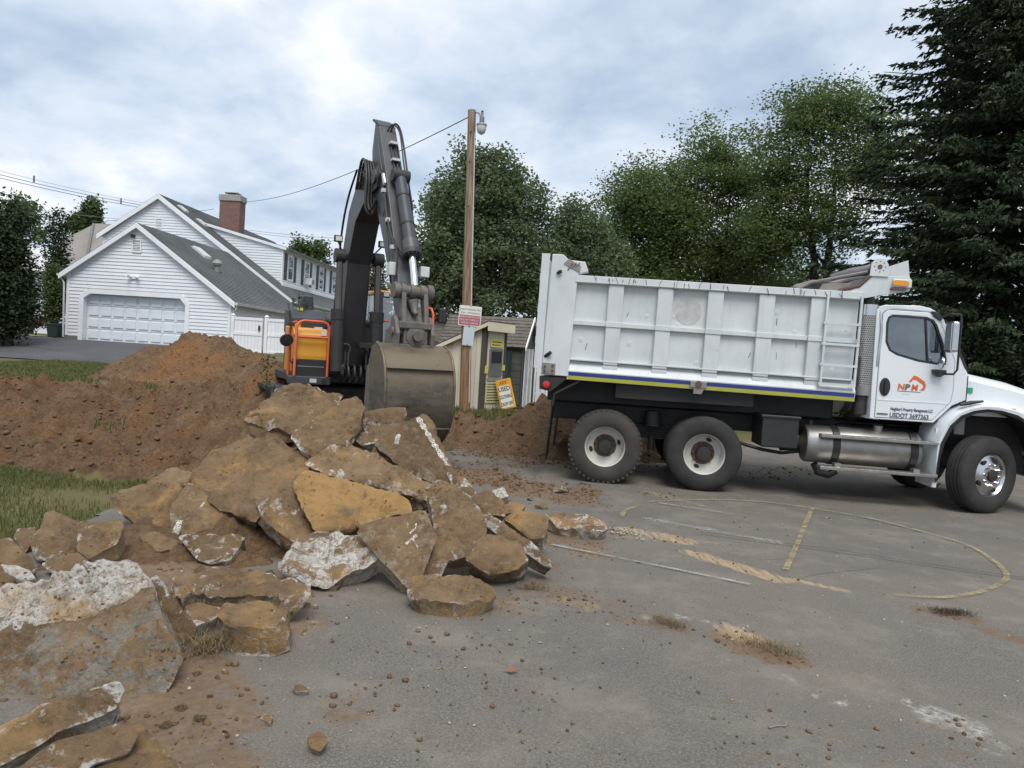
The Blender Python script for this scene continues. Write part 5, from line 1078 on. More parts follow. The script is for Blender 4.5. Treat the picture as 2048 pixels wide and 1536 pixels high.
MB().box(4.725, 4.775, CY0+.05, CY0+.10, 1.45, 1.83).build('hood_gap', m_blk2, hood); MB().box(4.80, 4.875, YC-1.006, YC-1.0, 1.60, 1.675).build('inspection_sticker', m_green, hood)
MB().box(6.03, 6.09, YC-.55, YC+.55, .85, 1.42).build('grille', m_chrome, hood, bevel=.03)
for k in range(7): MB().box(6.09, 6.10, YC-.5, YC+.5, .9+k*.07, .935+k*.07).build('grille_bar', m_blk, hood)
MB().box(5.95, 6.2, .1, WD-.1, .45, .75).build('bumper', m_chrome, truck, bevel=.04)
arch = [(4.43, .40), (4.45, .70), (4.49, .92), (4.575, 1.12), (4.70, 1.26), (4.86, 1.345), (5.02, 1.375), (5.20, 1.36), (5.38, 1.30), (5.55, 1.19), (5.68, 1.03), (5.75, .86)]
fouter = [(6.05, .80), (6.08, 1.15), (5.9, 1.33), (5.6, 1.43), (5.3, 1.49), (5.05, 1.505), (4.86, 1.485), (4.70, 1.435), (4.58, 1.37), (4.44, 1.24), (4.35, 1.12), (4.335, .9), (4.36, .60), (4.40, .36)]
for s_ in (0, 1):
    a0, a1 = (.02, .5) if s_ == 0 else (WD-.5, WD-.02)
    # fender skin bulging outwards: built as a strip from arch edge to outer edge with depth
    n = len(arch); out_ = [fouter[::-1][round(i*(len(fouter)-1)/(n-1))] for i in range(n)]
    yo = .03 if s_ == 0 else WD-.03; yi = .16 if s_ == 0 else WD-.16; yd = .55 if s_ == 0 else WD-.55
    vs = []
    for i in range(n):
        A = Vector(arch[i]); B = Vector(out_[i]); mid = A.lerp(B, .55)
        vs += [(A.x, yd, A.y), (A.x, yo, A.y), (mid.x, yo-.012*(1 if s_ == 0 else -1), mid.y), (B.x, yi, B.y), (B.x, yd, B.y)]
    fs = [(i*5+k, i*5+k+1, i*5+k+6, i*5+k+5) for i in range(n-1) for k in range(4)]
    fd = MB().add(vs, fs).build('fender', m_cab, truck, smooth=True); shade(fd, 50)
    tv_ = []
    for i in range(n): A = Vector(arch[i]); B = Vector(out_[i]); q = A+(B-A).normalized()*.055; tv_ += [(A.x, yd, A.y-.003), (A.x, yo-.006*(1 if s_ == 0 else -1), A.y-.003), (q.x, yo-.02*(1 if s_ == 0 else -1), q.y)]
    MB().add(tv_, [(i*3+k, i*3+k+1, i*3+k+4, i*3+k+3) for i in range(n-1) for k in range(2)]).build('arch_trim', m_blk2, fd, fix=False)
    if s_ == 0:
        MB().tube([(4.66, .06, 1.44), (4.78, .05, 1.475), (4.94, .06, 1.505)], [.02, .028, .014], 8).build('hood_latch', m_blk2, fd); MB().sphere((5.32, .05, 1.42), .035, 12, (1, .5, .7)).build('marker_lamp', paint('clear_amber', (.62, .5, .28), None, .25), fd, smooth=True)
MB().box(4.42, 5.75, .56, .62, .55, 1.4).build('inner_fender', m_blk, truck); MB().box(4.40, 4.46, .1, .6, .3, 1.1).build('splash_panel', m_cab, truck); MB().box(4.72, 4.86, .30, .38, 1.02, 1.33).build('shock_absorber', m_vent, truck, bevel=.02)
MB().box(4.6, 5.9, .75, 1.7, .8, 1.5).build('engine', m_blk, truck, bevel=.05); MB().tube([(4.44, .3, .38), (4.47, .28, .30), (4.53, .26, .28), (4.58, .26, .34)], .012, 6).build('brake_line', m_blk2, truck)
for k in range(3):
    for j in range(3): MB().sphere((4.52+.03*j, .55, .56+.09*k), .012, 6).build('bolt', m_steel, truck)
# ================================================================== EXCAVATOR
m_ex = paint('excavator_grey', (.085, .084, .086), (.055, .054, .056), .45, 2.5, spots=.2, spotcol=(.16, .13, .10), streak=.2); m_exd = paint('excavator_dark', (.022, .021, .022), (.035, .033, .032), .55, 3)
m_exs = paint('slate_cover', (.055, .06, .072), (.04, .045, .055), .5, 3); m_hose = paint('rubber_hose', (.018, .017, .017), (.035, .03, .028), .5, 6); m_rod = paint('chrome_rod', (.75, .77, .80), (.66, .68, .7), .15, 2, metal=.9, bump=0)
m_worn = paint('worn_link_steel', (.16, .145, .125), (.085, .075, .066), .6, 7, spots=.3, spotcol=(.33, .29, .22)); m_exo = paint('orange_rail', (.72, .13, .05), (.6, .10, .04), .4, 4); m_exy = paint('amber_panel', (.62, .30, .02), (.52, .25, .02), .45, 2); m_exy2 = paint('pale_orange_top', (.72, .36, .08), (.62, .30, .06), .4, 2)
tbk = MT('bucket_steel'); v = tbk.co('Object', False); sz3 = tbk.n('ShaderNodeSeparateXYZ'); tbk.l(v, sz3.inputs[0])
bn_ = tbk.noise(tbk.scale(v, (1, 1, 3)), 2.6, 7, .65); c = tbk.mix(tbk.ramp(bn_, [(.34, 0.), (.66, 1.)]), (.065, .061, .055), (.165, .14, .105))
zf = tbk.math('ADD', sz3.outputs[2], tbk.math('MULTIPLY', tbk.math('SUBTRACT', tbk.noise(v, 4, 5), .5), .5)); c = tbk.mix(tbk.ramp(tbk.math('SUBTRACT', zf, .9), [(.15, 0.), (.45, .6)]), c, (.20, .155, .10))
c = tbk.mix(tbk.ramp(tbk.noise(tbk.scale(v, (6, 6, 1)), 6, 8, .75), [(.60, 0.), (.70, .8)]), c, (.30, .24, .16)); c = tbk.mix(tbk.ramp(tbk.noise(v, 7, 6, .7), [(.62, 0.), (.68, .9)]), c, (.075, .045, .03))
tbk.set(c, tbk.ramp(bn_, [(.3, .38), (.7, .75)]), .45); tbk.bump(tbk.noise(v, 40, 5), .2, .01)
exc = empty('excavator', (-1.451-.053, 10.5-.028, 0), R(-62)); tag(exc, 'dark grey excavator with raised boom, amber side box and curled bucket', 'excavator')
# bucket > shell parts
BW = .50
prof = [(-.02, 1.80), (.16, 1.74), (.30, 1.62), (.40, 1.45), (.455, 1.22), (.46, .98), (.42, .76), (.32, .57), (.16, .42), (-.06, .31), (-.22, .27)]
bk0 = []; 
for (x, z) in prof: bk0.append((x, z))
inner = [(x-.035 if i < 6 else x-.01, z-(.03 if i < 2 else -.0 if i < 6 else -.035)) for i, (x, z) in enumerate(prof)]
bucket = MB().prism(prof+inner[::-1], -BW, BW, 'y').build('bucket', tbk.m, exc, smooth=True)
sidep = prof+[(-.28, .30), (-.40, .62), (-.45, 1.0), (-.40, 1.45), (-.26, 1.74)]
for s_ in (-1, 1):
    MB().prism(sidep, s_*BW-(.03 if s_ < 0 else 0), s_*BW+(.0 if s_ < 0 else .03), 'y').build('side_plate', tbk.m, bucket, bevel=.006)
    edge = [(x+.0, z) for x, z in prof]; MB().tube([(x, s_*(BW+.02), z) for x, z in prof], .022, 8).build('wear_edge', tbk.m, bucket, smooth=True)
    MB().prism([(-.42, 1.45), (-.34, 1.45), (-.20, .33), (-.28, .30), (-.42, .62), (-.47, 1.0)], s_*BW-.04, s_*BW+.04, 'y').build('side_cutter', m_worn, bucket, bevel=.006)
MB().box(.0, .455, -BW, BW, 1.45, 1.456, Matrix.Translation((.012, 0, -.0))).build('weld_seam', m_worn, bucket)
MB().box(-.02, .47, -BW, BW, .60, .604).build('weld_seam', m_worn, bucket)
for k in range(5):
    y = -.40+k*.20; MB().add([(-.14, y-.06, .33), (-.14, y+.06, .33), (-.14, y+.06, .25), (-.14, y-.06, .25), (-.42, y-.03, .31), (-.42, y+.03, .31), (-.42, y+.03, .28), (-.42, y-.03, .28)], [(0, 1, 2, 3), (7, 6, 5, 4), (0, 4, 5, 1), (1, 5, 6, 2), (2, 6, 7, 3), (3, 7, 4, 0)]).build('tooth', m_worn, bucket)
for y in (-.27, .27):   # ears
    MB().prism([(-.42, 1.72), (.12, 1.74), (.14, 1.95), (.06, 2.12), (-.05, 2.22), (-.12, 2.20), (-.16, 2.05), (-.40, 2.0)], y-.03, y+.03, 'y').build('ear', m_worn, bucket, bevel=.01)
MB().box(-.30, .10, -.31, .31, 1.74, 1.80).build('ear_base', m_worn, bucket, bevel=.01); MB().cyl((-.02, -.33, 1.98), (-.02, .33, 1.98), .062, n=16).build('hinge_pin', m_worn, bucket)
MB().lathe([(.15, 0), (.15, .05), (.075, .06), (.07, .13), (0, .13)], 20, Matrix.Translation((.06, .02, 1.92)) @ Matrix.Rotation(R(90), 4, 'Y'), False).build('pin_boss', m_worn, bucket); MB().prism([(-.30, 1.78), (.10, 1.78), (.08, 2.04), (-.25, 2.05)], -.17, .21, 'y').build('quick_coupler', m_worn, bucket, bevel=.03)
# stick
d_ = Vector((-.465, 0, .885)); pp = Vector((.885, 0, .465)); s0_ = Vector((-.25, 0, 2.12))
def sk(u, w): q = s0_+d_*u+pp*w; return (q.x, q.z)
spoly = [sk(-.12, -.10), sk(-.12, .10), sk(.6, .19), sk(1.6, .20), sk(2.4, .22), sk(3.55, .16), sk(3.8, .12), sk(3.85, .0), sk(3.5, -.30), sk(3.1, -.42), sk(2.6, -.44), sk(1.6, -.26), sk(.5, -.14)]
stick = MB().prism(spoly, -.145, .145, 'y').build('stick', m_ex, exc, bevel=.012)
MB().prism([sk(2.0, -.1), sk(2.2, .1), sk(3.4, .05), sk(3.3, -.28), sk(2.6, -.36)], -.16, .16, 'y').build('side_doubler', m_ex, stick, bevel=.008)
def P3(u, w, y): q = s0_+d_*u+pp*w; return (q.x, y, q.z)
MB().box(-.2, .2, -.15, .15, -.015, .015, Matrix.Translation(P3(3.84, .02, 0)) @ Matrix.Rotation(R(28), 4, 'Y')).build('end_plate', m_exd, stick)
# bucket cylinder in front of the stick
cyA, cyB, cyC = Vector(P3(2.45, .33, .04)), Vector(P3(.98, .40, .04)), Vector(P3(.42, .36, .04))
cyl_ = MB().cyl(cyA, cyB, .098, n=22).build('bucket_cylinder', m_exs, exc, smooth=True)
MB().cyl(cyA+Vector((0, -.14, .04)), cyA+Vector((0, .14, .04)), .10, n=18).build('cylinder_eye', m_exd, cyl_, smooth=True)
for k in (.25, .62): q = cyA.lerp(cyB, k); MB().cyl(q, q+(cyB-cyA).normalized()*.03, .106, n=22).build('clamp_band', m_exd, cyl_)
dl = (cyB-cyA).normalized(); MB().cyl(cyB-dl*.22, cyB, .125, n=22).build('gland', m_ex, cyl_, smooth=True); MB().cyl(cyB-dl*.03, cyB+dl*.05, .145, n=24).build('gland_ring', m_exd, cyl_)
for k in range(12):
    a = k*math.pi/6; u1 = dl.orthogonal().normalized(); u2 = dl.cross(u1); q = cyB+dl*.05+(u1*math.cos(a)+u2*math.sin(a))*.118; MB().cyl(q, q+dl*.025, .016, n=6).build('gland_bolt', m_exd, cyl_)
MB().cyl(cyB, cyC, .056, n=18).build('rod', m_rod, cyl_, smooth=True)
# bucket linkage
pinT = Vector(P3(.33, .36, 0)); lk = MB().cyl(pinT+Vector((0, -.29, 0)), pinT+Vector((0, .31, 0)), .085, n=20).build('link_pin', m_worn, exc, smooth=True)
for y, r_ in ((-.27, .12), (-.16, .105), (-.02, .11), (.13, .105), (.25, .12)): MB().cyl(pinT+Vector((0, y-.04, 0)), pinT+Vector((0, y+.04, 0)), r_, n=20).build('pin_collar', m_worn, lk, smooth=True)
ear = Vector((.02, 0, 2.08))
for y in (-.17, .17): MB().add([(pinT.x-.07, y-.035, pinT.z), (pinT.x+.09, y-.035, pinT.z+.02), (ear.x+.10, y-.035, ear.z), (ear.x-.08, y-.035, ear.z-.05), (pinT.x-.07, y+.035, pinT.z), (pinT.x+.09, y+.035, pinT.z+.02), (ear.x+.10, y+.035, ear.z), (ear.x-.08, y+.035, ear.z-.05)], [(0, 1, 2, 3), (7, 6, 5, 4), (0, 4, 5, 1), (1, 5, 6, 2), (2, 6, 7, 3), (3, 7, 4, 0)]).build('power_link', m_worn, lk, bevel=.015)
MB().add([(pinT.x+.0, -.14, pinT.z-.22), (pinT.x+.0, .14, pinT.z-.22), (ear.x-.0, .14, ear.z+.02), (ear.x-.0, -.14, ear.z+.02), (pinT.x-.05, -.14, pinT.z-.24), (pinT.x-.05, .14, pinT.z-.24), (ear.x-.07, .14, ear.z), (ear.x-.07, -.14, ear.z)], [(0, 1, 2, 3), (7, 6, 5, 4), (0, 4, 5, 1), (1, 5, 6, 2), (2, 6, 7, 3), (3, 7, 4, 0)]).build('link_web', m_worn, lk, bevel=.01)
MB().box(ear.x-.06, ear.x+.10, -.25, .25, ear.z-.06, ear.z+.05).build('link_foot', m_worn, lk, bevel=.02); MB().tube([(pinT.x+.05, -.02, pinT.z-.14), (pinT.x+.1, .0, pinT.z-.3), (ear.x+.06, .01, ear.z+.16)], [.09, .05, .03], 10).build('link_rib', m_worn, lk, smooth=True)
for y in (-.25, .25):
    A_ = pinT; B_ = Vector(P3(.62, .0, 0)); MB().add([(A_.x-.08, y-.025, A_.z+.06), (A_.x+.04, y-.025, A_.z-.07), (B_.x+.07, y-.025, B_.z-.05), (B_.x-.06, y-.025, B_.z+.07), (A_.x-.08, y+.025, A_.z+.06), (A_.x+.04, y+.025, A_.z-.07), (B_.x+.07, y+.025, B_.z-.05), (B_.x-.06, y+.025, B_.z+.07)], [(0, 1, 2, 3), (7, 6, 5, 4), (0, 4, 5, 1), (1, 5, 6, 2), (2, 6, 7, 3), (3, 7, 4, 0)]).build('guide_link', m_worn, lk, bevel=.02)
# boom
bpoly = [(-3.85, 1.45), (-3.35, 1.35), (-3.22, 2.4), (-3.10, 3.25), (-2.72, 3.95), (-2.1, 4.28), (-1.52, 4.34), (-1.42, 4.55), (-1.55, 4.70), (-2.15, 4.74), (-2.75, 4.62), (-3.2, 4.2), (-3.52, 3.45), (-3.72, 2.4)]
boom = MB().prism(bpoly, -.21, .21, 'y').build('boom', m_exd, exc, bevel=.015)
for s_ in (-1, 1): MB().prism([(x*.985-.045, z*.985+.05) for x, z in bpoly], s_*.211-(.008 if s_ < 0 else 0), s_*.211+(0 if s_ < 0 else .008), 'y').build('boom_side', m_ex, boom)
MB().cyl((-1.62, -.26, 4.53), (-1.62, .26, 4.53), .12, n=20).build('boom_tip_pin', m_ex, boom, smooth=True)
for s_ in (-1, 1):
    y = s_*.36; pB, pM, pR = Vector((-2.95, y, 1.25)), Vector((-3.02, y, 2.35)), Vector((-3.12, y, 3.36))
    bc = MB().cyl(pB, pM, .115, n=20).build('boom_cylinder', m_exd, exc, smooth=True)
    MB().cyl(pM-Vector((0, 0, .16)), pM+Vector((0, 0, .03)), .135, n=20).build('gland', m_exd, bc, smooth=True); MB().cyl(pM, pR, .062, n=16).build('rod', paint('dusty_rod', (.13, .115, .10), (.08, .07, .06), .35, 4, metal=.6) if s_ < 0 else bpy.data.materials['dusty_rod'], bc, smooth=True)
    MB().cyl(pR+Vector((0, -.09, 0)), pR+Vector((0, .09, 0)), .13, n=18).build('rod_eye', m_exd, bc, smooth=True); MB().cyl(pR, Vector((-3.3, s_*.15, 3.36)), .06, n=12).build('eye_pin', m_exd, bc)
    wl = MB().tube([(-3.2, y*.9, 3.5), (-3.1, y*1.15, 3.62)], .015, 6).build('light_bracket', m_exd, exc); MB().box(-3.12, -3.05, y*1.15-.075, y*1.15+.075, 3.6, 3.72).build('work_light', m_exd, wl, bevel=.01); MB().box(-3.048, -3.043, y*1.15-.055, y*1.15+.055, 3.62, 3.70).build('lens', m_white, wl)
# hoses
def hose(pts, r=.022, n=8, mat=m_hose, par=None, name='hose'):
    P = [Vector(p) for p in pts]; Q = []
    for i in range(len(P)-1):
        p0 = P[max(i-1, 0)]; p1 = P[i]; p2 = P[i+1]; p3 = P[min(i+2, len(P)-1)]
        for k in range(7): t = k/7; Q.append(.5*((2*p1)+(p2-p0)*t+(2*p0-5*p1+4*p2-p3)*t*t+(3*p1-p0-3*p2+p3)*t**3))
    Q.append(P[-1]); return MB().tube(Q, r, n).build(name, mat, par or exc, smooth=True)
for k in range(4):
    y = -.17-.045*k; hose([(-2.35-.03*k, y, 4.45), (-2.2, y, 4.78+.03*k), (-1.98, y, 4.84), (-1.82, y, 4.55), (-1.78, y, 4.2-.06*k), (-1.72, -.18, 3.95), (-1.66, -.17, 4.2)], .024)
hose([(-2.5, -.24, 4.5), (-2.2, -.27, 4.7), (-1.9, -.28, 4.5), (-1.72, -.26, 4.0), (-1.55, -.2, 4.15)], .022)
for k in range(3): hose([(-3.85+.05*k, -.24, 2.2), (-3.6, -.24, 3.7), (-3.25, -.24, 4.4), (-2.7, -.24, 4.85)], .02)
for k in range(3): hose([P3(3.3, .2, .0+.06*k), P3(2.9, .22, .0+.06*k), P3(2.52, .24, .02+.05*k)], .013)
hose([P3(3.55, .14, -.02), P3(3.62, .26, .05), P3(3.5, .24, .17), P3(2.8, .2, .19), P3(2.4, .22, .22), P3(1.9, .3, .2)], .014); hose([P3(3.55, .14, .04), P3(3.66, .26, .1), P3(3.5, .22, .21), P3(2.6, .2, .23), P3(1.6, .24, .20), P3(.95, .3, .18)], .016)
for u_ in (3.25, 2.9): MB().box(-.06, .06, -.03, .1, -.02, .02, Matrix.Translation(P3(u_, .235, 0))).build('hose_clamp', m_gut, exc)
hose([P3(2.3, .1, -.16), P3(1.9, .15, -.19), P3(1.5, .17, -.17), P3(1.2, .24, -.12), P3(.95, .34, -.04)], .018); hose([P3(1.6, .12, -.17), P3(1.35, .2, -.16), P3(1.05, .28, -.15), P3(.7, .2, -.17)], .016); hose([P3(2.6, .1, -.17), P3(1.6, .05, -.18), P3(.9, .0, -.19), P3(.55, -.05, -.18)], .016)
for u_, w_ in ((2.35, .1), (1.75, .14), (1.2, .2)): MB().box(-.035, .035, -.05, .01, -.03, .03, Matrix.Translation(P3(u_, w_, -.16))).build('hose_fitting', m_gut, exc)
MB().box(-.08, .08, -.06, .06, -.1, .1, Matrix.Translation(P3(.85, .12, -.2))).build('valve_block', m_gut, exc, bevel=.01); MB().box(-.06, .06, -.07, .07, -.08, .08, Matrix.Translation(P3(.75, .28, .25))).build('valve_block', m_gut, exc, bevel=.01)
MB().cyl(P3(2.62, .16, -.17), P3(2.42, .18, -.17), .035, n=10).build('coupling', m_chrome, exc)
# upper structure
MB().box(-4.9, -3.3, -1.1, 1.40, 1.02, 1.18).build('deck', m_exd, exc, bevel=.02)
rb = MB().prism([(-4.1, 1.18), (-3.22, 1.18), (-3.20, 1.50), (-3.24, 1.86), (-3.34, 1.95), (-4.1, 1.98)], -1.27, -.66, 'y').build('side_box', m_exy, exc, bevel=.03)
MB().prism([(-4.1, 1.87), (-3.21, 1.84), (-3.20, 1.88), (-3.32, 2.0), (-4.1, 2.04)], -1.275, -.655, 'y').build('box_top', m_exy2, rb, bevel=.02)
MB().box(-3.30, -3.19, -1.275, -.655, 1.12, 1.44).build('box_step', m_exd, rb, bevel=.01); MB().box(-3.19, -3.185, -1.2, -.72, 1.30, 1.315).build('step_edge', m_vent, rb)
MB().box(-3.35, -3.12, -1.34, -.60, .98, 1.13).build('front_bumper', m_exs, rb, bevel=.02); MB().box(-3.118, -3.112, -.98, -.86, 1.02, 1.09).build('connector', m_gut, rb); MB().lathe([(.05, 0), (.05, .012), (0, .012)], 16, Matrix.Translation((-3.12, -.72, 1.055)) @ Matrix.Rotation(R(90), 4, 'Y'), False).build('cap', m_exd, rb)
MB().cyl((-3.7, -1.12, 2.0), (-3.7, -1.12, 2.10), .06, n=14).build('filler_cap', m_exy, rb, smooth=True); MB().box(-3.6, -3.45, -.85, -.72, 2.0, 2.04).build('latch', m_gut, rb)
MB().box(-3.215, -3.19, -.80, -.70, 1.88, 1.98).build('label_plate', m_white, rb)
MB().tube([(-3.13, -1.26, 1.13), (-3.13, -1.25, 2.02), (-3.15, -1.20, 2.10), (-3.15, -1.12, 2.13), (-3.15, -.78, 2.13), (-3.14, -.70, 2.10), (-3.13, -.67, 2.02), (-3.13, -.67, 1.13)], .024, 10).build('handrail', m_exo, exc, smooth=True)
MB().tube([(-3.13, -1.25, 1.84), (-3.13, -.67, 1.84)], .018, 8).build('handrail_bar', m_exo, exc); MB().tube([(-3.5, -1.30, 1.13), (-3.5, -1.30, 1.95), (-3.4, -1.29, 2.08), (-3.15, -1.25, 2.1)], .024, 10).build('handrail', m_exo, exc, smooth=True)
MB().prism([(-4.5, 1.9), (-3.75, 1.95), (-3.72, 2.2), (-3.95, 2.36), (-4.5, 2.40)], -1.24, -.55, 'y').build('hood', m_exs, exc, bevel=.05); MB().prism([(-1.02, 2.30), (-.72, 2.30), (-.76, 2.66), (-.98, 2.66)], -4.5, -4.2, 'x').build('air_intake', m_exs, exc, bevel=.03)
MB().box(-4.1, -3.9, -1.1, -1.0, 2.34, 2.39).build('beacon', m_ysign, exc)
MB().tube([(-3.6, -1.27, 2.0), (-3.62, -1.3, 2.3), (-3.8, -1.3, 2.45)], .02, 8).build('grab_bar', m_exd, exc)
mrr = MB().tube([(-3.2, -1.28, 1.35), (-3.12, -1.34, 1.4), (-3.1, -1.36, 1.75), (-3.1, -1.40, 1.75)], .012, 6).build('mirror', m_exd, exc); MB().lathe([(.0, .0), (.11, .01), (.12, .03), (.06, .06), (0, .07)], 18, Matrix.Translation((-3.08, -1.42, 1.75)) @ Matrix.Rotation(R(-70), 4, 'Y'), False).build('mirror_head', m_exd, mrr, smooth=True); MB().box(-3.14, -3.04, -1.42, -1.33, 2.02, 2.09).build('side_camera', m_exd, mrr, bevel=.01)
MB().box(-3.9, -3.25, -.6, -.30, 1.18, 1.9).build('hose_bay', m_exd, exc); MB().box(-3.7, -3.3, -.62, .32, 1.18, 1.32).build('boom_foot_bracket', m_exd, exc, bevel=.02)
for s_ in (-1, 1): MB().prism([(-4.0, 1.15), (-3.05, 1.15), (-2.85, 1.2), (-2.85, 1.35), (-3.3, 1.75), (-3.95, 1.75)], s_*.27-.03, s_*.27+.03, 'y').build('boom_bracket', m_exd, exc, bevel=.01)
for k in range(5): hose([(-3.3, -.25+k*.12, 1.30), (-3.02, -.25+k*.12, 1.36), (-2.95, -.24+k*.11, 1.16), (-3.15, -.22+k*.11, 1.04)], .025, name='valve_hose')
for s_ in (-1, 1):
    for k in range(2): MB().tube([(-3.0, s_*.2+k*.06, 1.3), (-3.0, s_*.2+k*.06, 1.62)], .016, 6).build('pipe', m_ex, exc)
    hose([(-2.98, s_*.12, 1.62), (-2.98, s_*.14, 1.74), (-2.98, s_*.3, 1.74), (-2.98, s_*.32, 1.6)], .016, name='pipe_loop', mat=m_ex)
MB().box(-4.95, -4.3, -.95, 1.40, 1.18, 2.25).build('engine_housing', m_exd, exc, bevel=.06); MB().lathe([(1.0, 0), (1.02, .1), (1.02, .95), (.95, 1.05), (0, 1.05)], 40, Matrix.Translation((-4.5, .3, 1.05)) @ Matrix.Diagonal((1.0, 1.0, 1, 1)), False).build('counterweight', m_exs, exc, smooth=True)
# cab
CX0, CX1, CL0, CL1 = -4.75, -3.15, .48, 1.50
def bar(p, q, r=.045, name='cab_pillar', mat=None, par=None): return MB().tube([p, q], r, 8).build(name, mat or m_exs, par or ecab)
ecab = MB().prism([(CX0, 1.18), (CX1, 1.18), (CX1+.06, 1.32), (CX1, 1.55), (CX0, 1.6)], CL0, CL1, 'y').build('operator_cab', m_exs, exc, bevel=.03)
for (x, l) in ((CX1-.02, CL0+.05), (CX1-.02, CL1-.05)): bar((x, l, 1.5), (x-.22, l, 2.80))
for l in (CL0+.05, CL1-.05): bar((CX0, l, 1.5), (CX0, l, 2.78), .06); bar((-4.0, l, 1.5), (-4.05, l, 2.80), .035)
MB().prism([(CX0-.06, 2.74), (CX1-.2, 2.76), (CX1-.28, 2.84), (CX0, 2.86)], CL0, CL1, 'y').build('cab_roof', m_exy2, ecab, bevel=.03)
MB().add([(CX1-.02, CL0+.08, 1.55), (CX1-.02, CL1-.08, 1.55), (CX1-.23, CL1-.08, 2.75), (CX1-.23, CL0+.08, 2.75)], [(0, 1, 2, 3)]).build('windscreen', m_glass, ecab, fix=False)
for l in (CL0+.02, CL1-.02): MB().add([(CX0+.05, l, 1.6), (CX1-.05, l, 1.55), (CX1-.26, l, 2.75), (CX0+.05, l, 2.75)], [(0, 1, 2, 3)]).build('side_glass', m_glass, ecab, fix=False)
MB().prism([(-4.5, 1.3), (-3.9, 1.3), (-3.9, 1.6), (-4.3, 1.65), (-4.42, 2.45), (-4.55, 2.45)], .66, 1.12, 'y').build('seat', m_exd, ecab, bevel=.05)
MB().box(CX1-.28, CX1-.2, CL0+.08, CL0+.22, 2.70, 2.80).build('work_light', m_exd, ecab, bevel=.01); MB().box(CX1-.2, CX1-.195, CL0+.10, CL0+.20, 2.72, 2.79).build('lens', m_white, ecab)
MB().tube([(CX1+.02, CL1+.03, 1.2), (CX1+.02, CL1+.03, 2.45), (CX1-.04, CL1+.01, 2.55), (CX1-.15, CL1-.02, 2.57)], .026, 10).build('handrail', m_exo, exc, smooth=True)
cm = MB().tube([(CX1-.1, CL1, 2.55), (CX1+.03, CL1+.12, 2.58), (CX1+.05, CL1+.2, 2.54)], .012, 6).build('mirror', m_exd, exc); MB().box(CX1+.03, CX1+.09, CL1+.13, CL1+.29, 2.28, 2.58).build('mirror_head', m_exd, cm, bevel=.04)
MB().box(-3.15, -2.85, .02, .55, 1.70, 1.80).build('step_box', m_exd, exc, bevel=.01); MB().tube([(-3.1, .4, 1.9), (-3.1, .4, 2.2), (-3.1, .46, 2.24), (-3.1, .62, 2.24)], .018, 8).build('handrail', m_exo, exc, smooth=True)
MB().add([(-3.0, .25, 1.81), (-3.0, .45, 1.81), (-3.0, .45, 2.0), (-3.0, .40, 2.02), (-3.05, .25, 1.81), (-3.05, .45, 1.81), (-3.05, .45, 2.0), (-3.05, .40, 2.02)], [(0, 1, 2, 3), (7, 6, 5, 4), (0, 4, 5, 1), (1, 5, 6, 2), (2, 6, 7, 3), (3, 7, 4, 0)]).build('warning_flag', m_exo, exc)
# undercarriage
MB().box(-6.0, -3.6, -.8, .9, .45, .95).build('car_body', m_exd, exc, bevel=.05); MB().cyl((-5, .05, .9), (-5, .05, 1.05), .75, n=32).build('swing_ring', m_exd, exc)
for y in (-1.15, 1.25):
    n = 46; path = []
    for k in range(n):
        t = k/n*(2*2.5+2*math.pi*.42)
        if t < 2.5: p = (-5.9+t, .88)
        elif t < 2.5+math.pi*.42: a = (t-2.5)/.42; p = (-3.4+.42*math.sin(a), .46+.42*math.cos(a))
        elif t < 5.0+math.pi*.42: p = (-3.4-(t-2.5-math.pi*.42), .04)
        else: a = (t-5.0-math.pi*.42)/.42; p = (-5.9-.42*math.sin(a), .46-.42*math.cos(a))
        path.append(p)
    tr = MB().prism([(p[0]*.985-.08, (p[1]-.46)*.86+.46) for p in path], y-.16, y+.16, 'y').build('track', m_exd, exc)
    for k, p in enumerate(path):
        q = path[(k+1) % n]; a = math.atan2(q[1]-p[1], q[0]-p[0]); MB().box(-.075, .075, y-.3, y+.3, -.03, .03, Matrix.Translation((p[0], 0, p[1])) @ Matrix.Rotation(-a, 4, 'Y')).build('track_shoe', m_exd, tr)

for o in [c for c in exc.children if c.name.split('.')[0] in ('side_box', 'hood', 'air_intake', 'beacon', 'grab_bar', 'handrail_bar') or (c.name.split('.')[0] in ('handrail', 'mirror') and min(v.co.y for v in c.data.vertices) < -.6)]: o.location.y += .19
# ================================================================== BROKEN SLABS
ts = MT('broken_slab'); v = ts.co(); oi = ts.n('ShaderNodeObjectInfo'); sc3 = ts.n('ShaderNodeSeparateColor'); ts.l(oi.outputs['Color'], sc3.inputs[0]); lime, orng, clean = sc3.outputs[0], sc3.outputs[1], sc3.outputs[2]
n_b = ts.noise(v, 2.2, 7, .65); n_m = ts.noise(v, 7, 8, .72); n_f = ts.noise(v, 36, 8, .75); n_g = ts.noise(v, 95, 5, .8)
point = ts.n('ShaderNodeNewGeometry').outputs['Pointiness']; chip = ts.ramp(point, [(.52, 0.), (.60, 1.)])
conc = ts.mix(ts.ramp(n_m, [(.35, 0.), (.65, 1.)]), (.31, .245, .165), (.47, .40, .30)); conc = ts.mix(ts.ramp(clean, [(.86, 0.), (.94, .8)]), conc, ts.mix(n_f, (.20, .19, .165), (.34, .325, .285))); conc = ts.mix(ts.ramp(n_g, [(.34, .55), (.48, 0.)]), conc, (.16, .13, .095))
soilc = ts.mix(ts.ramp(n_f, [(.34, 0.), (.66, 1.)]), (.095, .061, .035), (.235, .158, .09)); soilc = ts.mix(ts.ramp(n_g, [(.36, .6), (.50, 0.)]), soilc, (.075, .05, .03)); soilc = ts.mix(ts.ramp(n_b, [(.4, 0.), (.62, 1.)]), soilc, (.27, .18, .10))
nzs = ts.nz()
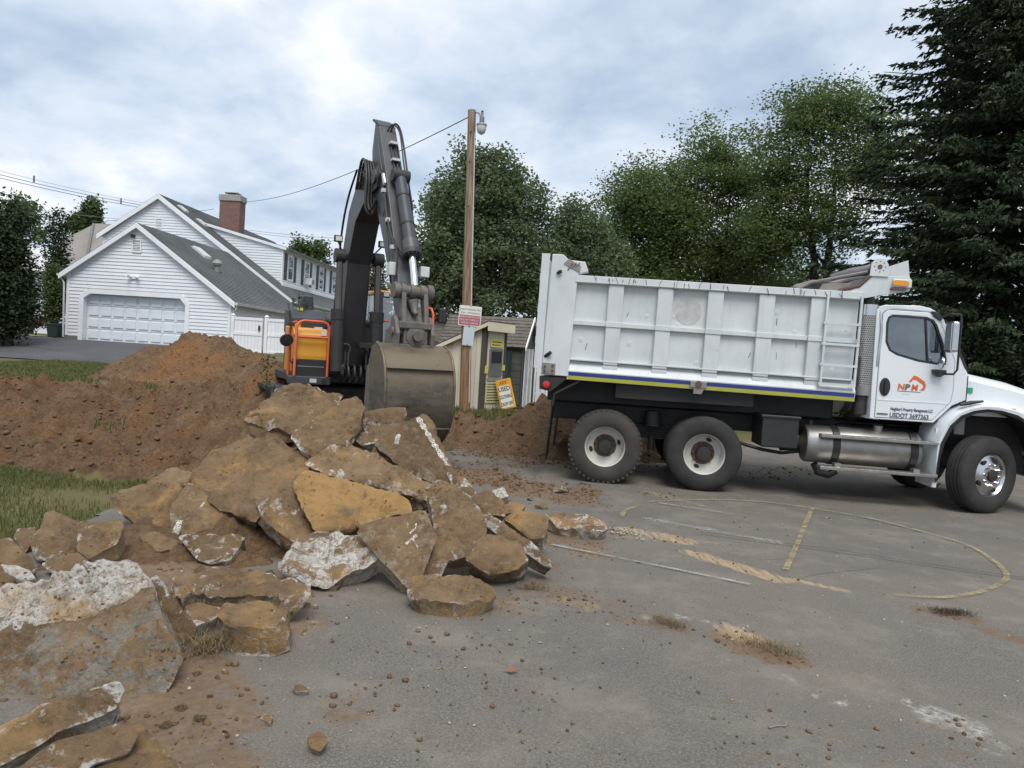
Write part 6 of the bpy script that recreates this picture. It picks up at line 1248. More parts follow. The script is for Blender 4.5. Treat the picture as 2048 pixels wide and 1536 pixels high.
cov = ts.math('ADD', ts.math('MULTIPLY', nzs, .30), ts.math('ADD', ts.math('MULTIPLY', n_m, 1.25), ts.math('MULTIPLY', n_f, .30)))
cov = ts.math('SUBTRACT', cov, ts.math('MULTIPLY', clean, .42))
c = ts.mix(ts.ramp(cov, [(.42, 0.), (.60, 1.)]), conc, soilc); rv_ = ts.ramp(oi.outputs['Random'], [(0., .85), (1., 1.2)]); c = ts.mix(1.0, c, rv_, 'MULTIPLY')
lm = ts.math('ADD', ts.math('ADD', ts.math('MULTIPLY', ts.noise(v, 4.5, 9, .75, .8), 1.0), ts.math('MULTIPLY', chip, .13)), ts.math('MULTIPLY', lime, .24)); lm = ts.math('SUBTRACT', lm, ts.math('MULTIPLY', ts.math('MAXIMUM', nzs, 0.0), .10)); c = ts.mix(ts.math('MULTIPLY', ts.ramp(lm, [(.625, 0.), (.69, 1.)]), ts.ramp(n_f, [(.38, .1), (.54, 1.)])), c, (.66, .64, .59))
ol = ts.math('ADD', ts.noise(v, 2.4, 5, .6), ts.math('MULTIPLY', orng, .4)); c = ts.mix(ts.math('MULTIPLY', ts.ramp(ol, [(.66, 0.), (.84, 1.)]), .85), c, ts.mix(n_f, (.42, .22, .06), (.50, .33, .15)))
c = ts.mix(ts.ramp(ts.noise(v, 9, 9, .78), [(.56, 0.), (.66, .75)]), c, (.075, .054, .037)); c = ts.mix(ts.ramp(ts.noise(ts.scale(v, (1, 1, 4)), 5, 8, .75), [(.56, 0.), (.70, .55)]), c, (.36, .30, .21))
c = ts.mix(ts.ramp(n_g, [(.58, 0.), (.70, .5)]), c, (.50, .43, .33)); ts.set(c, .93, spec=.18); ts.bump(ts.math('ADD', ts.math('MULTIPLY', n_f, .8), ts.math('ADD', ts.math('MULTIPLY', n_m, .7), ts.math('MULTIPLY', n_g, .35))), .95, .035)
tx1 = bpy.data.textures.new('rock_large', 'CLOUDS'); tx1.noise_scale = .30; tx1.noise_depth = 4; tx1.noise_type = 'HARD_NOISE'; tx2 = bpy.data.textures.new('rock_small', 'CLOUDS'); tx2.noise_scale = .075; tx2.noise_depth = 5; tx2.noise_type = 'HARD_NOISE'; tx3 = bpy.data.textures.new('rock_mid', 'VORONOI'); tx3.noise_scale = .20
CRUMB = []; CRS = []
def z8(p): return (460+p[0]/2.743, 740+p[1]/2.743)
def z7(p): return (p[0]/3.072, 680+p[1]/3.072)
def zA(p): return (p[0]/2.7625, 980+p[1]/2.7625)
def zP(p): return p
def slab(label, cv, poly, Y, nrm, th, col=(.2, .2, .2), name='concrete_chunk', rough=1.0, ext=None, vox=None, top=None, cat='concrete chunk'):
    """outline traced on the slab's visible face, laid on a plane at distance Y (or at height top), given real thickness and broken relief"""
    px = [cv(p) for p in poly]; n = Vector(nrm).normalized(); cx_ = sum(p[0] for p in px)/len(px); cy_ = sum(p[1] for p in px)/len(px)
    c0 = ground(cx_, cy_, top) if top is not None else at(cx_, cy_, Y)
    P = []
    for p in px:
        d = ray(*p); P.append(CAM+d*((c0-CAM).dot(n)/d.dot(n)))
    e = Vector(ext) if ext else -n*th
    u = (P[1]-P[0]).normalized(); w = n.cross(u); cen = sum(P, Vector())/len(P); sd = len(bpy.data.objects) % 997
    pl = np.array([((q-cen).dot(u), (q-cen).dot(w)) for q in P]); nx_ = np.roll(pl, -1, 0); pl = np.stack([pl*.92+nx_*.08, pl*.08+nx_*.92], 1).reshape(-1, 2)*1.03; k = len(pl); size = np.hypot(pl[:, 0], pl[:, 1]).max(); sp = vox or max(.016, min(.030, size*.045))
    o2 = []
    for i in range(k):
        a, b = pl[i], pl[(i+1) % k]; m = max(1, int(np.hypot(*(b-a))/sp)); o2 += [a+(b-a)*t/m for t in range(m)]
    o2 = np.array(o2)*1.075; rr_ = np.hypot(o2[:, 0], o2[:, 1])[:, None]+1e-6; am = min(1, size*2)
    o2 = o2*(1-(np.abs(vfbm(o2[:, 0], o2[:, 1], 4, 3, sd))*.20+np.maximum(vfbm(o2[:, 0], o2[:, 1], 11, 4, sd+3, .6), 0)*.20*am)[:, None]*rough*.6*np.minimum(.5, size)/rr_)
    N_ = len(o2); lo, hi = o2.min(0), o2.max(0); gu, gw = np.meshgrid(np.arange(lo[0], hi[0], sp), np.arange(lo[1], hi[1], sp)); gp = np.stack([gu.ravel(), gw.ravel()], -1)+RNG.uniform(-.3, .3, (gu.size, 2))*sp
    A_ = o2; B_ = np.roll(o2, -1, 0); ab = B_-A_; 
    def edge_d(p): t = np.clip(((p[:, None]-A_)*ab).sum(-1)/((ab**2).sum(-1)+1e-12), 0, 1); return np.sqrt((((A_+ab*t[..., None])-p[:, None])**2).sum(-1)).min(1)
    gp = gp[edge_d(gp) > sp*.55]
    v2, _, f2, ov, _, _ = delaunay_2d_cdt([Vector(p) for p in o2]+[Vector(p) for p in gp], [(i, (i+1) % N_) for i in range(N_)], [], 1, 1e-5)
    vv = np.array([tuple(p) for p in v2]); idx = {}
    for i, s_ in enumerate(ov):
        for q in s_: idx[q] = i
    ed = edge_d(vv); cw_ = min(.07, size*.15)
    hf = (vfbm(vv[:, 0], vv[:, 1], 2.2/max(size, .3), 3, sd+5)*.18*size+np.abs(vfbm(vv[:, 0], vv[:, 1], 6, 4, sd+7, .6))*.13*am+vfbm(vv[:, 0], vv[:, 1], 22, 3, sd+8)*.032*am)*rough
    crumb = np.maximum(vfbm(vv[:, 0], vv[:, 1], 3.5, 2, sd+9), 0)*np.abs(vfbm(vv[:, 0], vv[:, 1], 20, 3, sd+10))*.42*am*rough      # clods of soil still stuck to the face
    hf = hf+crumb-(1-np.clip(ed/cw_, 0, 1))**1.5*(.024+.06*np.maximum(vfbm(vv[:, 0], vv[:, 1], 8, 3, sd+11)+.12, 0))*am
    V3 = [u*a+w*b+n*h for (a, b), h in zip(vv, hf)]; FS = [tuple(f) for f in f2]; ring = [idx[i] for i in range(N_)]; el = e.length; rows = max(2, int(el/sp)); arc = np.arange(N_)*sp
    nrm2 = np.roll(o2, -1, 0)-np.roll(o2, 1, 0); nrm2 = np.stack([nrm2[:, 1], -nrm2[:, 0]], -1); nrm2 /= np.linalg.norm(nrm2, axis=1)[:, None]+1e-9
    if (nrm2*o2).sum() < 0: nrm2 = -nrm2
    prev = ring; tap = .03+.34*np.clip(vfbm(o2[:, 0], o2[:, 1], 2.2, 3, sd+17)+.18, -.12, .6); skew = np.array([random.uniform(-.12, .12), random.uniform(-.12, .12)])*min(el, .25)*2
    for r_ in range(1, rows+1):
        t = r_/rows; f = (vfbm(arc, np.full(N_, t*el), 6, 4, sd+13)*.16+np.abs(vfbm(arc, np.full(N_, t*el), 14, 3, sd+14))*.08-.03)*am*rough*min(1, el*6)*math.sin(math.pi*min(t*1.05, 1)*.8+.25); cur = []
        for i in range(N_): q = o2[i]*(1-tap[i]*t**1.4)+skew*t+nrm2[i]*f[i]; cur.append(len(V3)); V3.append(V3[ring[i]]*(1-t)*.0+u*q[0]+w*q[1]+e*t+n*(hf[ring[i]]*(1-t)))
        FS += [(prev[i], cur[i], cur[(i+1) % N_], prev[(i+1) % N_]) for i in range(N_)]; prev = cur
    tri = tessellate_polygon([[Vector((a, b, 0)) for a, b in o2]]); FS += [tuple(prev[i] for i in t) for t in tri]
    if n.z > .3 and size > .15:
        pr = np.where(crumb > .006, 1.0, .10); pick = RNG.random(len(vv)) < pr*.22*(sp/.02)**2
        for q in np.nonzero(pick)[0]: s_ = float(RNG.choice([.002, .003, .004, .005, .008])); CRUMB.append(tuple(cen+V3[q]+n*s_*.3)); CRS.append(s_)
    o = MB().add(V3, FS).build(name, ts.m); o.location = cen; o.color = (*col, 1); shade(o, 48)
    return tag(o, label, cat)
D, C_, LM, OR = (.1, .2, .0), (.15, .1, .75), (.75, .1, .3), (.25, .8, .2)
slab('orange-stained slab lying mid pile with pale chipped left edge', z8, [(355, 600), (440, 545), (760, 640), (950, 690), (965, 770), (720, 815), (480, 870), (400, 730)], 5.55, (-.05, -.55, .83), .17, (.45, .85, .15))
slab('long cracked slab across the top middle of the pile', z8, [(440, 530), (510, 470), (640, 405), (760, 450), (900, 520), (1100, 610), (1125, 650), (1090, 705), (960, 665), (800, 615), (600, 595)], 5.95, (.05, -.5, .86), .18, (.5, .45, .2))
slab('smooth tan slab with a white paint line at the back of the pile', z8, [(740, 310), (960, 290), (1060, 245), (1115, 300), (1215, 540), (1210, 610), (1000, 560), (830, 420)], 6.5, (.1, -.62, .77), .16, (.12, .2, .8), rough=.6)
slab('flat stone perched on top beside the excavator bucket', z8, [(720, 235), (860, 205), (955, 203), (967, 235), (940, 290), (860, 303), (730, 292)], 6.75, (0, -.9, .42), .45, (.35, .25, .5), 'stone')
slab('rounded soil-caked boulder near the top of the pile', z8, [(345, 350), (400, 300), (500, 250), (610, 165), (690, 152), (727, 210), (700, 320), (640, 400), (490, 462), (400, 420)], 6.3, (.05, -.72, .69), .3, (.4, .2, .1), 'boulder', cat='boulder')
slab('topmost slab at the upper left of the pile under loose soil', z8, [(165, 190), (260, 110), (370, 82), (480, 105), (600, 155), (480, 260), (350, 330), (230, 300), (80, 265), (130, 215)], 6.9, (0, -.45, .89), .22, (.35, .3, .15))
slab('dark-edged slab below the topmost one at upper left', z8, [(78, 262), (160, 240), (350, 325), (350, 385), (230, 410), (110, 370)], 6.62, (-.1, -.95, .28), .55, (.2, .1, .05))
slab('large dirt-covered slab leaning on the left of the pile', z7, [(1180, 870), (1290, 720), (1500, 600), (1700, 620), (1870, 720), (1860, 870), (1640, 1010), (1560, 1090), (1420, 1045), (1290, 980)], 6.0, (-.15, -.58, .80), .25, (.1, .35, .0))
slab('textured brown slab sloping down below the large dirt-covered one', z8, [(150, 720), (330, 640), (365, 700), (440, 850), (470, 900), (380, 945), (300, 905), (190, 810)], 5.55, (0, -.62, .78), .22, (.5, .15, .25))
slab('slab with a big white lime patch at the front of the pile', z8, [(283, 1075), (380, 935), (470, 890), (720, 915), (800, 1025), (720, 1075), (620, 1110), (520, 1185), (400, 1155)], 5.02, (-.1, -.58, .80), .2, (1.0, .15, .2))
slab('triangular smooth slab standing on its corner at the front', z8, [(715, 895), (745, 850), (1060, 775), (1122, 920), (1062, 1060), (1045, 1130), (985, 1188), (925, 1130)], 4.98, (.05, -.8, .6), .15, (.12, .1, .85), rough=.55)
slab('upright rough grey-brown slab propped at the right of the triangle', z8, [(1085, 660), (1150, 615), (1235, 640), (1400, 815), (1395, 885), (1315, 1005), (1200, 1030), (1165, 1110), (1070, 1118), (1080, 1000), (1130, 930), (1105, 760)], 5.25, (.25, -.75, .6), .16, (.3, .0, .5))
slab('flat foreground slab lying alone on the asphalt', z8, [(985, 1205), (1015, 1135), (1250, 1120), (1425, 1165), (1442, 1210), (1370, 1262), (1260, 1278), (1050, 1258)], 0, (0, -.2, .98), .13, (.45, .35, .3), top=.135)
slab('narrow pale slab tipped on edge at the right of the pile', z8, [(1383, 790), (1430, 800), (1600, 900), (1740, 1030), (1748, 1060), (1700, 1052), (1540, 950), (1400, 850)], 5.5, (-.2, -.75, .6), .2, (.5, .0, .7))
slab('lumpy brown slab under the narrow pale one', z8, [(1300, 1040), (1400, 905), (1480, 900), (1600, 960), (1625, 1040), (1570, 1085), (1430, 1115)], 5.25, (.1, -.7, .7), .25, (.3, .15, .15))
slab('pair-like knobbly stone at the right foot of the pile', z8, [(1500, 805), (1600, 780), (1742, 795), (1740, 850), (1720, 912), (1650, 922), (1560, 850)], 5.95, (0, -.6, .8), .2, (.35, .3, .3), 'stone', cat='stone')
slab('orange-topped slab with grey broken edge on the asphalt', zP, [(1090, 1032), (1110, 1024), (1175, 1030), (1213, 1050), (1200, 1062), (1120, 1052)], 0, (0, -.15, .99), .12, (.75, .55, .4), top=.13)
slab('tan block behind the upright slab on the right slope', z8, [(1320, 700), (1410, 655), (1500, 720), (1505, 800), (1400, 785)], 6.0, (.1, -.7, .7), .25, (.2, .5, .4))
slab('whitish crumbly block on the right shoulder of the pile', z8, [(1195, 560), (1290, 590), (1345, 660), (1330, 710), (1230, 650)], 6.15, (.1, -.65, .75), .2, (.75, .3, .2))
slab('small flat tan stone right of the pile shoulder', z8, [(1490, 745), (1560, 720), (1618, 742), (1595, 772), (1510, 785)], 6.4, (0, -.6, .8), .12, (.1, .4, .7), 'stone', cat='stone')
slab('small white block on the soil right of the pile', z8, [(1440, 660), (1500, 645), (1525, 690), (1470, 705)], 6.7, (0, -.7, .7), .12, (.95, .0, .6), 'stone', cat='stone')
slab('small wedged stone behind the long cracked slab', z8, [(670, 360), (740, 340), (800, 400), (720, 412)], 6.35, (0, -.7, .7), .2, (.6, .1, .1), 'stone', cat='stone')
slab('thick block at the left foot of the pile', z7, [(690, 970), (715, 925), (900, 880), (1090, 890), (1110, 960), (1065, 1060), (1060, 1195), (1000, 1185), (860, 1125), (740, 1065)], 6.05, (-.12, -.66, .74), .35, (.25, .35, .35))
slab('pointed smooth slab leaning against the thick left block', z7, [(1058, 1020), (1160, 878), (1240, 930), (1415, 1070), (1400, 1115), (1240, 1185), (1060, 1212)], 5.75, (.1, -.72, .69), .15, (.3, .1, .75), rough=.6)
slab('flat tan slab lying behind the thick left block', z7, [(915, 870), (1060, 772), (1120, 808), (1200, 815), (1130, 885), (930, 900)], 6.55, (0, -.5, .86), .2, (.35, .25, .6))
slab('low slab with pale rim left of the pile hollow', z7, [(1105, 1212), (1250, 1190), (1492, 1205), (1440, 1290), (1390, 1350), (1300, 1372), (1220, 1340)], 5.35, (0, -.6, .8), .22, (.55, .1, .3))
slab('small rounded double stone on the soil at left', z7, [(862, 1195), (960, 1180), (1090, 1240), (1065, 1285), (960, 1298), (890, 1255)], 5.45, (0, -.65, .75), .18, (.15, .1, .5), 'stone', cat='stone')
slab('brown wedge slab near the grass at far left', z7, [(195, 1240), (290, 1072), (345, 1065), (500, 1120), (525, 1200), (485, 1280), (430, 1312), (240, 1355)], 5.2, (-.1, -.68, .72), .3, (.5, .25, .2))
slab('flat-faced slab joined to the brown wedge at far left', z7, [(485, 1125), (740, 1108), (748, 1140), (712, 1245), (560, 1330), (480, 1280)], 5.15, (.1, -.62, .78), .22, (.35, .3, .65), rough=.7)
slab('low humped stone in front of the brown wedge slab', z7, [(268, 1375), (350, 1320), (470, 1308), (565, 1380), (520, 1425), (330, 1435)], 4.85, (0, -.6, .8), .25, (.4, .2, .2), 'stone', cat='stone')
slab('grey craggy block at the left frame edge', z7, [(-60, 1240), (60, 1220), (175, 1330), (205, 1400), (130, 1445), (-60, 1400)], 4.7, (.1, -.7, .7), .3, (.35, .1, .6))
slab('small grey stone between the grass and the brown wedge', z7, [(80, 1205), (110, 1160), (215, 1152), (195, 1245), (150, 1295)], 5.35, (0, -.7, .7), .2, (.5, .1, .6), 'stone', cat='stone')
slab('huge slab with white broken top edge in the left foreground', zA, [(-150, 840), (100, 800), (290, 770), (480, 735), (700, 640), (825, 590), (930, 850), (967, 940), (900, 1090), (820, 1160), (765, 1285), (500, 1420), (0, 1500), (-150, 1500)], 3.32, (.12, -.86, .5), .3, (.15, .15, .95), ext=(-.10, .30, -.02), rough=.8, vox=.014)
slab('white lime-crusted broken ridge on top of the huge slab', zA, [(-150, 600), (60, 500), (300, 465), (540, 425), (700, 398), (790, 470), (828, 590), (700, 650), (480, 750), (290, 785), (100, 815), (-150, 850)], 3.62, (.05, -.55, .83), .2, (1.25, .5, .3), rough=1.5, vox=.013)
slab('brown slab leaning against the right side of the huge slab', zA, [(795, 500), (870, 478), (960, 600), (1072, 740), (1060, 785), (985, 842), (925, 805), (825, 600)], 3.95, (.2, -.68, .7), .16, (.4, .3, .35))
slab('long flat slab with grey crumbly front on the asphalt', zA, [(970, 485), (1220, 435), (1600, 490), (1685, 530), (1680, 575), (1400, 575), (1100, 575), (1010, 600)], 0, (0, -.12, .99), .17, (.6, .35, .45), top=.19)
slab('small slab between the long flat one and the huge one', zA, [(1030, 640), (1110, 618), (1212, 650), (1205, 690), (1080, 740), (1060, 700)], 0, (0, -.2, .98), .12, (.7, .4, .3), top=.12)
slab('rounded tan-topped stone in front of the long flat slab', zA, [(1208, 690), (1260, 625), (1450, 612), (1585, 650), (1570, 715), (1470, 745), (1300, 745)], 0, (0, -.15, .99), .17, (.5, .5, .3), 'stone', top=.19, cat='stone')
slab('foreground slab with white tip resting on the huge slab', zA, [(-80, 1330), (200, 1200), (400, 1150), (640, 1068), (668, 1110), (620, 1215), (420, 1295), (200, 1405), (-80, 1560)], 2.78, (.1, -.62, .78), .12, (.65, .45, .35), vox=.012)
slab('nearest slab at the bottom left corner', zA, [(40, 1560), (300, 1400), (620, 1288), (705, 1300), (738, 1350), (690, 1435), (480, 1545), (200, 1660)], 2.55, (.1, -.6, .8), .12, (.6, .3, .3), vox=.012)
slab('low slab lying flat under the nearest foreground slabs', zA, [(600, 1320), (770, 1290), (870, 1390), (1010, 1530), (960, 1680), (500, 1680)], 0, (0, -.1, .99), .12, (.5, .3, .45), top=.12)
slab('brown block cut by the left frame edge', zA, [(-120, 410), (60, 480), (65, 640), (30, 745), (-120, 770)], 3.95, (.1, -.75, .65), .25, (.2, .4, .2))
slab('small white flake behind the lime-crusted ridge', zA, [(10, 412), (90, 415), (160, 440), (192, 490), (120, 500), (40, 455)], 4.35, (0, -.6, .8), .08, (1.2, .0, .5), 'stone', cat='stone')
for lab, pl, tp_ in (('palm-sized tan stone alone on the asphalt', [(585, 1374), (598, 1367), (617, 1374), (614, 1382), (592, 1383)], .03), ('angular tan stone at the bottom of the lot', [(615, 1476), (636, 1462), (657, 1478), (640, 1500), (622, 1494)], .05), ('small grey stone near the foreground rubble', [(520, 1436), (530, 1427), (546, 1434), (540, 1445)], .03), ('flat brown clod right of the pile', [(1068, 1008), (1085, 1004), (1098, 1009), (1085, 1014)], .05)):
    slab(lab, zP, pl, 0, (0, -.3, .95), .04, (.4, .35, .7), 'stone', top=tp_, vox=.005, cat='stone')
scatter('slab_crumbs', CRUMB, CRS, tcl.m, 'soil crumbs clinging to the broken slabs')
lf = ground(1022, 1346); tlf = MT('dead_leaf'); tlf.set((.22, .085, .05), .7)
tag(MB().add([(-.035, 0, .01), (0, -.018, .012), (.04, .0, .016), (.005, .022, .03), (0, 0, .006)], [(0, 1, 4), (1, 2, 4), (2, 3, 4), (3, 0, 4)]).build('dead_leaf', tlf.m, loc=lf), 'curled reddish dead leaf on the asphalt', 'leaf')
tw_ = ground(1560, 1455); tag(MB().tube([(-.06, -.02, .006), (-.02, 0, .008), (.03, .01, .006), (.05, .05, .006)], .004, 5).build('twig', m_tarp2, loc=tw_), 'small bent twig on the foreground asphalt', 'twig')
mound('soil_heap', 'loose soil heap filling the core of the slab pile', [(-1.7, 6.5, .72, .55), (-2.3, 7.0, .75, .6), (-1.0, 6.3, .45, .5), (-2.6, 6.0, .35, .45), (-1.7, 5.6, .22, .35), (-.4, 6.2, .25, .35), (.2, 6.9, .18, .3), (-2.9, 5.2, .14, .25), (-2.2, 7.8, .6, .55), (-3.1, 4.3, .12, .2)], -4.6, 1.6, 3.2, 9.6, 120, .15, .04, k=22)

from mathutils.bvhtree import BVHTree
m_chalk = wornpaint('chalky_paint', (.66, .64, .58), .30, .52)
def mark(label, cv, pts, wd, name='paint_mark'):
    """paint or scrape lying on a slab's real surface, carried by that slab"""
    o = [q for q in bpy.data.objects if q.get('label') == label][0]; bv = BVHTree.FromPolygons([v_.co+o.location for v_ in o.data.vertices], [tuple(p.vertices) for p in o.data.polygons]); L_ = []
    for i in range(len(pts)-1):
        for k in range(14):
            a, b = cv(pts[i]), cv(pts[i+1]); t = k/14; x, y = a[0]+(b[0]-a[0])*t, a[1]+(b[1]-a[1])*t; h = bv.ray_cast(CAM, ray(x, y).normalized())
            if h[0] is not None: L_.append((h[0]-o.location+h[1]*(.004 if h[1].dot(ray(x, y)) < 0 else -.004), h[1]))
    vs = []; fs = []
    for i, (p, nn) in enumerate(L_):
        d = (L_[min(i+1, len(L_)-1)][0]-L_[max(i-1, 0)][0]).normalized(); s_ = d.cross(nn).normalized()*wd*.5*(.6+.8*random.random()); vs += [p+s_, p-s_]
        if i: fs.append((2*i-2, 2*i-1, 2*i+1, 2*i))
    if fs: MB().add(vs, fs).build(name, m_chalk, o, fix=False)
mark('smooth tan slab with a white paint line at the back of the pile', z8, [(1030, 262), (1110, 390), (1200, 535)], .045); mark('smooth tan slab with a white paint line at the back of the pile', z8, [(925, 350), (912, 410)], .04)
tri_ = 'triangular smooth slab standing on its corner at the front'; mark(tri_, z8, [(1022, 842), (1018, 868), (985, 900)], .012); mark(tri_, z8, [(1025, 905), (985, 940), (962, 958)], .022); mark(tri_, z8, [(1000, 920), (1035, 985)], .01)
mark('pointed smooth slab leaning against the thick left block', z7, [(1255, 995), (1235, 1030)], .02); mark('pointed smooth slab leaning against the thick left block', z7, [(1105, 1110), (1075, 1205)], .05)
# ---- small broken stones round the pile
protos = []
for q in range(5):
    b = bmesh.new(); bmesh.ops.create_icosphere(b, subdivisions=3, radius=1)
    for v_ in b.verts:
        p = v_.co.copy(); f = 1+mnoise.noise(p*1.1+Vector((q*9, 0, 0)))*.55; p = Vector((max(-.62, min(.7, p.x*f)), max(-.6, min(.58, p.y*f)), max(-.5, min(.42, p.z*f)))); v_.co = p*(1+mnoise.noise(p*5+Vector((q*5, 3, 0)))*.10)
    me = bpy.data.meshes.new('rubble_stone'); b.to_mesh(me); b.free(); me.materials.append(ts.m); me.polygons.foreach_set('use_smooth', [True]*len(me.polygons)); protos.append(me)
spots = [(470, 1105), (500, 1125), (540, 1150), (330, 1120), (300, 1165), (345, 1190), (400, 1145), (440, 1160), (250, 1120), (210, 1090), (60, 1085), (120, 1120), (660, 1180), (690, 1165), (1080, 1075), (1000, 1135), (1040, 1120), (1060, 1000), (1010, 960), (990, 940), (955, 925), (1120, 985), (370, 1320), (395, 1350), (420, 1395), (360, 1420), (330, 1455), (400, 1440), (450, 1465), (300, 1490), (570, 1190), (610, 1215), (480, 1275), (1020, 1010), (1085, 1045), (985, 1000), (265, 1085), (720, 1150), (800, 1165), (230, 1130), (280, 1125), (520, 1105)]
for k, (x, y) in enumerate(spots):
    q = ground(x, y); o = bpy.data.objects.new('rubble_stone', protos[k % 5]); COL.objects.link(o); s_ = random.choice([.03, .04, .05, .07, .10])*(.32 if y > 1300 else .7 if y > 1050 else 1.1); i_ = (q.y-9.6 < 0 and q.x < 1.5)
    o.location = (q.x, q.y, max(0, s_*.3)); o.scale = (s_*random.uniform(.8, 1.4), s_*random.uniform(.8, 1.3), s_*random.uniform(.6, .9)); o.rotation_euler = (random.uniform(-.5, .5), random.uniform(-.5, .5), random.uniform(0, 6.3)); o.color = (random.choice([.1, .3, .7]), random.uniform(0, .5), random.uniform(.1, .7), 1)
    zn = 'on the soil right of the nearest foreground slabs' if y > 1300 else 'at the right foot of the pile toward the truck' if x > 940 else 'among the far left slabs by the grass' if x < 320 else 'in front of the hollow of the slab pile'
    tag(o, 'small broken stone lying loose '+zn, 'stone', 'loose stones '+zn)
# ================================================================== TREES AND SHRUBS
def bark(name, c1, c2):
    t = MT(name); v = t.co('Object', False); n = t.noise(t.scale(v, (1, 1, .2)), 14, 6, .65); t.set(t.mix(t.ramp(n, [(.4, 0.), (.6, 1.)]), c1, c2), .95, spec=.1); t.bump(n, .8, .04); return t.m
m_bark = bark('grey_bark', (.035, .03, .026), (.085, .075, .065)); m_bark2 = bark('dark_bark', (.022, .019, .017), (.05, .043, .037))
L_maple = leafmat('maple_leaves', (.095, .14, .055), (.13, .18, .082), (.24, .27, .18), .5, .4); L_loc = leafmat('locust_leaves', (.10, .155, .048), (.14, .195, .068), (.19, .23, .10), .4, .48)
L_spr = leafmat('spruce_needles', (.022, .04, .019), (.034, .055, .024), (.065, .085, .04), .5, .15); L_dark = leafmat('understory_leaves', (.055, .085, .03), (.08, .115, .045), (.115, .145, .065), .5, .3)
L_ever = leafmat('evergreen_leaves', (.016, .032, .014), (.026, .045, .018), (.045, .065, .026), .7, .08); L_mid = leafmat('garden_leaves', (.05, .085, .025), (.075, .11, .035), (.12, .15, .06), .6, .2); L_red = leafmat('red_leaves', (.05, .012, .014), (.075, .02, .02), (.10, .04, .03), 1, .15); L_aut = leafmat('autumn_leaves', (.09, .10, .025), (.17, .11, .03), (.22, .08, .03), 1.2, .25)
def leafcloud(cen, n_each, sig, size, flat=.5, ratio=.62, droop=0.0):
    """quads scattered round clump centres: (k,3) centres -> verts, faces"""
    cen = np.asarray(cen); k = len(cen); n = k*n_each
    C = np.repeat(cen, n_each, 0)+np.clip(RNG.normal(0, 1, (n, 3)), -2.3, 2.3)*np.asarray(sig)
    a = RNG.uniform(0, 2*np.pi, n); el = RNG.normal(0, flat, n); u = np.stack([np.cos(a)*np.cos(el), np.sin(a)*np.cos(el), np.sin(el)-droop], -1); u /= np.linalg.norm(u, axis=1)[:, None]
    r = RNG.normal(0, 1, (n, 3)); w = np.cross(u, r); w /= np.linalg.norm(w, axis=1)[:, None]+1e-9
    s = size*RNG.uniform(.6, 1.35, n)[:, None]; V = np.stack([C-u*s*.5, C+w*s*ratio*.5+u*s*.05, C+u*s*.5, C-w*s*ratio*.5+u*s*.05], 1)
    return V.reshape(-1, 3), np.arange(n*4).reshape(-1, 4)
def inblobs(blobs, n, power=.45):
    out_ = []; wts = np.array([b[3]*b[4]*b[5] for b in blobs])**.75; wts /= wts.sum()
    for b, m in zip(blobs, RNG.multinomial(n, wts)):
        d = RNG.normal(0, 1, (m, 3)); d /= np.linalg.norm(d, axis=1)[:, None]; r = RNG.uniform(0, 1, m)**power; out_.append(np.array(b[:3])+d*r[:, None]*np.array(b[3:6]))
    return np.concatenate(out_)
def tree(name, label, cat, base, blobs, ncl, each, sig, size, lm_, bk_, tr=.2, fork=.35, flat=.5, limbs=40, power=.45, group=None, droop=0.0, stems=1):
    """blobs: crown ellipsoids (centre and radii in metres relative to the base)"""
    root = empty(name, base); tag(root, label, cat, group); cen = inblobs(blobs, ncl, power); cen = cen[cen[:, 2] > .15]
    V, Fq = leafcloud(cen, each, sig, size, flat, droop=droop); npmesh('crown', V, Fq, lm_, root)
    H = max(b[2]+b[5]*.6 for b in blobs); fz = H*fork; top_ = np.average([b[:3] for b in blobs], axis=0)
    tm = MB(); nodes = []
    for s_ in range(stems):
        ox = (s_-(stems-1)/2)*.55; lead = Vector((top_[0]+ox*2.5, top_[1], H*.85)); p1 = Vector((top_[0]*.2+ox, top_[1]*.1, fz))
        trunk = [Vector((ox*.6, 0, -.3)), Vector((ox*.8, .02, fz*.5)), p1]+[p1.lerp(lead, t)+Vector((random.uniform(-.2, .2), random.uniform(-.2, .2), 0)) for t in (.3, .6, 1)]
        tm.tube(trunk, [tr*1.25, tr, tr*.85, tr*.6, tr*.35, tr*.08], 9)
        for k in range(8): nodes.append((p1.lerp(lead, k/8), tr*(.75-.6*k/8)))
    order = RNG.permutation(len(cen))[:limbs]; nm = max(5, limbs//12)
    for c_, i in enumerate(order):      # a few main limbs first, then twigs springing from the nearest limb
        q = Vector(cen[i]); best = min(nodes, key=lambda nd: (nd[0]-q).length+max(0, nd[0].z-q.z+.3)*1.6-(nd[1]*2 if c_ < nm else 0)); st, rb_ = best
        dlt = q-st; md = st+dlt*.5+Vector((0, 0, -.12*dlt.length if c_ >= nm else .10*dlt.length))+Vector((random.uniform(-.1, .1), random.uniform(-.1, .1), random.uniform(-.06, .06)))*dlt.length
        r0 = max(.012, min(rb_*.75, tr*(.42 if c_ < nm else .18))); pth = [st, st.lerp(md, .5)+Vector((0, 0, .03*dlt.length)), md, md.lerp(q, .5)+Vector((0, 0, .05*dlt.length)), q]
        rr = [r0, r0*.85, r0*.65, r0*.42, r0*.15]; tm.tube(pth, rr, 5, cap=False); nodes += [(pth[k], rr[k]) for k in (1, 2, 3)]
    tm.build('trunk', bk_, root, smooth=True, fix=False); return root
def gz(x, y): return float(ter(x, y))
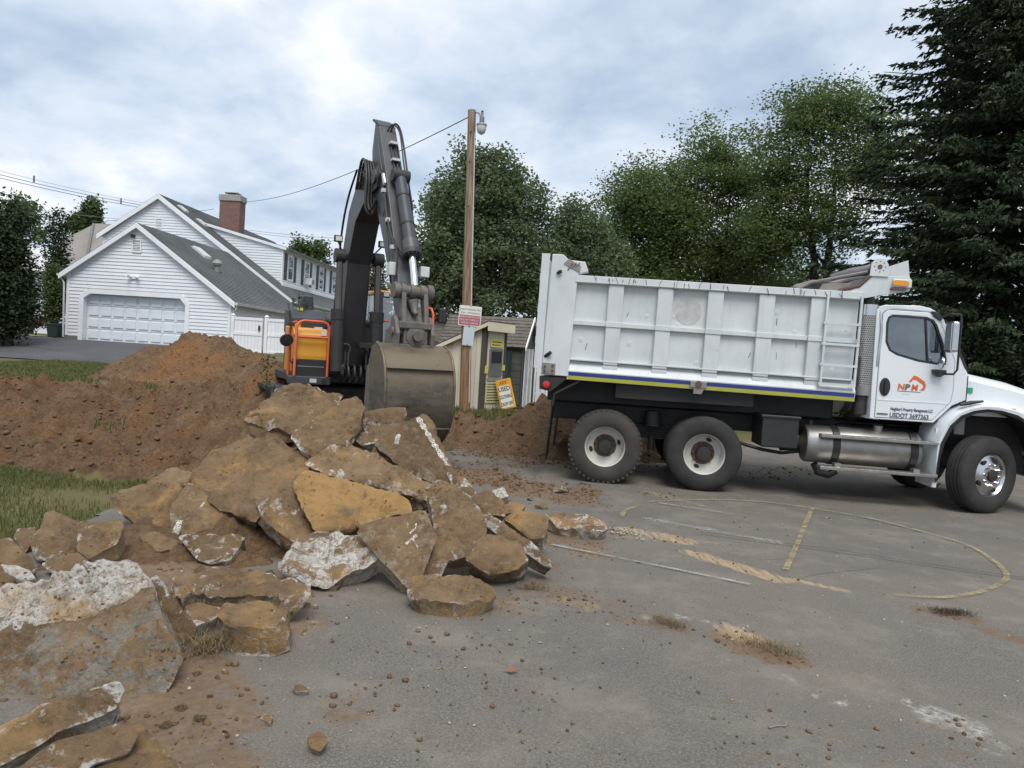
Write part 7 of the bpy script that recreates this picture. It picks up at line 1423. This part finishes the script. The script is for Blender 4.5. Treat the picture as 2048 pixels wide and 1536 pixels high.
def px_blobs(lst, Y, base):
    """crown ellipsoids given by picture centre and half-sizes, at distance Y; depth radius like the width"""
    r_ = []
    for (x, y, rx, ry) in lst: q = at(x, y, Y); k = Y/FPX; r_.append((q.x-base.x, q.y-base.y, q.z-base.z, rx*k, rx*k*.9, ry*k))
    return r_
def ptree(name, label, cat, bx, Y, blobs, *a, **k):
    q = at(bx, 700, Y); b = Vector((q.x, q.y, gz(q.x, q.y))); return tree(name, label, cat, b, px_blobs(blobs, Y, b), *a, **k)
ptree('maple_tree', 'broad dense maple tree rising behind the utility pole', 'tree', 975, 28, [(945, 420, 95, 115), (905, 480, 85, 120), (1030, 440, 85, 110), (960, 560, 130, 100), (1060, 540, 80, 90), (870, 580, 55, 80), (935, 345, 45, 55), (1000, 360, 50, 60)], 820, 90, (.24, .24, .20), .14, L_maple, m_bark2, .22, .25, limbs=60, power=.42)
ptree('maple_tree', 'lower leafy tree right of the broad maple, behind the tailgate', 'tree', 1160, 29, [(1150, 520, 70, 100), (1120, 580, 60, 70), (1200, 560, 65, 80), (1150, 450, 38, 50)], 420, 80, (.24, .24, .2), .135, L_maple, m_bark2, .16, .25, limbs=20, power=.45)
ptree('locust_tree', 'leftmost of the three airy locust trees behind the truck', 'tree', 1300, 34, [(1290, 400, 100, 85), (1240, 470, 55, 80), (1330, 480, 80, 90), (1290, 560, 90, 60)], 420, 95, (.42, .42, .19), .145, L_loc, m_bark2, .2, .3, .3, limbs=110, power=.55, group='locust trees behind the truck')
ptree('locust_tree', 'middle of the three airy locust trees behind the truck', 'tree', 1425, 35, [(1430, 320, 95, 85), (1380, 400, 80, 90), (1490, 390, 80, 90), (1430, 500, 120, 90), (1520, 520, 80, 70)], 480, 95, (.44, .44, .19), .145, L_loc, m_bark2, .24, .28, .3, limbs=130, power=.55, group='locust trees behind the truck')
ptree('locust_tree', 'tallest airy locust tree with forked trunk beside the spruce', 'tree', 1640, 31, [(1600, 250, 90, 80), (1690, 230, 90, 75), (1570, 350, 80, 90), (1690, 360, 90, 100), (1620, 450, 110, 70), (1760, 300, 80, 90), (1540, 470, 80, 70)], 500, 95, (.40, .40, .18), .135, L_loc, m_bark2, .26, .3, .3, limbs=150, power=.6, group='locust trees behind the truck', stems=2)
for lab, bx, Y, bl, nc in (('dark understory tree behind the tailgate corner', 1120, 37, [(1120, 590, 90, 80), (1210, 600, 80, 70)], 170), ('dark understory tree behind the middle of the dump body', 1350, 39, [(1330, 590, 110, 70), (1440, 600, 90, 60)], 170), ('dark understory tree behind the cab shield', 1560, 40, [(1530, 590, 100, 60), (1640, 590, 90, 60)], 150)):
    ptree('understory_tree', lab, 'tree', bx, Y, bl, nc, 55, (.4, .4, .35), .26, L_dark, m_bark2, .2, .25, limbs=18, group='understory trees behind the truck')
def spruce(label, bx, Y, H, L0, whorls=46, per=11, dens=1.0, low=.4, seed=1):
    q = at(bx, 700, Y); b = Vector((q.x, q.y, gz(q.x, q.y))); root = empty('spruce_tree', b); tag(root, label, 'tree'); rg = np.random.default_rng(seed)
    tm = MB().tube([(0, 0, -.3), (0, 0, H*.5), (0, 0, H)], [.32, .2, .02], 10); PV = []
    for i in range(whorls):
        z = low+(H-low)*(i/whorls)**1.0; Lm = L0*(1-z/H)**.78+.15
        for k in range(per):
            a = 2*math.pi*(k+rg.random()*.8)/per+i*.7; ln = Lm*rg.uniform(.55, 1.12); dz = -.30-.12*rg.random(); n_ = max(5, int(ln*12*dens)); t = rg.uniform(.08, 1, n_)**.8
            rr_ = ln*t; zz = z+rg.normal(0, .1)+ln*(dz*t+.20*t**3); ca, sa = math.cos(a), math.sin(a); sd = rg.normal(0, .16+.10*ln*.3, n_)*(1.15-t*.6)
            c = np.stack([ca*rr_-sa*sd, sa*rr_+ca*sd, zz-np.abs(sd)*.25], -1); PV.append((c, np.full(n_, a)))
            if k % 2 == 0: tm.tube([(0, 0, z), (ca*ln*.5, sa*ln*.5, z+ln*dz*.5), (ca*ln*.95, sa*ln*.95, z+ln*(dz+.2))], [.05, .03, .008], 4, cap=False)
    C = np.concatenate([p[0] for p in PV]); A = np.concatenate([p[1] for p in PV]); V_ = []; n = len(C)
    for rep in range(2):
        ang = A+rg.normal(0, .7, n); el = rg.normal(-.45, .35, n); u = np.stack([np.cos(ang)*np.cos(el), np.sin(ang)*np.cos(el), np.sin(el)], -1); w = np.cross(u, rg.normal(0, 1, (n, 3))); w /= np.linalg.norm(w, axis=1)[:, None]; s = rg.uniform(.13, .30, n)[:, None]; wd = rg.uniform(.022, .05, n)[:, None]
        V_.append(np.stack([C-u*s*.3, C+w*wd+u*s*.1, C+u*s*.7, C-w*wd+u*s*.1], 1))
    V = np.concatenate(V_).reshape(-1, 3); npmesh('crown', V, np.arange(len(V)).reshape(-1, 4), L_spr, root); tm.build('trunk', m_bark2, root, smooth=True, fix=False)
spruce('huge dark spruce towering over the truck cab', 1990, 20.5, 21, 5.9, 66, 13, 3.0, .5, 3)
spruce('darker spruce standing behind the cab at the right', 1870, 27, 14, 3.6, 40, 11, 1.2, .3, 5)
spruce('spruce beyond the right frame edge behind the hood', 2180, 25, 16, 4.2, 40, 11, 1.2, .3, 8)
ptree('shrub', 'light green shrub under the spruce behind the hood', 'shrub', 1960, 18, [(1960, 700, 45, 40), (1990, 720, 40, 30), (1930, 720, 30, 25)], 60, 50, (.16, .16, .13), .10, L_ever, m_bark2, .04, .2, limbs=12)
ptree('yew_tree', 'large dark evergreen at the left frame edge', 'tree', 15, 30, [(12, 560, 46, 90), (2, 470, 42, 75), (-45, 560, 60, 100), (42, 610, 24, 50), (8, 640, 48, 40)], 420, 70, (.22, .22, .22), .15, L_ever, m_bark2, .2, .1, limbs=10, power=.4)
ptree('columnar_tree', 'tall narrow columnar tree left of the house', 'tree', 112, 45, [(112, 450, 20, 45), (115, 520, 26, 60), (118, 580, 30, 50)], 120, 50, (.18, .18, .25), .16, L_ever, m_bark2, .12, .1, limbs=6, power=.4)
ptree('shrub', 'rounded garden bush beside the garage corner', 'shrub', 108, 37, [(108, 590, 26, 40), (106, 625, 24, 26), (110, 555, 20, 25)], 110, 50, (.17, .17, .17), .13, L_mid, m_bark2, .06, .15, limbs=8, power=.4)
ptree('shrub', 'dark red barberry shrub left of the bin', 'shrub', 70, 39, [(62, 640, 34, 14), (90, 645, 20, 9)], 60, 45, (.14, .14, .09), .09, L_red, m_bark2, .04, .2, limbs=6)
ptree('garden_tree', 'far leafy tree above the neighbour house roof', 'tree', 180, 75, [(180, 440, 20, 28), (155, 450, 18, 20), (185, 415, 12, 14)], 90, 40, (.4, .4, .4), .34, L_mid, m_bark2, .15, .3, limbs=25)
ptree('garden_tree', 'leafy tree behind the large evergreen at far left', 'tree', 60, 50, [(58, 430, 24, 28), (35, 430, 25, 35), (75, 470, 12, 20)], 100, 42, (.3, .3, .25), .24, L_maple, m_bark2, .15, .3, limbs=30)
ptree('garden_tree', 'light green tree peeking above the dormer roof', 'tree', 620, 72, [(605, 500, 30, 22), (635, 505, 26, 20), (620, 540, 40, 30)], 120, 45, (.4, .4, .35), .32, L_mid, m_bark2, .2, .2, limbs=10)
ptree('small_tree', 'small yellowing tree seen between boom and stick', 'tree', 752, 32, [(750, 560, 18, 40), (760, 600, 20, 30), (740, 620, 22, 30)], 90, 45, (.2, .2, .2), .13, L_aut, m_bark2, .06, .2, limbs=14)
# far woods closing the horizon
cc = []
for _ in range(900):
    a = random.uniform(-1.0, 1.0); Yd = random.uniform(85, 130); cc.append((Yd*math.tan(a*.85), Yd, 2+random.random()**1.5*(9+3*math.sin(a*9))))
V, Fq = leafcloud(cc, 26, (1.2, 1.2, 1.0), .8, .6); tag(npmesh('far_woods', V, Fq, L_dark), 'far tree line along the horizon', kind='stuff')
# saplings and weeds by the mound
for lab, px, py, Y, h in (('thin green weed sapling on the mound beside the slab pile', 533, 775, 12.5, .55), ('sprig of leaves in front of the excavator hood', 596, 640, 13.6, .5)):
    q = at(px, py, Y); r_ = empty('sapling', q); tag(r_, lab, 'plant'); cen = [(random.gauss(0, .05), random.gauss(0, .05), h*k/14) for k in range(14)]
    V, Fq = leafcloud(cen, 9, (.05, .05, .03), .075, .5, .4); npmesh('leaves', V, Fq, L_mid, r_); MB().tube([(0, 0, -.6), (0, 0, h)], [.008, .004], 5).build('stem', m_bark, r_)
